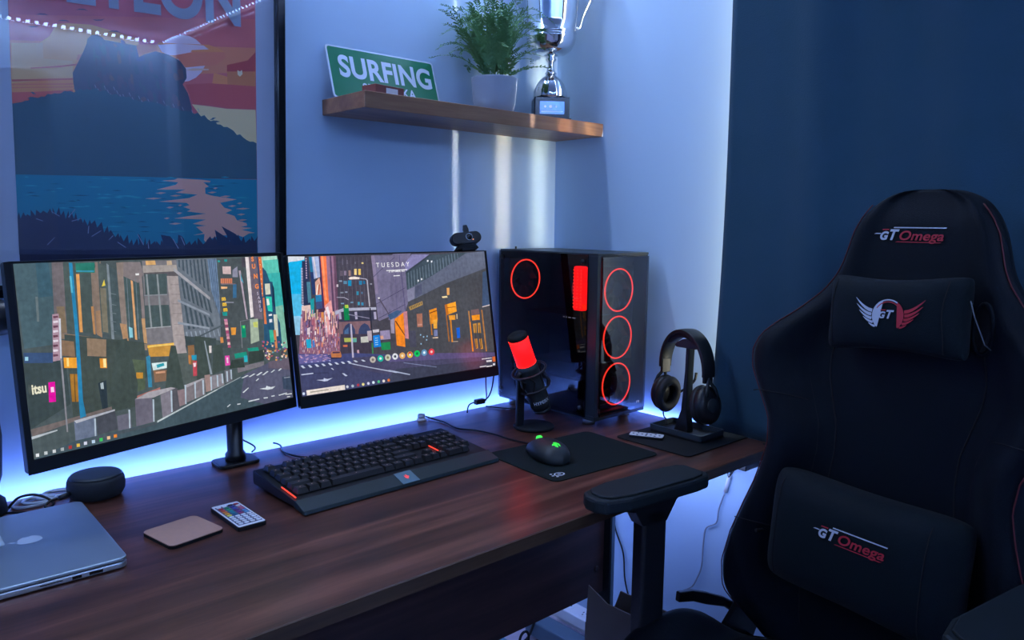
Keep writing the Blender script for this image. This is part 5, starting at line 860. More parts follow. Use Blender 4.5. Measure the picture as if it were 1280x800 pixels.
(53,183,191,1550,3247,1624,3263,1697,3248,1623,3238),(53,183,191,2937,3470,3108,3492,3281,3481,3107,3465),
(53,183,191,4968,2502,5161,2518,5356,2498,5160,2488),(22,113,133,4293,3343,4493,3366,4695,3353,4492,3337),
(25,130,148,3075,3488,3244,3510,3415,3499,3243,3483),(25,130,148,1495,2704,1575,2719,1653,2702,1573,2693),
(22,113,133,4981,2677,5133,2694,5286,2675,5132,2665),(25,130,148,3289,3430,3442,3451,3596,3438,3441,3423),
(43,176,180,2606,2929,2746,2946,2886,2930,2744,2919),(43,176,180,2832,2812,2947,2828,3062,2811,2946,2801),
(53,183,191,4353,2527,4410,2543,4465,2522,4408,2514),(53,183,191,1019,3279,1153,3297,1287,3285,1152,3272),
(43,176,180,3607,2450,3766,2465,3925,2445,3764,2436),(22,113,133,2995,2442,3099,2456,3201,2437,3097,2429),
(22,113,133,4325,3442,4387,3460,4448,3442,4386,3431),(25,130,148,2487,2617,2653,2632,2820,2615,2652,2605),
(22,113,133,1022,2729,1132,2744,1242,2727,1131,2719),(25,130,148,3204,2874,3375,2891,3548,2875,3374,2864),
(53,183,191,2667,3143,2807,3161,2948,3147,2806,3135),(53,183,191,4132,3125,4292,3144,4453,3129,4291,3116),
(53,183,191,4829,2413,5019,2429,5211,2407,5018,2399),(25,130,148,1454,3330,1558,3348,1661,3335,1557,3323),
(43,176,180,3563,3545,3647,3563,3730,3548,3646,3536),(53,183,191,2566,3136,2669,3153,2772,3138,2668,3127),
(43,176,180,2182,3079,2347,3097,2512,3084,2345,3071),(53,183,191,2163,2522,2296,2537,2429,2519,2295,2510),
(25,130,148,1161,3091,1234,3106,1306,3091,1233,3081),(53,183,191,4297,2799,4423,2817,4549,2798,4422,2788),
(43,176,180,1844,3029,1899,3044,1953,3028,1898,3019),(53,183,191,1540,2884,1660,2900,1780,2884,1659,2874),
(53,183,191,2338,3162,2432,3179,2525,3163,2431,3153),(43,176,180,4802,2890,4868,2907,4933,2887,4867,2878),
(53,183,191,4524,2470,4684,2486,4845,2465,4683,2456),(43,176,180,4415,3431,4524,3450,4633,3434,4523,3422),
(22,113,133,1086,3102,1193,3118,1300,3104,1192,3093),(22,113,133,4448,3406,4583,3427,4718,3412,4582,3398),
(53,183,191,3575,3362,3693,3381,3810,3366,3691,3354),(53,183,191,1149,2729,1213,2744,1275,2727,1211,2718),
(43,176,180,3395,2819,3535,2836,3676,2819,3534,2809),(43,176,180,3878,3212,3949,3229,4019,3212,3948,3201),
(25,130,148,2382,2992,2477,3009,2571,2992,2476,2982),(53,183,191,1789,2912,1929,2929,2070,2914,1928,2903),
(53,183,191,2247,3163,2294,3178,2339,3161,2292,3152),(25,130,148,2347,2437,2521,2451,2696,2432,2519,2424),
(25,130,148,3628,2959,3769,2977,3911,2961,3768,2949),(22,113,133,1871,3035,1919,3050,1967,3033,1918,3024),
(25,130,148,2624,2925,2705,2941,2784,2924,2703,2914),(43,176,180,1336,2580,1426,2594,1515,2576,1425,2568),
(25,130,148,2074,3388,2143,3405,2211,3389,2142,3379),(53,183,191,2331,2921,2411,2937,2490,2920,2410,2911),
(255,185,156,3781,3541,3962,3537,4283,3532,4459,3515,4445,3484,4306,3483,4416,3394,4339,3366,4341,3240,4497,3202,5012,3140,4646,3058,4734,2957,4903,2909,4755,2842,4951,2780,5001,2689,5215,2625,5227,2573,5077,2545,5335,2520,5101,2480,5400,2414,5262,2400,5123,2321,5016,2361,4620,2362,4410,2286,4317,2197,4269,2261,4287,2389,4048,2364,4263,2414,4117,2541,4319,2567,4045,2604,4325,2695,3672,2713,3978,2766,4330,2822,3945,2861,4021,2905,3876,2952,4000,2992,3941,3040,3392,3051,3994,3141,4170,3217,3732,3244,3928,3313,3356,3292,3739,3404,3789,3456,3470,3478,3719,3506),
(240,176,152,3330,3219,3435,3244,3541,3235,3434,3205),(240,176,152,3129,3104,3291,3130,3453,3123,3289,3092),
(240,176,152,3609,3174,3730,3200,3850,3192,3728,3161),(240,176,152,3527,2932,3604,2956,3680,2945,3602,2916),
(240,176,152,3768,2981,3808,3005,3846,2993,3806,2965),(240,176,152,3725,2817,3786,2841,3846,2829,3784,2801),
(240,176,152,3474,2710,3532,2733,3589,2721,3530,2694),(240,176,152,3564,2600,3697,2624,3829,2612,3695,2584),
(240,176,152,4386,3267,4483,3293,4580,3284,4482,3252),(240,176,152,4651,3191,4770,3218,4887,3209,4768,3177),
(240,176,152,4813,2990,4907,3015,4999,3005,4905,2974),(240,176,152,4984,2937,5145,2963,5308,2954,5144,2922),
(240,176,152,5006,2812,5101,2837,5195,2825,5099,2795),(240,176,152,5015,2689,5123,2714,5231,2702,5122,2672),
(240,176,152,4504,3360,4556,3384,4607,3374,4554,3344),(240,176,152,5014,3054,5074,3079,5133,3068,5073,3038),
(52,60,88,870,2021,888,2714,938,2795,957,2678,1008,2799,1037,2725,1070,2761,1119,2713,1125,2844,1196,2735,1215,2846,1280,2781,1326,2832,1388,2782,1440,2870,1476,2762,1480,2899,1531,2745,1587,2904,1610,2748,1664,2836,1688,2676,1742,2837,1754,2684,1788,2827,1828,2682,1865,2805,1891,2634,1945,2715,1978,2603,2005,2684,2058,2555,2098,2672,2120,2590,2188,2660,2222,2520,2306,2632,2339,2418,2408,2556,2424,2421,2460,2474,2536,2330,2596,2416,2612,2323,2629,2380,2686,2247,2765,2381,2782,2194,2839,2289,2859,2163,2940,2306,2960,2168,3008,2290,3056,2155,3091,2330,3104,2166,3176,2293,3192,2177,3281,2249,3288,2196,3304,2249,3375,2159,3404,2266,3453,2187,3461,2271,3541,2164,3580,2320,3628,2147,3646,2239,3715,2187,3755,2301,3814,2195,3842,2321,3895,2163,3971,2240,4001,2161,4089,2260,4122,2159,4144,2311,4250,2169,4319,2238,4325,2256,4404,2341,4449,2259,4499,2347,4553,2232,4555,2339,4629,2210,4710,2340,4737,2231,4796,2393,4820,2224,4885,2385,4941,2213,5017,2382,5073,2208,5138,2331,5173,2197,5283,2290,5299,2232,5317,2348,5380,2232,5473,2338,5441,2253,5440,1931),
(36,57,90,3396,2378,3584,2341,3742,2102,3445,2168),(36,57,90,3742,2377,3825,2340,3866,2151,3720,2165),
(36,57,90,4508,2479,4800,2284,4822,2153,4560,2156),(36,57,90,4658,2556,4964,2388,5144,2149,4875,2152),
(36,57,90,2958,2403,2991,2367,3050,2173,2981,2173),(163,167,188,3641,2291,3741,2095,3729,2085,3627,2286),
(163,167,188,3801,2340,3871,2163,3858,2151,3788,2335),(163,167,188,2958,2391,3055,2185,3041,2173,2946,2386),
(163,167,188,3145,2245,3157,2098,3142,2093,3136,2240),(148,153,179,1727,2712,1858,2874,1863,2862,1741,2708),
(148,153,179,1784,2645,1961,2697,1960,2688,1787,2631),(148,153,179,1202,2688,1316,2640,1306,2633,1202,2674),
(148,153,179,2109,2351,2284,2463,2288,2453,2119,2342),(148,153,179,2049,2404,2067,2543,2082,2550,2065,2404),
(148,153,179,2414,2279,2494,2368,2503,2359,2420,2274),(148,153,179,2961,2379,3043,2197,3034,2187,2952,2372),
(148,153,179,2575,2237,2724,2128,2715,2119,2566,2228),(148,153,179,1348,2192,1485,2337,1490,2330,1359,2187),
(148,153,179,1463,2821,1593,2733,1585,2724,1459,2810),]

# ============================================================ the room
def struct(name, *a, **k): return tag(bx(name, *a, **k), kind='structure')
struct('floor', -3.2, .14, -3.12, .1, -.08, 0, FLOOR)
struct('ceiling', -3.3, .14, -3.2, .1, 2.3, 2.38, CEIL)
struct('wall_back', -3.3, .14, 0, .1, 0, 2.3, WALL)
struct('wall_left', -3.3, -3.2, -3.12, 0, 0, 2.3, WALL)
struct('wall_front', -3.3, .14, -3.22, -3.12, 0, 2.3, WALL)
bm = bmesh.new()
for a in ((0, .12, -.85, 0, 0, 2.3), (0, .12, -3.12, -2.25, 0, 2.3), (0, .12, -2.25, -.85, 0, .92), (0, .12, -2.25, -.85, 2.12, 2.3)): box(bm, *a)
tag(fin('wall_right', bm, WALL), kind='structure')
wn = tag(bx('window_1', .05, .09, -2.25, -2.19, .92, 2.12, WHT), kind='structure')
for a in ((.05, .09, -.91, -.85, .92, 2.12), (.05, .09, -2.19, -.91, .92, .98), (.05, .09, -2.19, -.91, 2.06, 2.12), (.05, .09, -1.57, -1.53, .98, 2.06)):
    bx('window_frame', *a, WHT, wn)
bx('window_pane', .066, .072, -2.19, -.91, .98, 2.06, WGLASS, wn)
tag(bx('window_sill', -.01, .05, -2.3, -.83, .90, .92, WHT, wn))
struct('baseboard_back', -3.2, -.012, -.012, 0, 0, .07, WHT)
struct('baseboard_right', -.012, 0, -3.12, -.012, 0, .07, WHT)
# wardrobe on the far side of the room, seen only in the picture glass
wd = thing('wardrobe', 'white two-door wardrobe reflected in the poster glass', 'wardrobe', (-1.35, -3.1, 0))
bx('carcass', -.62, .62, 0, .5, 0, 1.95, WHT, wd, bevel=.003)
for s in (-1, 1):
    d = bx('door', min(s*.006, s*.61), max(s*.006, s*.61), .502, .52, .06, 1.93, WHT, wd, bevel=.003)
    bx('handle', s*.05-.006, s*.05+.006, .521, .54, .95, 1.15, SILV, d, bevel=.002)

# LED strips: the tape and its row of diodes
def led_strip(label, p0, p1, n, size, nrm):
    p0, p1 = Vector(p0), Vector(p1); d = (p1 - p0).normalized(); nr = Vector(nrm).normalized(); s = d.cross(nr)
    t = thing('led_strip', label, 'light strip', p0)
    q = lambda v: v - p0
    def slab(bm, a, b, w, th, off):
        f = [bm.verts.new(q(P + s*w*i + nr*(off + th*j))) for P in (a, b) for i in (-1, 1) for j in (0, 1)]
        for F in ((0, 1, 3, 2), (4, 6, 7, 5), (0, 4, 5, 1), (2, 3, 7, 6), (0, 2, 6, 4), (1, 5, 7, 3)): bm.faces.new([f[i] for i in F])
    bm = bmesh.new(); slab(bm, p0, p1, .005, .002, 0); fin('tape', bm, WHT, t)
    bm = bmesh.new(); L = (p1 - p0).length
    for i in range(n):
        c = p0 + d * L * (i + .5) / n; slab(bm, c - d*size, c + d*size, size, .0015, .002)
    tag(fin('diode', bm, LEDW, t), kind='stuff'); return t
led_strip('blue LED strip along the ceiling above the window curtain', (-.02, -3.08, 2.28), (-.02, -.1, 2.28), 84, .0046, (-1, 0, -1))
led_strip('blue LED strip along the ceiling above the wardrobe wall', (-3.1, -3.1, 2.28), (-.05, -3.1, 2.28), 74, .0085, (0, 1, -1))
led_strip('blue LED strip along the ceiling above the picture wall', (-3.1, -.02, 2.28), (-.05, -.02, 2.28), 90, .004, (0, -1, -1))
led_strip('blue LED strip stuck to the back edge of the desk', (-2.6, -.0465, .735), (-.03, -.0465, .735), 90, .003, (0, 1, 0))

# ============================================================ desk
dk = thing('desk', 'walnut desk running along the wall under the monitors', 'desk', (-1.3, -.4, 0))
def D(x0, x1, y0, y1, z0, z1): return (x0+1.3, x1+1.3, y0+.4, y1+.4, z0, z1)
dt = bx('desktop', *D(-2.75, -.02, -.785, -.048, .727, .75), DESK, dk, bevel=.0012)
bx('edge_band', *D(-2.75, -.02, -.7868, -.7848, .7275, .7493), EDGE, dt)
mp = bx('modesty_panel', *D(-2.6, -.152, -.365, -.347, .262, .726), PANEL, dk, bevel=.001)
fin('screw_cap', lathe(bmesh.new(), [(.009, 0), (.009, .002), (.006, .003)], 16, Matrix.Translation((1.3-.181, .035, .335)) @ Matrix.Rotation(PI/2, 4, 'X')), PANEL, mp, smooth=True)
for x in (-.138, -2.62):
    lg = bx('leg', *D(x-.004, x+.009, -.385, -.368, .05, .726), STEEL, dk, bevel=.002)
    bx('side_plate', *D(x-.012, x-.0045, -.385, -.337, .05, .726), BLKM, dk, bevel=.001)
    ft = bx('foot', *D(x-.03, x+.03, -.70, -.07, .018, .07), STEEL, dk, bevel=.005)
    bx('top_rail', *D(x-.02, x+.02, -.70, -.10, .70, .7265), STEEL, dk, bevel=.002)
    for y in (-.66, -.11):
        fin('glide', lathe(bmesh.new(), [(.014, 0), (.014, .012), (.006, .018)], 16, Matrix.Translation((x+1.3, y+.4, 0))), BLK, ft, smooth=True)

# ============================================================ picture, shelf
pf = thing('framed_poster', 'large framed poster of a rocky hill over a lake, behind the left monitor', 'poster', (-1.18, 0, 1.5))
pf.rotation_euler = (0, .0225, 0)              # it hangs a little crooked
def P(x, z, y): return (x - 1.5 + 1.18 - (z - .5) * .0225, y, z + 1.0 - 1.5 + (x - .32) * .0225)
bx('backing_board', -1.455+1.18, -.892+1.18, -.010, -.001, 1.13-1.5, 1.93-1.5, BLKM, pf)
bx('mount', -1.45+1.18, -.90+1.18, -.0115, -.0101, 1.14-1.5, 1.92-1.5, mat('poster_mount', (.62, .66, .74), .7), pf)
extra = [((.88, .42, .44), [(.090, .17), (.546, .17), (.5605, .875), (.1045, .875)]), ((.10, .13, .25), [(.090, .17), (.5455, .17), (.5465, .21), (.090, .21)])]
pr = artwork('print', ART_P, PRINT, pf, lambda x, z, k: P(min(max(x, .0962 + (z - .5)*.0225), .5525 + (z - .5)*.0225), min(max(z, .17), .875), -.0118 - k), extra)
text('lettering', 'CEYLON', .130, lambda a, b: P(.113 + a, .669 + b + a * .038, -.0160), mat('poster_letters', (.40, .44, .52), .6), pr, bold=.0045, xs=.815)
for a in ((-.9055, -.8870, 1.118, 1.942), (-1.4615, -1.4430, 1.118, 1.942)):
    bx('frame_rail', a[0]+1.18, a[1]+1.18, -.030, -.0005, a[2]-1.5, a[3]-1.5, BLKG, pf, bevel=.0015)
for z in (1.118, 1.925): bx('frame_rail', -1.4430+1.18, -.9055+1.18, -.030, -.0005, z-1.5, z+.017-1.5, BLKG, pf, bevel=.0015)
bx('glass', -.2680, .2680, -.0007, .0007, 1.1352-1.5, 1.9248-1.5, PGLASS, pf, M=Matrix.Translation((.0057, -.0232, 0)) @ Matrix.Rotation(.0205, 4, 'Z'))

sh = tag(bx('floating_shelf', -.3905, .3895, -.19, 0, -.018, .018, SHELFW, bevel=.0015), 'brown wooden floating shelf in the wall corner above the monitors', 'shelf')
sh.location = (-.391, -.0005, 1.534)
fin('end_chip', prism(bmesh.new(), [(.3835, -.018), (.3893, -.018), (.3893, .002)], .1901, .1906, Matrix.Rotation(PI/2, 4, 'X')), WHT, sh)
SZ = 1.5521
# green sign leaning on the wall
sg = thing('road_sign', 'green SURFING plate with white border leaning on the shelf wall', 'sign', (-.78, -.055, SZ))
lean = math.atan2(.04, .122)
MS = Matrix.Rotation(PI/2 - lean, 4, 'X')
def SF(d=0): return lambda a, b: MS @ Vector((a, b, .001 + d))
bm = prism(bmesh.new(), rrect(.306, .132, .008, 5, .153, .066), -.001, .0008, MS); fin('plate', bm, SIGNW, sg)
bm = prism(bmesh.new(), rrect(.298, .124, .006, 5, .153, .066), .0008, .0012, MS); fin('green_face', bm, GREEN, sg)
text('lettering', 'SURFING', .074, lambda a, b: MS @ Vector((.026 + a, .057 + b, .0016)), SIGNW, sg, bold=.0022, xs=.88, space=1.03)
text('lettering', 'SRI LANKA', .032, lambda a, b: MS @ Vector((.082 + a, .023 + b, .0016)), SIGNW, sg, bold=.0006, xs=.9, space=1.1)
# small box in front of the sign
sb = thing('small_box', 'small flat red-brown box in front of the green sign', 'box', (-.692, -.125, SZ), .12)
fin('carton', prism(bmesh.new(), rrect(.085, .05, .003), 0, .0245), mat('red_brown_card', (.20, .055, .05), .6), sb, bevel=.001)
bx('printed_label', -.012, .022, -.0256, -.0251, .006, .019, WHT, sb)
# potted fern
pt = thing('potted_fern', 'green feathery fern in a grey pot on the shelf', 'plant', (-.338, -.105, SZ))
fin('pot', lathe(bmesh.new(), [(.044, 0), (.05, .004), (.056, .03), (.0605, .088), (.0615, .092), (.058, .092), (.055, .08)], 36, cap=True), POT, pt, smooth=True)
fin('soil', lathe(bmesh.new(), [(.0555, .070), (.056, .080), (.0, .083)], 24), mat('soil', (.03, .02, .012), .95), pt)
random.seed(5)
def frond(az, reach, height, droop, n=15, wid=.016):
    bm = bmesh.new(); pts = []
    base = Vector((math.cos(az)*.018, math.sin(az)*.018, .078))
    for i in range(n + 1):
        t = i / n
        r = reach * (t ** 1.25); z = height * math.sin(min(t * (1.35 + droop), PI * .93)) / math.sin(min(1.35, 1.35 + droop)) if droop else height * t
        wob = .010 * math.sin(t * 5 + az * 3)
        pts.append(base + Vector((math.cos(az) * r - math.sin(az) * wob, math.sin(az) * r + math.cos(az) * wob, z)))
    for p in pts:                                   # keep clear of the wall and shelf
        p.y = min(p.y, .095)
    tube(bm, pts, .0009, 4, rad=[.0012 - .0008 * i / n for i in range(n + 1)])
    for i in range(3, n + 1):
        t = i / n; tg = (pts[i] - pts[i-1]).normalized(); sd = tg.cross(Vector((0, 0, 1)))
        if sd.length < .1: sd = Vector((1, 0, 0))
        sd.normalize(); up = sd.cross(tg)
        L = wid * (1.15 - .75 * t) * (.7 + .6 * random.random())
        for s in (-1, 1):
            for q in (0, .5):
                b = pts[i] - tg * (q * (pts[i] - pts[i-1]).length)
                d = (sd * s + tg * .55 + up * random.uniform(-.3, .5)).normalized()
                wv = tg * (L * .24)
                a = bm.verts.new(b); c = bm.verts.new(b + d * L * .55 + wv); e = bm.verts.new(b + d * L); g = bm.verts.new(b + d * L * .5 - wv)
                bm.faces.new((a, c, e, g))
    for v in bm.verts: v.co.y = min(v.co.y, .100); v.co.x = min(v.co.x, .124)
    return fin('frond', bm, FERN, pt, recalc=False)
for i in range(92):
    az = 2 * PI * (i * .618) + random.uniform(-.2, .2)
    k = i / 92
    frond(az, .035 + .115 * k ** .6 * random.uniform(.55, 1.15), .205 - .15 * k * random.uniform(.2, 1.15), .3 + .6 * k, 13, random.uniform(.014, .021))
for az, r, h, d in ((PI*.95, .15, .155, .30), (PI*1.02, .165, .115, .35), (PI*.8, .12, .19, .2), (-.35, .15, .10, .5), (-.55, .14, .05, .6), (-.1, .13, .12, .4), (PI*1.2, .11, .15, .3)): frond(az, r, h, d, 17, .02)
# trophy
tr = thing('trophy', 'silver two-handled trophy cup on a dark plinth, beside the fern', 'trophy', (-.124, -.098, SZ), math.radians(-38))
fin('plinth', prism(prism(bmesh.new(), rrect(.108, .098, .004), 0, .007), rrect(.098, .088, .003), .007, .064), mat('plinth_lacquer', (.008, .012, .03), .18), tr, bevel=.001)
pq = bx('name_plate', -.034, .034, -.0462, -.0442, .018, .052, mat('plaque_blue', (.25, .42, .8), .25, .7), tr)
decals('plate_engraving', [(0, [(-.026 + i*.017 - r*math.cos(a*PI/4)*1, .038 + r*math.sin(a*PI/4)) for a in range(8)]) for i, r in ((.4, .0035), (1.3, .0045), (2.2, .003))] + [(0, [(-.03, .024), (.03, .024), (.03, .0255), (-.03, .0255)])], lambda a, b: (a, -.0464, b), [WHL], pq)
fin('foot', lathe(bmesh.new(), [(.044, .0645), (.046, .072), (.045, .085), (.038, .104), (.028, .118), (.016, .127), (.012, .131)], 56, ripple=(1, 4, .035, 14)), CHROME, tr, smooth=True)
fin('stem', lathe(bmesh.new(), [(.012, .1311), (.017, .134), (.012, .139), (.008, .152), (.009, .165), (.015, .172), (.011, .178), (.02, .184)], 28), CHROME, tr, smooth=True)
fin('bowl', lathe(bmesh.new(), [(0.021, 0.184), (0.0415, 0.188), (0.0561, 0.197), (0.0647, 0.212), (0.0683, 0.226), (0.0702, 0.229), (0.0671, 0.232), (0.0695, 0.238), (0.0714, 0.241), (0.0683, 0.244), (0.0708, 0.27), (0.0756, 0.32), (0.083, 0.38), (0.0976, 0.43), (0.1074, 0.455), (0.1049, 0.457), (0.0915, 0.43), (0.0732, 0.36), (0.0634, 0.25), (0.0366, 0.2), (0.0, 0.195)], 48), CHROME, tr, smooth=True)
for s in (-1, 1):
    P0 = [(s*.071, 0, .262), (s*.076, 0, .257), (s*.082, 0, .268), (s*.088, 0, .290), (s*.100, 0, .318), (s*.112, 0, .345), (s*.118, 0, .372), (s*.106, 0, .388), (s*.094, 0, .376), (s*.098, 0, .40), (s*.100, 0, .425), (s*.098, 0, .44)]
    fin('handle', tube(bmesh.new(), smooth_pts(P0, 5), .0035, 8, rad=None), CHROME, tr, smooth=True)

# ============================================================ curtain
bm = bmesh.new(); ny, nz = 150, 40; rows = []
for j in range(nz + 1):
    t = j / nz; z = .762 + (2.22 - .762) * t; row = []
    for i in range(ny + 1):
        s = i / ny; y = -.637 + .018 * (1 - t) * (1 - s) - .008*math.sin(t*5)*(1-s) - s * 2.15
        fold = .020 * math.sin(s * 44 + .5 * math.sin(t * 2)) * (.55 + .45 * math.sin(s * 9 + 1)) + .007 * math.sin(s * 97 + t * 1.5)
        fold *= min(1, s * 9 + .12)
        wr = .0035 * math.sin(t * 26 + s * 60) * max(0, .45 - t) * 2
        row.append(bm.verts.new((-.052 + fold * .6 + wr * min(1, s*9+.1) - (.004 * (1 - t) ** 3), y, z)))
    rows.append(row)
for a, b in zip(rows, rows[1:]):
    for i in range(ny): bm.faces.new((a[i], a[i+1], b[i+1], b[i]))
cu = fin('curtain', bm, CLOTH, None, smooth=True); so = cu.modifiers.new('thick', 'SOLIDIFY'); so.thickness = .003
tag(cu, 'dark blue curtain hanging over the window behind the gaming chair', 'curtain')
rodt = fin('curtain_rod', tube(bmesh.new(), [(-.052, -.60, 2.235), (-.052, -2.85, 2.235)], .011, 12), BLK, None, smooth=True); tag(rodt, 'black rod that carries the dark blue curtain', 'curtain rod')
for y in (-.64, -2.82):
    fin('bracket', tube(bmesh.new(), [(-.052, y, 2.235), (-.001, y, 2.235)], .006, 8), BLK, rodt)

# ============================================================ monitors
def monitor(label, W, H, yaw, tilt, bl, sx0, sx1, sz0, sz1, art):
    """local frame: x along the screen, z up the screen, -y towards the viewer, origin at the lower left front corner"""
    c, s = math.cos(yaw), math.sin(yaw); a = Vector((c, s, 0)); n = Vector((-s, c, 0))
    up = Vector((0, 0, 1)) * math.cos(tilt) + n * math.sin(tilt); yv = up.cross(a)
    t = bpy.data.objects.new('monitor', None); COL.objects.link(t); tag(t, label, 'monitor')
    M = Matrix((a, yv, up)).transposed().to_4x4(); M.translation = Vector(bl); t.matrix_world = M
    bm = prism(bmesh.new(), rrect(W - .004, H, .006, 4, W/2 + .002, H/2), -.018, -.0002, Matrix.Rotation(PI/2, 4, 'X'))
    fin('housing', bm, BLK, t, bevel=.0008)
    bm = bmesh.new()
    for x0, x1, z0, z1 in ((0.001, W-.001, .001, sz0-.001), (.001, W-.001, sz1+.001, H-.001), (.001, sx0-.001, sz0-.001, sz1+.001), (sx1+.001, W-.001, sz0-.001, sz1+.001)): box(bm, x0, x1, -.0022, -.0003, z0, z1)
    fin('bezel', bm, BLKM, t)
    artwork('screen_picture', art, SCREEN, t, lambda x, z, k: (x, -.0004 - k, z))
    bm = prism(bmesh.new(), rrect(W*.5, H*.42, .02, 5, W/2, H*.5), -.045, -.018, Matrix.Rotation(PI/2, 4, 'X'))
    fin('rear_bulge', bm, BLKM, t, bevel=.004)
    return t, M
mL, ML = monitor('left wide monitor, angled in, showing a grey street of stone buildings', .535, .3294, .2799, .093, (-1.4709, -.3364, .8758), .0115, .5265, .0225, .3245, ART_L)
mR, MR = monitor('right wide monitor, parallel to the wall, showing a street with taxi and date', .56, .3269, .0166, .1668, (-.9603, -.2141, .8758), .0065, .5515, .0255, .3238, ART_R)
SCT = mat('screen_text', (.02, .02, .02), .4, emit=(.95, .95, .98), power=.95)
def st(par, name, s, size, x, z, m, **k): return text(name, s, size, lambda a, b: (x + a, -.0055, z + b), m, par, **k)
em = lambda n, c: mat(n, (.02, .02, .02), .4, emit=tuple(lin(c)[:3]), power=.95)
st(mL, 'screen_text', 'itsu', .0215, .0170, .1245, em('sign_cream', 'ece8cc'), bold=.0007, xs=.72)
OR_ = em('sign_orange', 'f58a44'); YE = em('sign_yellow', 'f4c430')
for s, x, z in (('S', .4500, .3130), ('U', .4497, .2985), ('N', .4518, .2785), ('G', .4527, .2580)): st(mL, 'screen_text', s, .0125, x, z, OR_, bold=.0006)
for i, s in enumerate('SAMSU'): st(mL, 'screen_text', s, .0085, .4560 + i*.0006, .2450 - i*.0085, em('sign_grey', 'b4acc0'), bold=.0003)
for x, z in ((.3722, .2405), (.3728, .2300), (.3738, .2195)): st(mL, 'screen_text', 'm', .0115, x, z, YE, bold=.0007)
st(mR, 'screen_text', 'TUESDAY', .0150, .2185, .2925, SCT, space=1.62)
st(mR, 'screen_text', '21 SEPTEMBER, 2021', .0052, .2505, .2800, SCT, bold=.0001)

# webcam on the right monitor
wc = bpy.data.objects.new('webcam', None); COL.objects.link(wc); tag(wc, 'small black webcam clipped on top of the right monitor', 'webcam')
wc.matrix_world = MR @ Matrix.Translation((.497, 0, .3272)) @ Matrix.Rotation(-.1668, 4, 'X') @ Matrix.Rotation(-.32, 4, 'Z')
bm = prism(bmesh.new(), rrect(.080, .030, .0148, 7), -.010, .012, Matrix.Translation((0, -.004, .030)) @ Matrix.Rotation(PI/2, 4, 'X'))
fin('camera_body', bm, BLK, wc, bevel=.0015)
fin('lens', lathe(bmesh.new(), [(.0075, 0), (.0075, .003), (.0, .0035)], 24, Matrix.Translation((.006, -.0162, .031)) @ Matrix.Rotation(PI/2, 4, 'X')), BLKG, wc, smooth=True)
fin('lens_ring', ring(bmesh.new(), (.006, -.0175, .031), .0082, .0009), mat('ring_silver', (.6, .65, .75), .25, .8), wc, smooth=True)
fin('indicator', lathe(bmesh.new(), [(.0014, 0), (.0014, .001)], 10, Matrix.Translation((.0155, -.0165, .0235)) @ Matrix.Rotation(PI/2, 4, 'X')), mat('amber_led', (.5, .2, .1), .4, emit=(1, .35, .12), power=1.5), wc)
fin('privacy_flap', prism(bmesh.new(), [(-.0065, 0), (.0065, 0), (.0075, .010), (.0048, .021), (-.0048, .021), (-.0075, .010)], -.006, -.002, Matrix.Translation((.006, -.008, .0445)) @ Matrix.Rotation(PI/2, 4, 'X')), BLK, wc)
fin('mounting_clip', prism(bmesh.new(), [(-.036, .001), (.028, .001), (.022, .011), (.004, .016), (-.020, .016)], -.016, .014, Matrix.Rotation(PI/2, 4, 'X')), BLKM, wc, bevel=.001)
bx('front_lip', -.02, .02, -.0185, -.0145, -.004, .004, BLKM, wc, bevel=.001)

# monitor stand: clamp base, post and two arms
ms = thing('monitor_stand', 'black post and foot plate holding both monitors at the wall', 'monitor stand', (-1.055, -.096, .7502))
fin('foot_plate', prism(bmesh.new(), rrect(.088, .066, .014, 4), 0, .008), BLK, ms, bevel=.002)
fin('post', lathe(bmesh.new(), [(.021, .008), (.021, .022), (.0165, .028), (.0165, .30)], 28), BLK, ms, smooth=True)
fin('collar', lathe(bmesh.new(), [(.024, .24), (.024, .275)], 28), BLK, ms, smooth=True)
for x1, y1 in ((-1.205, -.206), (-.74, -.128)):
    fin('arm', tube(bmesh.new(), [(0, -.012, .262), ((x1+1.055)*.55, (y1+.096)*.4+.018, .275), (x1+1.055, y1+.096+.036, .285)], .011, 10), BLK, ms, smooth=True)
    bx('mounting_plate', x1+1.055-.035, x1+1.055+.035, y1+.096+.028, y1+.096+.034, .25, .32, BLK, ms, bevel=.002)

# ============================================================ tower computer
X0, X1, Y0, Y1, Z0, Z1 = -.251, -.049, -.405, -.035, .767, 1.196
pc = thing('desktop_computer', 'black tower computer with red ring fans behind smoked glass', 'computer', (-.15, -.22, .7502))
def Q(x, y, z): return (x + .15, y + .22, z - .7502)
def pb(name, x0, x1, y0, y1, z0, z1, m, par=pc, bevel=.001): return bx(name, x0+.15, x1+.15, y0+.22, y1+.22, z0-.7502, z1-.7502, m, par, bevel)
CASE = mat('case_steel', (.016, .024, .032), .35)
pb('top_panel', X0, X1, Y0, Y1, Z1-.006, Z1, mat('case_top', (.02, .03, .04), .4))
pb('base_panel', X0, X1, Y0, Y1, Z0, Z0+.012, CASE)
pb('rear_panel', X0+.001, X1-.001, Y1-.004, Y1, Z0+.012, Z1-.006, CASE)
pb('right_panel', X1-.004, X1, Y0+.002, Y1-.004, Z0+.012, Z1-.006, CASE)
pb('corner_pillar', X0, X0+.014, Y0, Y0+.034, Z0+.012, Z1-.006, CASE)
pb('front_rail', X1-.008, X1-.004, Y0, Y0+.02, Z0+.012, Z1-.006, CASE)
pb('front_rail', X0+.014, X1-.004, Y0+.001, Y0+.02, Z0+.012, Z0+.02, CASE)
pb('front_rail', X0+.014, X1-.004, Y0+.001, Y0+.02, Z1-.012, Z1-.006, CASE)
sgl = pb('side_glass', X0-.0045, X0-.0005, Y0+.030, Y1, Z0+.006, Z1-.003, DGLASS)
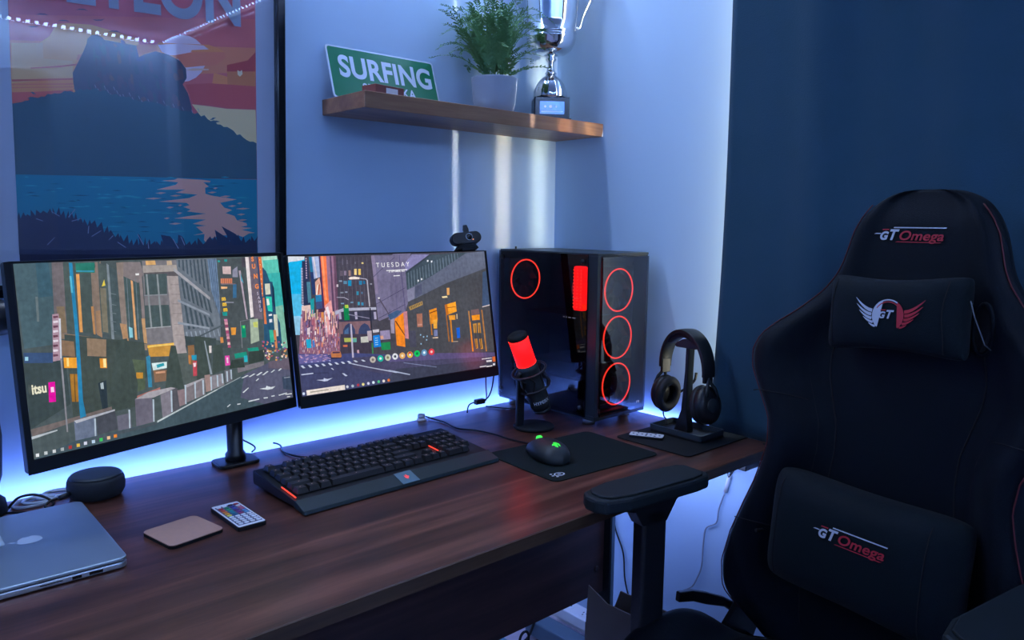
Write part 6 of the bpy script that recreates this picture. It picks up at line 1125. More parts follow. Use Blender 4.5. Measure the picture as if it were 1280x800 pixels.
for y in (Y0+.045, Y1-.014):
    for z in (Z0+.03, Z1-.022):
        fin('thumb_screw', lathe(bmesh.new(), [(.0062, 0), (.0062, .004), (.004, .006)], 16, Matrix.Translation(Q(X0-.0045, y, z)) @ Matrix.Rotation(-PI/2, 4, 'Y')), BLK, sgl, smooth=True)
fgl = pb('front_glass', X0+.015, X1-.003, Y0-.0045, Y0-.0005, Z0+.010, Z1-.009, FGLASS)
decals('maker_mark', [(0, [(x, z), (x+.003, z), (x+.003, z+.006), (x, z+.006)]) for x, z in ((0, 0), (.0045, .001), (.009, 0))], lambda a, b: Q(-.088 + a, Y0-.0048, Z0+.026 + b), [WHL], fgl)
def fan(cx, cy, cz, R, back=False):
    f = bx('fan_frame', *[v for v in (cx-.062+.15, cx+.062+.15, cy+.22, cy+.22+.024, cz-.062-.7502, cz+.062-.7502)], BLKM, pc)
    f.hide_render = False
    me = f.data; bm = bmesh.new()                                # square frame with a round hole
    n = 32; O_, I_ = [], []
    for k in range(n):
        a = 2*PI*k/n + PI/4; c, s = math.cos(a), math.sin(a); m_ = max(abs(c), abs(s))
        O_.append((c/m_*.0605, s/m_*.0605)); I_.append((c*.0565, s*.0565))
    for y in (0, .024):
        pass
    V = [[bm.verts.new(Q(cx + p[0], cy + y, cz + p[1])) for p in L] for y in (0, .024) for L in (O_, I_)]
    for k in range(n):
        j = (k+1) % n
        for a, b in ((0, 1), (1, 3), (3, 2), (2, 0)): bm.faces.new((V[a][k], V[a][j], V[b][j], V[b][k]))
    bmesh.ops.recalc_face_normals(bm, faces=bm.faces[:]); bm.to_mesh(me); bm.free()
    fin('light_ring', ring(bmesh.new(), Q(cx, cy - .002, cz), R, .0019, 'y'), REDE, f, smooth=True)
    bm = bmesh.new(); lathe(bm, [(.02, 0), (.02, .018)], 20, Matrix.Translation(Q(cx, cy+.02, cz)) @ Matrix.Rotation(PI/2, 4, 'X'))
    for k in range(9):
        a = 2*PI*k/9; c, s = math.cos(a), math.sin(a); c2, s2 = math.cos(a+.55), math.sin(a+.55)
        bm.faces.new([bm.verts.new(Q(cx + x, cy + y, cz + z)) for x, y, z in ((c*.019, .006, s*.019), (c*.050, .004, s*.050), (c2*.050, .018, s2*.050), (c2*.019, .018, s2*.019))])
    fin('rotor', bm, BLK, f)
    return f
for z in (1.0985, .9735, .8485): fan(-.1435, Y0+.022, z, .0555)
fan(-.1855, Y1-.035, 1.110, .0555)
pb('motherboard', X1-.012, X1-.006, -.36, -.05, .90, 1.17, mat('circuit_board', (.01, .012, .02), .5))
pb('graphics_card', -.17, -.065, -.32, -.06, .985, 1.02, BLKM)
for k, (x, w_) in enumerate(((0, .006), (.011, .004), (.020, .010), (.035, .012))):
    pb('card_light', -.171, -.1702, -.21 - x - w_, -.21 - x, 1.012, 1.0145, mat('pale_led', (.4, .4, .5), .5, emit=(.7, .75, .9), power=.5))
pb('power_supply_shroud', X0+.006, X1-.006, -.34, -.04, Z0+.012, .862, BLKM)
pb('drive_cage', -.22, -.08, -.30, -.14, .862, .90, BLKM)
# glowing bar standing in for the red-lit edge of the front radiator fan
rc = pb('fan_edge_glow', -.232, -.212, -.338, -.304, 1.044, 1.160, mat('red_diffuser', (.4, .01, .01), .6, emit=(1, .004, .004), power=3.6), pc, .004)
bm = bmesh.new()
for k in range(12):
    for y in (-.334, -.321, -.308): box(bm, -.2335+.15, -.2325+.15, y+.22, y+.22+.003, 1.052+k*.0088-.7502, 1.0545+k*.0088-.7502)
tag(fin('light_slot', bm, REDE, rc), kind='stuff')
fin('pump_ring', ring(bmesh.new(), Q(-.14, -.25, 1.09), .03, .006, 'x'), mat('dim_red', (.3, .01, .01), .5, emit=(1, .03, .03), power=.35), pc, smooth=True)
for x in (X0+.03, X1-.03):
    for y in (Y0+.045, Y1-.035):
        fin('foot', lathe(bmesh.new(), [(.0165, 0), (.0165, .012), (.014, .0168)], 24, Matrix.Translation(Q(x, y, .7502))), SILV, pc, smooth=True)
fin('antenna_stub', tube(bmesh.new(), [Q(-.205, -.05, Z1), Q(-.205, -.05, Z1+.007)], .0025, 8), BLK, pc)

# ============================================================ microphone
mc = thing('microphone', 'black desk microphone with glowing red top, before the tower computer', 'microphone', (-.365, -.302, .7502))
fin('base', lathe(bmesh.new(), [(.0, 0), (.050, 0), (.052, .003), (.052, .0065), (.049, .009), (0, .0095)], 48), BLKM, mc, smooth=True)
fin('stand_post', prism(bmesh.new(), rrect(.024, .011, .004, 4, -.034, .016), .009, .128), BLK, mc, bevel=.001)
fin('stand_bracket', tube(bmesh.new(), [(-.034, .016, .12), (-.044, .012, .134), (-.043, .006, .150)], .006, 8), BLK, mc, smooth=True)
axis = Vector((.40, -.02, -.92)).normalized(); MB = Matrix.Translation((-.058, .006, .247)) @ axis.to_track_quat('-Z', 'Y').to_matrix().to_4x4()
L_ = lambda prof, n=36: lathe(bmesh.new(), prof, n, MB)
fin('top_cap', L_([(.020, .0), (.0245, -.003), (.0255, -.008), (.0255, -.012)]), BLKM, mc, smooth=True)
fin('lit_grille', L_([(.0250, -.012), (.0250, -.085)]), REDF, mc, smooth=True)
bm = bmesh.new(); MBn = MB.to_3x3()
for k in range(28):
    for z in (-.0145, -.083):
        a = 2*PI*k/28; p = MB @ Vector((.0252*math.cos(a), .0252*math.sin(a), z)); box(bm, p.x-.0005, p.x+.0005, p.y-.0005, p.y+.0005, p.z-.0005, p.z+.0005)
tag(fin('light_slot', bm, REDE, mc), kind='stuff')
fin('body', L_([(.0258, -.085), (.0262, -.10), (.0262, -.150), (.026, -.168), (.0265, -.172), (.0265, -.205), (.023, -.216), (0, -.2165)]), DGR, mc, smooth=True)
fin('gain_dial', L_([(.0235, -.2165), (.0235, -.222), (.018, -.2235), (0, -.224)]), BLK, mc, smooth=True)
for z in (-.105, -.150):
    bm = bmesh.new(); ring(bm, (0, 0, z), .0415 if z < -.12 else .044, .0032, 'z', 40, 8)
    for v in bm.verts: v.co = MB @ v.co
    r_ = fin('shock_mount_ring', bm, BLK, mc, smooth=True)
for k in range(8):
    a = 2*PI*k/8; a2 = a + .35
    P_ = lambda r, an, z: MB @ Vector((r*math.cos(an), r*math.sin(an), z))
    fin('suspension_band', tube(bmesh.new(), [P_(.044, a, -.105), P_(.029, a2, -.128), P_(.0415, a, -.150)], .0022, 6), RUB, mc, smooth=True)
for k in range(4):
    a = 2*PI*k/4 + .3
    fin('mount_strut', tube(bmesh.new(), [P_(.044, a, -.105), P_(.048, a, -.128), P_(.0415, a, -.150)], .0028, 6), BLK, mc, smooth=True)
# lettering on the lower body, wrapped round it
cdir = (MB.to_3x3().inverted() @ Vector((-.80, -.95, .25))); a0 = math.atan2(cdir.y, cdir.x)
text('lettering', 'HYPERX', .0125, lambda a, b: MB @ Vector((.0269*math.cos(a0 + (a-.019)/.0269), .0269*math.sin(a0 + (a-.019)/.0269), -.194 + b)), WHL, mc, bold=.0003)

# ============================================================ mats, mouse, remotes
mm = thing('mouse_mat', 'black cloth mouse mat with round white logo under the mouse', 'mouse mat', (-.452, -.523, .7502), math.radians(-3.5))
fin('mat_sheet', prism(bmesh.new(), rrect(.318, .236, .018, 7), 0, .002), PADM, mm)
g = [(0, [(.0085*math.cos(t), .0068*math.sin(t)) for t in [2*PI*k/20 for k in range(20)]]), (1, [(.0062*math.cos(t), .0047*math.sin(t)) for t in [2*PI*k/20 for k in range(20)]]), (0, [(.003*math.cos(t), .0022*math.sin(t)) for t in [2*PI*k/12 for k in range(12)]])]
for dx, dy in ((-.010, .006), (-.012, -.001), (-.009, -.007)): g.append((0, [(dx + .0022*math.cos(t), dy + .002*math.sin(t)) for t in [2*PI*k/8 for k in range(8)]]))
lay = {0: .00212, 1: .00224}
bm = bmesh.new()
for i, (mi, pts) in enumerate(g):
    f = bm.faces.new([bm.verts.new((-.120 + p[0]*1.55, -.0865 + p[1]*1.45, .0022 + i*.00006)) for p in pts]); f.material_index = mi
fin('logo', bm, [WHL, PADM], mm, recalc=False)
m2 = tag(fin('desk_mat', prism(bmesh.new(), rrect(.262, .214, .012, 5), 0, .0025), BLKM), 'plain black mat under the headphone stand', 'mat')
m2.location = (-.140, -.600, .7502)

mo = thing('mouse', 'black computer mouse with lit green logo on the mouse mat', 'mouse', (-.514, -.503, .7524), math.radians(-17)); mo.scale = (1.14, 1.14, .98)
bm = bmesh.new(); n1, n2 = 22, 24; Rr = []
for i in range(n1 + 1):
    t = i / n1; y = -.062 + .124 * t; u = (2*t - 1)
    w_ = (.031 + .0035 * math.cos(u * 3.4 + .3)) * (1 - abs(u) ** 5) ** .5 + .0008
    hh = (.041 * (1 - abs(u + .12) ** 2.6 * .62)) * (1 - max(0, abs(u) - .75) ** 1.5 * 2.6) if abs(u) < 1 else .012
    row = [bm.verts.new((w_ * math.cos(PI * k / n2) * (1.0 if k not in (0, n2) else .93), y, .0012 + max(.004, hh) * math.sin(PI * k / n2) ** .62)) for k in range(n2 + 1)]
    Rr.append(row)
for a, b in zip(Rr, Rr[1:]):
    for k in range(n2): bm.faces.new((a[k], a[k+1], b[k+1], b[k]))
    bm.faces.new((a[n2], a[0], b[0], b[n2]))
bm.faces.new(Rr[0]); bm.faces.new(Rr[-1][::-1])
def mouse_top(x, y):
    u = 2 * ((y + .062) / .124) - 1; w_ = (.031 + .0035 * math.cos(u * 3.4 + .3)) * (1 - abs(u) ** 5) ** .5
    hh = (.041 * (1 - abs(u + .12) ** 2.6 * .62)) * (1 - max(0, abs(u) - .75) ** 1.5 * 2.6)
    return .0012 + hh * (1 - (x / w_) ** 2) ** .31
fin('shell', bm, mat('mouse_shell', (.014, .02, .024), .5), mo, smooth=True)
fin('scroll_wheel', lathe(bmesh.new(), [(.008, -.003), (.0115, -.003), (.0115, .003), (.008, .003)], 24, Matrix.Translation((0, .034, mouse_top(0, .034) - .0055)) @ Matrix.Rotation(PI/2, 4, 'Y')), GRNE, mo, smooth=True)
fin('button_seam', tube(bmesh.new(), [(0, y, mouse_top(0, y) + .0001) for y in (.008, .02, .045, .056)], .0006, 5), BLKG, mo)
snakes = [[(-.009, -.003), (-.003, -.009), (.002, -.010), (-.002, -.005), (-.004, .001)], [(-.003, -.001), (.001, -.008), (.004, -.006), (.001, -.001), (.001, .005)], [(.001, .0), (.006, -.004), (.009, .001), (.005, .002), (.003, .009)], [(-.008, .001), (-.004, -.002), (-.004, .004), (-.006, .008)], [(-.002, .003), (.001, .001), (.002, .008), (0, .010)]]
decals('logo', [(0, p) for p in snakes], lambda a, b: (-a, -.034 - b * 1.0, mouse_top(a, -.034 - b) + .0006), [GRNE], mo)

rm = thing('remote_control', 'slim white remote lying on the mat beside the headphone stand', 'remote', (-.218, -.548, .7527), math.radians(-62))
fin('casing', prism(bmesh.new(), rrect(.084, .034, .006, 4), 0, .006), BLK, rm, bevel=.0008)
fin('white_face', prism(bmesh.new(), rrect(.081, .031, .005, 4), .006, .0066), WHT, rm)
for i in range(7):
    for j in range(3):
        if (i + j) % 2 or i == 3: fin('button', lathe(bmesh.new(), [(.0026, 0), (.0024, .0008)], 10, Matrix.Translation((-.032 + i*.0106, -.0085 + j*.0085, .0066))), mat('grey_button', (.12, .14, .2), .5), rm)

kr = thing('led_remote', 'flat black and white remote with rows of coloured buttons', 'remote', (-1.173, -.398, .7502), math.radians(1))
fin('casing', prism(bmesh.new(), rrect(.0505, .1215, .004, 3), 0, .0075), BLK, kr, bevel=.0008)
fin('white_face', prism(bmesh.new(), rrect(.0475, .1185, .003, 3), .0075, .0080), mat('remote_face', (.80, .84, .92), .5), kr)
bx('dark_panel', -.021, .021, -.053, .050, .0080, .0083, mat('remote_panel', (.10, .11, .20), .5), kr)
cols = [['b02830', '188050', '303890', 'e8e8f0'], ['d05030', '20a068', '4050a8', 'd07890'], ['e08030', '1898a0', '603080', 'c06890'], ['e8a030', '1888a0', '803090', '5090c8'], ['e8e060', '186890', 'a04078', '60a0d0']]
for r in range(11):
    for c in range(4):
        cc = ('e8ecf4' if c in (0, 1) else ('181820' if c == 2 else 'b02838')) if r == 0 else (cols[r-1][c] if r < 6 else 'dfe6f2')
        fin('button', prism(bmesh.new(), rrect(.0078, .0062, .0022, 2, -.0155 + c*.01033, .0455 - r*.0094), .0082, .0094), mat('key_' + cc, tuple(x for x in lin(cc)[:3]), .5), kr)

co = thing('coaster', 'tan square coaster with dark edge near the laptop', 'coaster', (-1.268, -.405, .7502), math.radians(11))
fin('base', prism(bmesh.new(), rrect(.094, .094, .010, 6), 0, .005), BLKM, co)
fin('cork_face', prism(bmesh.new(), rrect(.0935, .0935, .010, 6), .005, .0064), CORK, co)

# ============================================================ keyboard
kb = thing('keyboard', 'black mechanical keyboard with faint red lights before the monitors', 'keyboard', (-.852, -.352, .7502), math.radians(1.6))
W2, pz = .2325, lambda y: .016 + (y + .10) * .095
def sec(bm, x0, x1, prof):
    A_ = [bm.verts.new((x0, y, z)) for y, z in prof]; B_ = [bm.verts.new((x1, y, z)) for y, z in prof]
    bm.faces.new(A_); bm.faces.new(B_[::-1])
    for i in range(len(prof)): bm.faces.new((A_[i], B_[i], B_[(i+1) % len(prof)], A_[(i+1) % len(prof)]))
    return bm
fin('chassis', sec(bmesh.new(), -W2, W2, [(-.074, .006), (.094, .006), (.097, .012), (.097, .031), (.094, .034), (-.074, .018)]), BLK, kb, bevel=.001)
fin('front_ledge', sec(bmesh.new(), -W2 - .001, W2 + .001, [(-.111, .002), (-.0741, .005), (-.0741, .0195), (-.108, .0085)]), mat('ledge_plastic', (.012, .028, .034), .5, spec=.35), kb, bevel=.001)
lb = fin('badge', sec(bmesh.new(), -.020, .020, [(-.1095, .0085), (-.0745, .0196), (-.0745, .0206), (-.1095, .0095)]), mat('badge_plastic', (.10, .20, .26), .4), kb)
decals('logo', [(0, [(x*.62, y*.70) for x, y in p]) for p in snakes], lambda a, b: (a, -.092 + b, .0156 + b*.317 + .0004), [mat('red_logo_light', (.4, .05, .05), .5, emit=(1, .08, .10), power=.9)], lb)
u = .0192
def row(y, items, x0):
    x = x0
    for w_ in items:
        if w_ > 0: keys.append((x + w_*u/2, y, w_))
        x += abs(w_) * u
keys = []; xm = -.2185
rows_main = [[1, -1, 1, 1, 1, 1, -.5, 1, 1, 1, 1, -.5, 1, 1, 1, 1], [1]*13 + [2], [1.5] + [1]*12 + [1.5], [1.75] + [1]*11 + [2.25], [2.25] + [1]*10 + [2.75], [1.25, 1.25, 1.25, 6.25, 1.25, 1.25, 1.25, 1.25]]
ys = [.080, .054, .0352, .0164, -.0024, -.0212]
yoff = -.036
ys = [.078, .050, .0312, .0124, -.0064, -.0252]
ys = [y - .008 - (0) for y in ys]; ys = [.072, .0455, .0225, -.0005, -.0235, -.0465]
vs_ = .0218
for y, it in zip(ys, rows_main): row(y, it, xm)
row(ys[0], [1, 1, 1], xm + 15.25*u); row(ys[1], [1, 1, 1], xm + 15.25*u); row(ys[2], [1, 1, 1], xm + 15.25*u); row(ys[4], [1], xm + 16.25*u); row(ys[5], [1, 1, 1], xm + 15.25*u)
for i, it in enumerate(([1, 1, 1, 1], [1, 1, 1, 1], [1, 1, 1], [1, 1, 1, 1], [2, 1])): row(ys[i+1], it, xm + 18.5*u)
CAP = mat('keycap', (.010, .011, .013), .5); cache = {}
def key_mesh(w_):
    if w_ in cache: return cache[w_]
    a, b, h = w_*u/2 - .0006, .0105, .0098; ta, tb = a - .0026, b - .0032
    bm = bmesh.new()
    lo = [bm.verts.new(p) for p in ((-a, -b, 0), (a, -b, 0), (a, b, 0), (-a, b, 0))]; hi = [bm.verts.new(p) for p in ((-ta, -tb+.0008, h), (ta, -tb+.0008, h), (ta, tb+.0008, h), (-ta, tb+.0008, h))]
    bm.faces.new(hi)
    for i in range(4): bm.faces.new((lo[i], lo[(i+1) % 4], hi[(i+1) % 4], hi[i]))
    l = .0011; f = bm.faces.new([bm.verts.new(p) for p in ((-l, .0005, h+.0001), (l, .0005, h+.0001), (l, .0026, h+.0001), (-l, .0026, h+.0001))]); f.material_index = 1
    me = bpy.data.meshes.new('key'); bm.to_mesh(me); bm.free(); me.materials.append(CAP); me.materials.append(PALE_E); cache[w_] = me; return me
for x, y, w_ in keys:
    o = link('key', key_mesh(w_), kb); o.location = (x, y, .0195 + (y + .074) * .095)
for x, y0, y1 in ((-.2265, -.066, -.012), (xm + 18.37*u, -.036, .012)):
    fin('light_gap', tube(bmesh.new(), [(x, y0, .0205 + (y0+.074)*.095), (x, y1, .0205 + (y1+.074)*.095)], .0013, 5), mat('red_gap_light', (.4, .03, .01), .5, emit=(1, .06, .03), power=1.4), kb)
for x in (-.2, .2): bx('rubber_foot', x-.02, x+.02, -.09, -.08, -.0001, .005, RUB, kb); bx('rear_foot', x-.015, x+.015, .07, .085, -.0001, .0065, BLK, kb)

# ============================================================ laptop and things at the left
lp = thing('laptop', 'closed silver laptop with pale apple logo on its lid', 'laptop', (-1.484, -.327, .7502), math.radians(-.5))
fin('base', prism(bmesh.new(), rrect(.226, .300, .012, 6), .001, .0105), SILV, lp, bevel=.002)
fin('lid', prism(bmesh.new(), rrect(.226, .300, .012, 6), .0112, .0170), mat('lid_aluminium', (.36, .46, .54), .40, .75), lp, bevel=.0015)
fin('gap_line', prism(bmesh.new(), rrect(.222, .296, .011, 6), .0100, .0115), BLKM, lp)
def port(x0, x1, z0, z1): bx('port', x0, x1, -.1504, -.1490, z0, z1, BLKG, lp)
port(.060, .078, .0035, .008); port(.038, .050, .0035, .008); port(-.002, .026, .0055, .0068)
for x in (-.1, .1):
    for y in (-.13, .13): fin('rubber_foot', lathe(bmesh.new(), [(.006, -.0001), (.006, .0012)], 14, Matrix.Translation((x, y, 0))), RUB, lp)
ap = []
for k in range(40):
    t = 2*PI*k/40; r = .0175 * (1 + .05*math.cos(3*t) - .10*math.exp(-((t - PI/2)/.28)**2) - .06*math.exp(-((t - 3*PI/2)/.22)**2)); x, y = r*math.cos(t)*.93, r*math.sin(t)
    d = math.hypot(x - .0215, y - .002)
    if d < .0085: x, y = .0215 + (x-.0215)*.0085/d, .002 + (y-.002)*.0085/d
    ap.append((x, y))
leaf = [(0, .019), (.001, .0245), (.006, .0285), (.0062, .024), (.003, .0198)]
fin('logo', prism(prism(bmesh.new(), ap, .0170, .01715, Matrix.Translation((.012, .012, 0)) @ Matrix.Rotation(PI/2, 4, 'Z')), leaf, .0170, .01715, Matrix.Translation((.012, .012, 0)) @ Matrix.Rotation(PI/2, 4, 'Z')), mat('logo_white', (.50, .60, .72), .3), lp)
fin('sticker', prism(bmesh.new(), rrect(.04, .05, .003, 2, -.040, .038), .0170, .01715), mat('pale_sticker', (.42, .52, .60), .5), lp)

sp = thing('smart_speaker', 'dark grey puck speaker on the desk below the left monitor', 'speaker', (-1.330, -.117, .7502))
PUCK = mat('speaker_fabric', (.012, .018, .026), .8, bump=.5, bscale=1400)
fin('fabric_body', lathe(bmesh.new(), [(.0, 0), (.038, 0), (.044, .003), (.0485, .011), (.0495, .022), (.0485, .032), (.0455, .039)], 56), PUCK, sp, smooth=True)
fin('top_cover', lathe(bmesh.new(), [(.0455, .039), (.042, .0425), (.037, .0435), (0, .0432)], 56), mat('puck_top', (.02, .032, .042), .55), sp, smooth=True)
fin('cable_plug', tube(bmesh.new(), [(-.048, -.015, .018), (-.066, -.022, .016)], .0045, 10), BLK, sp, smooth=True)

ls = thing('mesh_speaker', 'tall black mesh-sided loudspeaker cut off at the left picture edge', 'speaker', (-1.515, -.105, .7502))
fin('foot', lathe(bmesh.new(), [(.0, 0), (.040, 0), (.046, .006), (.043, .026), (.032, .036)], 40), BLKM, ls, smooth=True)
fin('mesh_body', lathe(bmesh.new(), [(.030, .036), (.040, .07), (.044, .14), (.041, .185), (.033, .212), (.02, .226), (0, .23)], 60, ripple=(1, 4, .012, 60)), mat('mesh_grille', (.02, .03, .04), .6, bump=.6, bscale=1600), ls, smooth=True)
bl = thing('black_lamp', 'round black lamp head beside the left monitor edge', 'lamp', (-1.535, -.30, .7502))
bl.location = (-1.54, -.031, 1.085)
fin('lamp_head', lathe(bmesh.new(), [(0, 0), (.022, .0), (.030, .008), (.032, .03), (.022, .046), (0, .05)], 32, Matrix.Translation((.062, -.05, .005)) @ Matrix.Rotation(PI/2.3, 4, 'Y')), BLK, bl, smooth=True)
fin('lamp_arm', tube(bmesh.new(), [(.055, -.05, .0), (0, -.02, -.03), (0, .0305, -.03)], .007, 10), BLK, bl, smooth=True)
fin('wall_mount', lathe(bmesh.new(), [(.024, 0), (.024, .008)], 24, Matrix.Translation((0, .0305, -.03)) @ Matrix.Rotation(PI/2, 4, 'X')), BLK, bl)
bm = bmesh.new()
for k, (dx, dy, r) in enumerate(((0, 0, .030), (.014, .004, .026), (.040, .018, .028), (.046, .022, .024))): ring(bm, (dx, dy, .0030 + .0018*(k % 2)), r, .0028, 'z', 40, 6, .72)
cw = tag(fin('coiled_cable', bm, mat('clear_cable', (.55, .65, .78), .25), None, smooth=True), 'pale coiled cable lying behind the laptop lid', 'cable')
cw.location = (-1.432, -.092, .7503)
cable('black_cable', [(-1.470, -.108, .756), (-1.455, -.11, .772), (-1.432, -.112, .774), (-1.413, -.12, .766), (-1.405, -.136, .757), (-1.42, -.152, .7535)], .0024, BLK, 'black cable looping from the mesh loudspeaker to the laptop back')
cable('speaker_cable', [(-1.3995, -.139, .7665), (-1.412, -.143, .765), (-1.420, -.150, .759), (-1.405, -.155, .7535), (-1.385, -.158, .7535)], .0024, BLK, 'black cable bent from the puck speaker down to the laptop')
cable('black_cable', [(-1.475, -.12, .753), (-1.455, -.135, .753), (-1.44, -.148, .753), (-1.42, -.165, .7532)], .0022, BLK, 'thin black cable lying flat before the mesh loudspeaker')

# ============================================================ headphone stand and headset
hs = thing('headphone_stand', 'black headphone stand with tray base on the black mat', 'headphone stand', (-.1135, -.590, .7527), math.radians(-1))
fin('tray', prism(bmesh.new(), rrect(.102, .158, .010, 5, .0, 0), 0, .006), BLK, hs, bevel=.001)
bm = bmesh.new(); o_, i_ = rrect(.102, .158, .010, 5), rrect(.092, .148, .007, 5); V = [[bm.verts.new((x, y, z)) for x, y in L] for z in (.006, .018) for L in (o_, i_)]; n = len(o_)
for k in range(n):
    for a, b in ((0, 1), (1, 3), (3, 2), (2, 0)): bm.faces.new((V[a][k], V[a][(k+1) % n], V[b][(k+1) % n], V[b][k]))
fin('tray_rim', bm, mat('satin_plastic', (.03, .045, .06), .3), hs)
fin('upright', sec(bmesh.new(), -.012, .012, [(-.012, .006), (.030, .006), (.010, .06), (.003, .16), (.002, .236), (-.008, .236), (-.006, .16), (-.006, .06)]), BLK, hs, bevel=.0015)
fin('hook', sec(bmesh.new(), -.016, .016, [(-.034, .222), (-.030, .217), (.028, .217), (.034, .222), (.026, .230), (.012, .2375), (0, .240), (-.012, .2375), (-.026, .230)]), BLK, hs, bevel=.001)
hp = thing('headset', 'black over-ear headset hanging on its stand by the curtain', 'headset', (-.116, -.5835, .7527), math.radians(76))
# local x = across the head (far cup +x), z up
bm = bmesh.new(); out = []; R_ = .078
def arch(t): return Vector((R_ * math.cos(t), 0, .163 + .093 * math.sin(t)))
for k in range(29):
    t = math.radians(-4 + 188 * k / 28); c = arch(t); nr = Vector((math.cos(t), 0, math.sin(t))); w_ = .017 + .003 * math.sin(t)
    out.append([bm.verts.new(c + nr*a + Vector((0, b, 0))) for a, b in ((.0062, -w_), (.0075, 0), (.0062, w_), (-.0025, w_), (-.0025, -w_))])
for a, b in zip(out, out[1:]):
    for k in range(5): bm.faces.new((a[k], a[(k+1) % 5], b[(k+1) % 5], b[k]))
bm.faces.new(out[0]); bm.faces.new(out[-1][::-1])
fin('headband', bm, BLK, hp, smooth=True, bevel=.001)
bm = bmesh.new(); out = []
for k in range(19):
    t = math.radians(40 + 100 * k / 18); c = arch(t); nr = Vector((math.cos(t), 0, math.sin(t))); w_ = .015
    th = .010 * math.sin(PI * k / 18) ** .4 + .001
    out.append([bm.verts.new(c + nr*a + Vector((0, b, 0))) for a, b in ((-.0026, -w_), (-.0026, w_), (-.0026-th, w_*.8), (-.0026-th, -w_*.8))])
for a, b in zip(out, out[1:]):
    for k in range(4): bm.faces.new((a[k], a[(k+1) % 4], b[(k+1) % 4], b[k]))
bm.faces.new(out[0]); bm.faces.new(out[-1][::-1])
fin('head_cushion', bm, mat('cushion_vinyl', (.012, .014, .018), .5), hp, smooth=True)
for s in (-1, 1):
    MC = Matrix.Translation((s*.077, 0, .088)) @ Matrix.Rotation(s * PI/2, 4, 'Y') @ Matrix.Rotation(-.16 if s > 0 else .16, 4, 'Y')
    prof = [(0, .024), (.026, .022), (.038, .016), (.0425, .006), (.0425, -.002), (.040, -.006)]
    bm = lathe(bmesh.new(), prof, 40)
    for v in bm.verts: v.co = MC @ Vector((v.co.x * 1.1, v.co.y * .86, v.co.z))
    ec = fin('ear_cup', bm, BLK, hp, smooth=True)
    bm = bmesh.new(); ring(bm, (0, 0, -.013), .0325, .0115, 'z', 40, 12)
    for v in bm.verts: v.co = MC @ Vector((v.co.x * 1.1, v.co.y * .86, v.co.z))
    fin('ear_cushion', bm, mat('ear_cushion_vinyl', (.010, .010, .014), .6), hp, smooth=True)
    fin('yoke', tube(bmesh.new(), [(s*.0785, 0, .170), (s*.081, 0, .150), (s*.091, .012, .130), (s*.095, .018, .112)], .0042, 8), DGR, hp, smooth=True)
    fin('yoke', tube(bmesh.new(), [(s*.0785, 0, .170), (s*.081, 0, .150), (s*.091, -.012, .130), (s*.095, -.018, .112)], .0042, 8), DGR, hp, smooth=True)
    bx('slider', s*.078-.004, s*.078+.004, -.013, .013, .142, .176, BLK, hp, bevel=.001)
    fin('cup_plate', lathe(bmesh.new(), [(.018, .0235), (.016, .0255), (0, .026)], 24, MC), DGR, ec, smooth=True)
fin('microphone_boom', tube(bmesh.new(), smooth_pts([(.088, -.03, .075), (.07, -.055, .09), (.045, -.068, .118), (.04, -.070, .140)], 5), .0035, 8), BLK, hp, smooth=True)
fin('headset_cable', tube(bmesh.new(), smooth_pts([(.084, -.005, .044), (.085, -.004, .032), (.077, .0, .025), (.066, .003, .0215), (.055, .006, .0095)], 5), .002, 6), BLK, hp, smooth=True)

# ============================================================ gaming chair
CX, CY = -.40 - .161 * -.04, -1.16 - .987 * -.04
ch = thing('gaming_chair', 'black high-backed gaming chair with red and white logos by the curtain', 'chair', (CX, CY, 0), math.atan2(-.987, -.161))
ZW = [(.40, .235), (.45, .285), (.50, .318), (.56, .328), (.63, .312), (.705, .283), (.75, .264), (.794, .250), (.84, .240), (.889, .245), (.935, .272), (.98, .298), (1.015, .303), (1.05, .291), (1.075, .268), (1.10, .236), (1.147, .188), (1.18, .163), (1.205, .152), (1.26, .137), (1.29, .121), (1.315, .099), (1.330, .070), (1.337, .035)]
def hw(z):
    if z <= ZW[0][0]: return ZW[0][1]
    for (a, b), (c, d) in zip(ZW, ZW[1:]):
        if z <= c: t = (z - a)/(c - a); return b + (d - b)*t
    return ZW[-1][1]
def ss(a, b, x): t = min(1, max(0, (x - a)/(b - a))); return t*t*(3 - 2*t)
def yback(z): return .095 + .08 * (z - .5)
def wing(s, z): return (.062 * (1 - ss(1.02, 1.16, z)) * ss(.40, .52, z) + .014) * ss(.52, .86, abs(s))
def front(x, z):
    s = x / hw(z); return yback(z) - wing(s, z) + .012 * (1 - min(1, abs(s)) ** 2) * 0 - .008 * math.cos(min(1, abs(s) / .45) * PI/2) * (1 - ss(1.1, 1.2, z)) + .035 * min(1, abs(s)) ** 10
bm = bmesh.new(); rows = []; NZ, NS = 56, 24
for j in range(NZ + 1):
    z = .40 + (1.337 - .40) * (1 - (1 - j / NZ) ** 1.25); w_ = hw(z); row = []
    tp = 1 - .75 * ss(1.27, 1.337, z)
    for i in range(NS + 1):
        s = -1 + 2*i/NS; row.append(bm.verts.new((s*w_, front(s*w_, z) + .018 * (1 - tp), z)))
    for i in range(NS - 1, 0, -1):
        s = -1 + 2*i/NS; row.append(bm.verts.new((s*w_*.99, yback(z) + .035 + .055 * (1 - abs(s)**4) * tp, z)))
    rows.append(row)
for a, b in zip(rows, rows[1:]):
    n = len(a)
    for i in range(n): bm.faces.new((a[i], a[(i+1) % n], b[(i+1) % n], b[i]))
bm.faces.new(rows[0][::-1]); bm.faces.new(rows[-1])
bk = fin('backrest', bm, FAB, ch, smooth=True, sub=1)
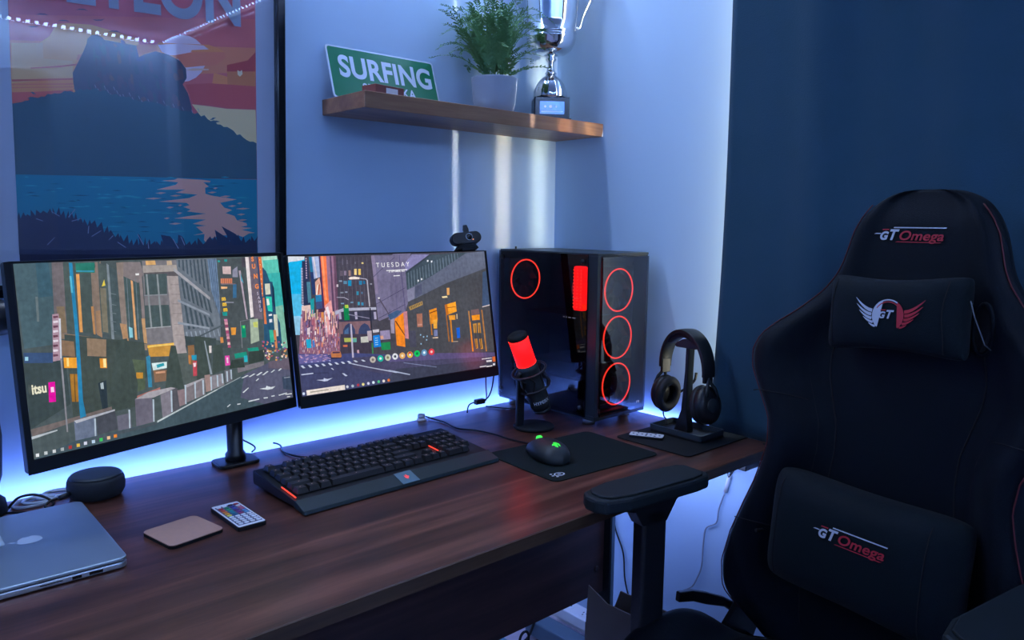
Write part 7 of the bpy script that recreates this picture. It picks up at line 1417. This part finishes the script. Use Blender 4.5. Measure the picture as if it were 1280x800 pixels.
def seam(name, f, z0, z1, m, r=.0016, n=40, off=.001):
    pts = []
    for k in range(n + 1):
        z = z0 + (z1 - z0)*k/n; x = f(z); pts.append((x, front(x, z) - off, z))
    return fin(name, tube(bmesh.new(), pts, r, 5), m, bk, smooth=True)
for s in (-1, 1):
    seam('seam', lambda z: s * .47 * hw(z), .48, 1.10, RUB)
    seam('seam', lambda z: s * .60 * hw(z), .50, 1.0, RUB)
    seam('piping', lambda z: s * .945 * hw(z), .46, 1.31, REDP, .0013, 70, .0)
for z0, x0, x1 in ((.93, -.285, -.17), (.93, .17, .285), (.66, -.29, -.19), (.66, .19, .29)):
    pts = [(x0 + (x1-x0)*k/14, 0, z0 + .012*math.sin(k/14*PI)) for k in range(15)]
    fin('seam', tube(bmesh.new(), [(p[0], front(p[0], p[2]) - .0008, p[2]) for p in pts], .0012, 5), RUB, bk)
for s in (-1, 1):                       # belt slots
    bm = bmesh.new(); pts = []
    for k in range(24):
        a = 2*PI*k/24; x = s * (.128 + .017 * math.cos(a)); z = 1.105 + .042 * math.sin(a); pts.append((x, front(x, z) - .002, z))
    sl = fin('belt_slot', tube(bmesh.new(), pts, .0040, 8, True), FAB, ch, smooth=True)
    bm = bmesh.new(); bm.faces.new([bm.verts.new((p[0], p[1] - .0005, p[2])) for p in pts]); fin('slot_lining', bm, RUB, sl)
def logo_gt(par, cx, cz, w_, fn, full=True, name='logo'):
    """GT lettering with bars; fn(x, z, lift) -> 3D"""
    s = w_ / .135; F = lambda a, b: fn(cx + (a - .0675)*s, cz + b*s, .0022)
    text(name, 'G', .0205, lambda a, b: F(a*1 + .004, b - .009), WHL, par, bold=.0010, shear=.25)
    text(name, 'T', .0265, lambda a, b: F(a + .020, b - .009), WHL, par, bold=.0009, shear=.28)
    g = [(0, [(-.006, .001), (.006, .001), (.007, .0028), (-.002, .0028)]), (1, [(.008, .0085), (.022, .0085), (.0225, .0105), (.010, .0105)])]
    if full:
        text(name, 'Omega', .0235, lambda a, b: F(a + .0405, b - .009), REDL, par, bold=.00045, shear=.22, xs=1.17, space=1.03)
        g += [(0, [(.030, .0122), (.126, .0122), (.127, .0142), (.031, .0142)]), (1, [(.036, -.0135), (.116, -.0135), (.121, -.0120), (.040, -.0120)])]
    decals(name, g, F, [WHL, REDL], par)
logo_gt(ch, -.010, 1.256, .132, lambda x, z, l: (x, front(x, z) - l - .0008, z))
def pillow(name, w_, h, t, M, m, pinch=.10, sag=0):
    bm = bmesh.new(); n1, n2 = 26, 18
    def pt(u, v, sd):
        px = u * (w_/2) * (1 - pinch * (1 - abs(v)**2) * abs(u)**6 * .5); pz = v * (h/2) * (1 - pinch * (1 - u*u) * abs(v)**3 * 1.2) 
        rc_ = 1 - .075 * (abs(u) * abs(v)) ** 5; px *= rc_; pz *= rc_ - .05 * (abs(u) * abs(v)) ** 5
        b = ((1 - abs(u)**3.2) * (1 - abs(v)**3.0)); b = max(0, b) ** .42
        return M @ Vector((px, -sd * t/2 * b, pz))
    g = {}
    for sd in (1, -1):
        for i in range(n1 + 1):
            for j in range(n2 + 1):
                u_, v_ = math.sin((i/n1 - .5)*PI), math.sin((j/n2 - .5)*PI)
                if sd == -1 and (i in (0, n1) or j in (0, n2)): g[sd, i, j] = g[1, i, j]
                else: g[sd, i, j] = bm.verts.new(pt(u_, v_, sd))
    for sd in (1, -1):
        for i in range(n1):
            for j in range(n2): bm.faces.new((g[sd, i, j], g[sd, i+1, j], g[sd, i+1, j+1], g[sd, i, j+1]))
    o = fin(name, bm, m, ch, smooth=True, sub=1)
    return o, lambda x, z, l: pt(x/(w_/2), z/(h/2), 1) + M.to_3x3() @ Vector((0, -l, 0))
MH = Matrix.Translation((.004, .097, 1.118)) @ Matrix.Rotation(-.045, 4, 'Y') @ Matrix.Rotation(-.10, 4, 'X')
hpil, HF = pillow('head_pillow', .258, .152, .085, MH, FAB2, pinch=.17)
for x in (-.105, .098): fin('pillow_seam', tube(bmesh.new(), [HF(x + .002*math.sin(k*.7), (k/12 - .5)*.128, .0004) for k in range(13)], .0009, 5), RUB, hpil)
logo_gt(hpil, .040, .000, .100, lambda x, z, l: HF(x, z, l), False)
def ptsarc(r, a0, a1, n): return [(r*math.cos(math.radians(a0 + (a1-a0)*k/n)), r*math.sin(math.radians(a0 + (a1-a0)*k/n))) for k in range(n+1)]
cxl, czl = .010, -.002
g = [(0, ptsarc(.0310, 55, 228, 24) + ptsarc(.0284, 55, 228, 24)[::-1]), (1, ptsarc(.0310, -48, 55, 16) + ptsarc(.0284, -48, 55, 16)[::-1]), (1, ptsarc(.0268, 40, 150, 16) + ptsarc(.0248, 40, 150, 16)[::-1])]
for s, mi in ((-1, 0), (1, 1)):
    for k in range(5):
        L, ri, y0, x0 = (.036, .032, .027, .021, .014)[k], (.024, .019, .0145, .010, .006)[k], .008 - .0074*k, .0320 - .0010*(k - 1)**2
        cl = [(x0 + L*t, y0 + ri*t**1.7, (.0030 - .0003*k) * (1 - t**2.2) + .0002) for t in (0, .2, .4, .6, .8, 1)]
        P_ = [(x, y + h) for x, y, h in cl] + [(x + .0008, y - h) for x, y, h in cl[::-1]]
        g.append((mi, [(s*x, y) for x, y in P_]))
decals('logo', g, lambda a, b: HF(cxl + a*.90, czl + b*.90, .0022), [WHL, REDL], hpil)
ML2 = Matrix.Translation((.002, .045, .699)) @ Matrix.Rotation(-.10, 4, 'X')
lpil, LF = pillow('lumbar_pillow', .375, .235, .12, ML2, FAB2)
for x in (-.15, .135): fin('pillow_seam', tube(bmesh.new(), [LF(x, (k/12 - .5)*.195, .0004) for k in range(13)], .0010, 5), RUB, lpil)
logo_gt(lpil, .018, .028, .140, lambda x, z, l: LF(x, z, l))
# straps that hold the pillows
fin('pillow_strap', tube(bmesh.new(), [(.130, .085, 1.155), (.138, .085, 1.13), (.150, .10, 1.085), (.148, .125, 1.075)], .0010, 5), mat('strap_grey', (.12, .14, .17), .5), ch)
for s in (-1, 1): fin('pillow_strap', tube(bmesh.new(), [(s*.19 - .028, .035, .66), (s*.225, .085, .65), (s*.26, .10, .64)], .004, 5), RUB, ch)
# seat
def seat_top(x, y):
    b = ss(.17, .27, abs(x)); return .470 + b * (.070 - (4.5 if y > -.15 else 1.7) * (y + .15) ** 2)  - .012 * math.cos(min(1, abs(x)/.2)*PI/2) - .012 * ss(-.26, -.38, y) ** 2 - .03 * ss(-.05, .10, y)
bm = bmesh.new(); NX, NY = 30, 26; T, Bt = [], []
for j in range(NY + 1):
    y = -.37 + .47*j/NY; tr_ = []; br = []
    hwid = .305 * (1 - .18 * ss(-.22, -.40, y)); fr_ = 1 - ss(.88, 1.0, abs(2*j/NY - 1)) * .5
    for i in range(NX + 1):
        s = -1 + 2*i/NX; x = s * hwid; e = (1 - abs(s)**10); e2 = 1 - max(0, abs(2*j/NY - 1))**14
        z = .405 + (seat_top(x, y) - .405) * (max(0, e) ** .5) * (max(0, e2) ** .5) 
        tr_.append(bm.verts.new((x, y, z + .001))); br.append(bm.verts.new((x*.97, y, .385)))
    T.append(tr_); Bt.append(br)
for j in range(NY):
    for i in range(NX):
        bm.faces.new((T[j][i], T[j][i+1], T[j+1][i+1], T[j+1][i])); bm.faces.new((Bt[j][i], Bt[j+1][i], Bt[j+1][i+1], Bt[j][i+1]))
    bm.faces.new((T[j][0], T[j+1][0], Bt[j+1][0], Bt[j][0])); bm.faces.new((T[j][NX], Bt[j][NX], Bt[j+1][NX], T[j+1][NX]))
for i in range(NX): bm.faces.new((T[0][i], Bt[0][i], Bt[0][i+1], T[0][i+1])); bm.faces.new((T[NY][i], T[NY][i+1], Bt[NY][i+1], Bt[NY][i]))
st_ = fin('seat', bm, FAB, ch, smooth=True, sub=1)
for s in (-1, 1): fin('seam', tube(bmesh.new(), [(s*.185, -.34 + .40*k/16, seat_top(.185, -.34 + .40*k/16) + .0005) for k in range(17)], .0014, 5), RUB, st_)
bx('seat_pan', -.25, .25, -.33, .10, .370, .386, BLKM, ch, bevel=.003)
bx('tilt_mechanism', -.09, .09, -.19, .07, .315, .371, BLKM, ch, bevel=.004)
fin('gas_lift', lathe(bmesh.new(), [(.032, .10), (.032, .20), (.018, .202), (.018, .32)], 24, Matrix.Translation((0, -.06, 0))), BLK, ch, smooth=True)
for k in range(5):
    a = 2*PI*k/5 + .3; c, s = math.cos(a), math.sin(a); Mx = Matrix.Translation((0, -.06, 0)) @ Matrix.Rotation(a, 4, 'Z')
    lg = fin('leg', tube(bmesh.new(), [Mx @ Vector(p) for p in ((.02, 0, .115), (.15, 0, .105), (.28, 0, .075), (.31, 0, .070))], .02, 8, rad=[.028, .024, .018, .016]), BLK, ch, smooth=True)
    for q in (-.014, .014):
        fin('caster', lathe(bmesh.new(), [(.012, -.009), (.028, -.008), (.030, 0), (.028, .008), (.012, .009)], 20, Mx @ Matrix.Translation((.305, q, .0302)) @ Matrix.Rotation(PI/2, 4, 'X')), BLK, lg, smooth=True)
    fin('caster_stem', tube(bmesh.new(), [Mx @ Vector((.305, 0, .03)), Mx @ Vector((.305, 0, .07))], .006, 8), BLK, lg)
# recline hinge and lever on the far side
for s in (-1, 1):
    fin('hinge_bracket', prism(bmesh.new(), [(.02, .37), (.12, .37), (.175, .47), (.165, .60), (.125, .60), (.10, .50), (.03, .43)], -s*.285 - .006, -s*.285 + .006, Matrix(((0, 0, 1, 0), (1, 0, 0, 0), (0, 1, 0, 0), (0, 0, 0, 1)))), BLK, ch, bevel=.002)
fin('recline_lever', prism(bmesh.new(), [(-.055, .478), (-.053, .500), (-.012, .494), (.03, .478), (.087, .452), (.142, .418), (.13, .398), (.09, .428), (.03, .450), (-.01, .468)], -.345, -.332, Matrix(((0, 0, 1, 0), (1, 0, 0, 0), (0, 1, 0, 0), (0, 0, 0, 1)))), BLK, ch, bevel=.003)
fin('lever_pivot', tube(bmesh.new(), [(-.34, .115, .425), (-.28, .115, .425)], .009, 10), BLK, ch, smooth=True)
# armrests
def armrest(cx, y0, y1, zt, wd, px, py, yaw=0):
    M = Matrix.Translation((cx, (y0+y1)/2, 0)) @ Matrix.Rotation(yaw, 4, 'Z'); L = y1 - y0
    bm = bmesh.new(); outl = [(-wd/2*.72, -L/2 + .012), (-wd/2*.3, -L/2), (wd/2*.3, -L/2), (wd/2*.72, -L/2 + .012), (wd/2, -L/2 + .06), (wd/2, L/2 - .05), (wd/2*.9, L/2 - .015), (wd/2*.6, L/2), (-wd/2*.6, L/2), (-wd/2*.9, L/2 - .015), (-wd/2, L/2 - .05), (-wd/2, -L/2 + .06)]
    prism(bm, outl, zt - .030, zt - .004, M)
    pd = fin('armrest_pad', bm, mat('armrest_rubber', (.006, .012, .016), .6, spec=.3), ch, bevel=.006)
    bm = bmesh.new(); prism(bm, [(x*.86, y*.9) for x, y in outl], zt - .0045, zt, M); fin('pad_top', bm, MATS['armrest_rubber'], pd, bevel=.0035)
    Mp = Matrix(((0, 0, 1, 0), (1, 0, 0, 0), (0, 1, 0, 0), (0, 0, 0, 1)))
    fin('armrest_yoke', prism(bmesh.new(), [(py - .085, zt - .030), (py + .075, zt - .030), (py + .052, zt - .048), (py + .028, zt - .085), (py - .032, zt - .085), (py - .050, zt - .055), (py - .085, zt - .045)], px - .017, px + .017, Mp), BLK, ch, bevel=.002)
    fin('armrest_post', prism(bmesh.new(), rrect(.034, .060, .008, 4, px, py), .40, zt - .06), BLK, ch, bevel=.001)
    fin('armrest_sleeve', prism(bmesh.new(), rrect(.0365, .063, .008, 4, px, py), .36, .46), BLK, ch, bevel=.001)
    sg_ = -1 if px < 0 else 1
    fin('armrest_bracket', prism(bmesh.new(), rrect(abs(px) - .12, .06, .01, 3, sg_*(abs(px)/2 + .05), py), .355, .369), BLK, ch, bevel=.002)
armrest(-.264, -.365, -.080, .797, .088, -.2715, -.205, .06)
armrest(.335, -.275, .01, .785, .098, .345, -.115, 0)

# ============================================================ cables on the desk
cable('keyboard_cable', [(-.935, -.02, .7545), (-.93, -.045, .7535), (-.945, -.10, .7528), (-.935, -.15, .7528), (-.90, -.205, .7528), (-.882, -.235, .7528), (-.872, -.254, .758)], .0022, BLK, 'black cable running from the wall edge to the keyboard')
cable('mouse_cable', [(-.535, -.052, .760), (-.52, -.075, .7545), (-.515, -.13, .7528), (-.525, -.19, .7528), (-.50, -.235, .7528), (-.488, -.29, .7528), (-.487, -.35, .7528), (-.486, -.41, .757), (-.492, -.438, .762)], .0022, BLK, 'black mouse cable curving from the white clip to the mouse')
kc = thing('cable_clip', 'small white cable clip at the desk back edge', 'cable clip', (-.542, -.058, .7502))
fin('clip_base', lathe(bmesh.new(), [(.013, 0), (.013, .004), (.010, .006)], 20), WHT, kc, smooth=True)
fin('clip_head', lathe(bmesh.new(), [(.009, .006), (.011, .010), (.009, .016), (0, .018)], 20), mat('clip_grey', (.35, .40, .48), .4), kc, smooth=True)
cable('wall_cable', [(-1.00, -.052, .7535), (-.985, -.03, .758), (-1.02, -.012, .79), (-1.03, -.008, .85)], .002, BLK, 'short black cable behind the monitor foot plate')
us = thing('usb_cable', 'black cable with plug block hanging below the right monitor corner', 'cable', (-.30, -.06, .7502))
fin('cord', tube(bmesh.new(), smooth_pts([(-.105, -.02, .0025), (-.095, -.01, .012), (-.080, 0, .018), (-.060, 0, .022)], 5), .0022, 6), BLK, us, smooth=True)
bx('plug_block', -.062, -.030, -.008, .006, .014, .028, BLK, us, bevel=.002)
fin('cord', tube(bmesh.new(), smooth_pts([(-.030, 0, .022), (-.012, .0, .03), (.002, 0, .06), (.010, .0, .12)], 5), .0022, 6), BLK, us, smooth=True)
fin('cord', tube(bmesh.new(), smooth_pts([(-.032, .004, .020), (-.015, .006, .022), (-.01, .015, .07), (-.004, .02, .13)], 5), .0018, 6), mat('red_cord', (.10, .02, .03), .5), us, smooth=True)
cable('power_cable', [(-.272, -.14, .753), (-.30, -.10, .753), (-.32, -.058, .753)], .002, BLK, 'thin black cable leaving the computer rear')

# ============================================================ below the desk
cable('black_cable', [(-.05, -.765, .7535), (-.049, -.782, .7545), (-.047, -.7925, .749), (-.046, -.7925, .73), (-.044, -.791, .66), (-.03, -.76, .58), (-.012, -.74, .50)], .0025, BLK, 'black cable hanging over the desk front edge by the chair')
wcb = thing('inline_cable', 'thin pale cable with slim inline box on the wall below the desk', 'cable', (-.006, -.63, .4))
fin('cord', tube(bmesh.new(), smooth_pts([(0, -.05, .326), (0, -.035, .27), (0, -.022, .235)], 5), .0020, 6), DGR, wcb, smooth=True)
fin('inline_box', tube(bmesh.new(), [(0, -.022, .237), (0, -.012, .19)], .0052, 8), WHT, wcb, smooth=True)
fin('cord', tube(bmesh.new(), smooth_pts([(0, -.012, .19), (0, .004, .14), (0, .010, .10), (0, .040, .075), (0, .046, .03), (0, .048, -.03), (0, .06, -.07), (0, .075, -.10), (0, .10, -.12)], 5), .0019, 6), mat('grey_cord', (.28, .32, .42), .5), wcb, smooth=True)
cable('black_cable', [(-.006, -.27, .42), (-.006, -.285, .37), (-.006, -.315, .31), (-.006, -.325, .23), (-.006, -.355, .15), (-.006, -.385, .08)], .0024, BLK, 'black cable down the lit wall beside the desk leg')
pwb = thing('power_adapter', 'small black adapter fixed under the desk front right corner', 'adapter', (-.045, -.715, .684))
bx('adapter_body', -.035, .03, -.025, .02, 0, .0425, BLK, pwb, bevel=.003)
fin('adapter_cord', tube(bmesh.new(), smooth_pts([(-.03, .0, .01), (-.035, .01, -.01), (-.02, .03, -.03), (.01, .05, -.02), (.038, .06, -.04)], 5), .0015, 6), BLK, pwb, smooth=True)
ps = thing('power_strip', 'white power strip lying by the wall under the desk', 'power strip', (-.19, -.085, 0))
ps.location = (-.065, -.19, .0705); ps.rotation_euler = (0, 0, math.radians(90))
fin('casing', prism(bmesh.new(), rrect(.26, .06, .008, 3), 0, .034), WHT, ps, bevel=.003)
for k in range(4):
    s_ = fin('socket', lathe(bmesh.new(), [(.019, .0341), (.019, .0348), (.0, .0348)], 20, Matrix.Translation((-.094 + .063*k, 0, 0))), WHT, ps)
    for dx, dy in ((-.006, -.004), (.006, -.004), (0, .008)): bx('pin_hole', -.094+.063*k+dx-.0016, -.094+.063*k+dx+.0016, dy-.003, dy+.003, .0348, .0352, BLK, s_)
cable('floor_cable', [(-.075, -.10, .105), (-.10, -.10, .12), (-.15, -.11, .10), (-.19, -.11, .03), (-.22, -.09, .006), (-.32, -.10, .005)], .004, BLK, 'thick black cable arching from the power strip to the floor')
cable('floor_cable', [(-.30, -.06, .004), (-.22, -.09, .004), (-.16, -.16, .004), (-.10, -.22, .004), (-.02, -.30, .004)], .003, mat('pale_cord', (.4, .4, .5), .5), 'pale cable lying on the carpet under the desk')
pk = thing('velcro_tie', 'black cable tie loop hanging under the desk panel', 'cable tie', (-.245, -.15, .06))
fin('loop', ring(bmesh.new(), (0, 0, 0), .018, .004, 'y', 24, 6, 1.3), BLKM, pk, smooth=True); fin('tail', tube(bmesh.new(), [(-.01, 0, .0), (-.022, 0, -.03), (-.02, 0, -.0555)], .006, 6), BLKM, pk)
tb = thing('plastic_tub', 'low clear blue plastic tub on the carpet under the desk', 'tub', (-.42, -.11, 0))
bm = bmesh.new(); o_, i_ = rrect(.26, .17, .02, 4), rrect(.252, .162, .017, 4); V = [[bm.verts.new((x, y, z)) for x, y in L] for z in (.003, .055) for L in (o_, i_)]; n = len(o_)
for k in range(n):
    for a, b in ((0, 1), (1, 3), (3, 2), (2, 0)): bm.faces.new((V[a][k], V[a][(k+1) % n], V[b][(k+1) % n], V[b][k]))
fin('wall', bm, mat('blue_plastic', (.15, .30, .42), .25), tb); fin('bottom', prism(bmesh.new(), o_, 0, .003), MATS['blue_plastic'], tb); fin('lid', prism(bmesh.new(), rrect(.27, .18, .022, 4), .055, .061), MATS['blue_plastic'], tb, bevel=.001)
cb = thing('cardboard_box', 'open brown cardboard box with raised flap between desk leg and chair', 'box', (-.243, -.56, 0), math.radians(2))
for nm, a in (('side_panel', (-.06, -.057, -.16, .12, 0, .26)), ('side_panel', (.057, .06, -.16, .12, 0, .26)), ('side_panel', (-.057, .057, -.16, -.157, 0, .26)), ('side_panel', (-.057, .057, .117, .12, 0, .26)), ('bottom_panel', (-.057, .057, -.157, .117, 0, .003))): bx(nm, *a, CARD, cb)
fin('flap', prism(bmesh.new(), [(-.157, .26), (.118, .26), (.112, .362), (.05, .335), (-.03, .335), (-.13, .325)], -.06, -.057, Matrix(((0, 0, 1, 0), (1, 0, 0, 0), (0, 1, 0, 0), (0, 0, 0, 1)))), CARD, cb)
fin('flap', prism(bmesh.new(), [(-.157, .26), (.118, .26), (.10, .31), (-.14, .31)], .057, .06, Matrix(((0, 0, 1, 0), (1, 0, 0, 0), (0, 1, 0, 0), (0, 0, 0, 1)))), CARD, cb)
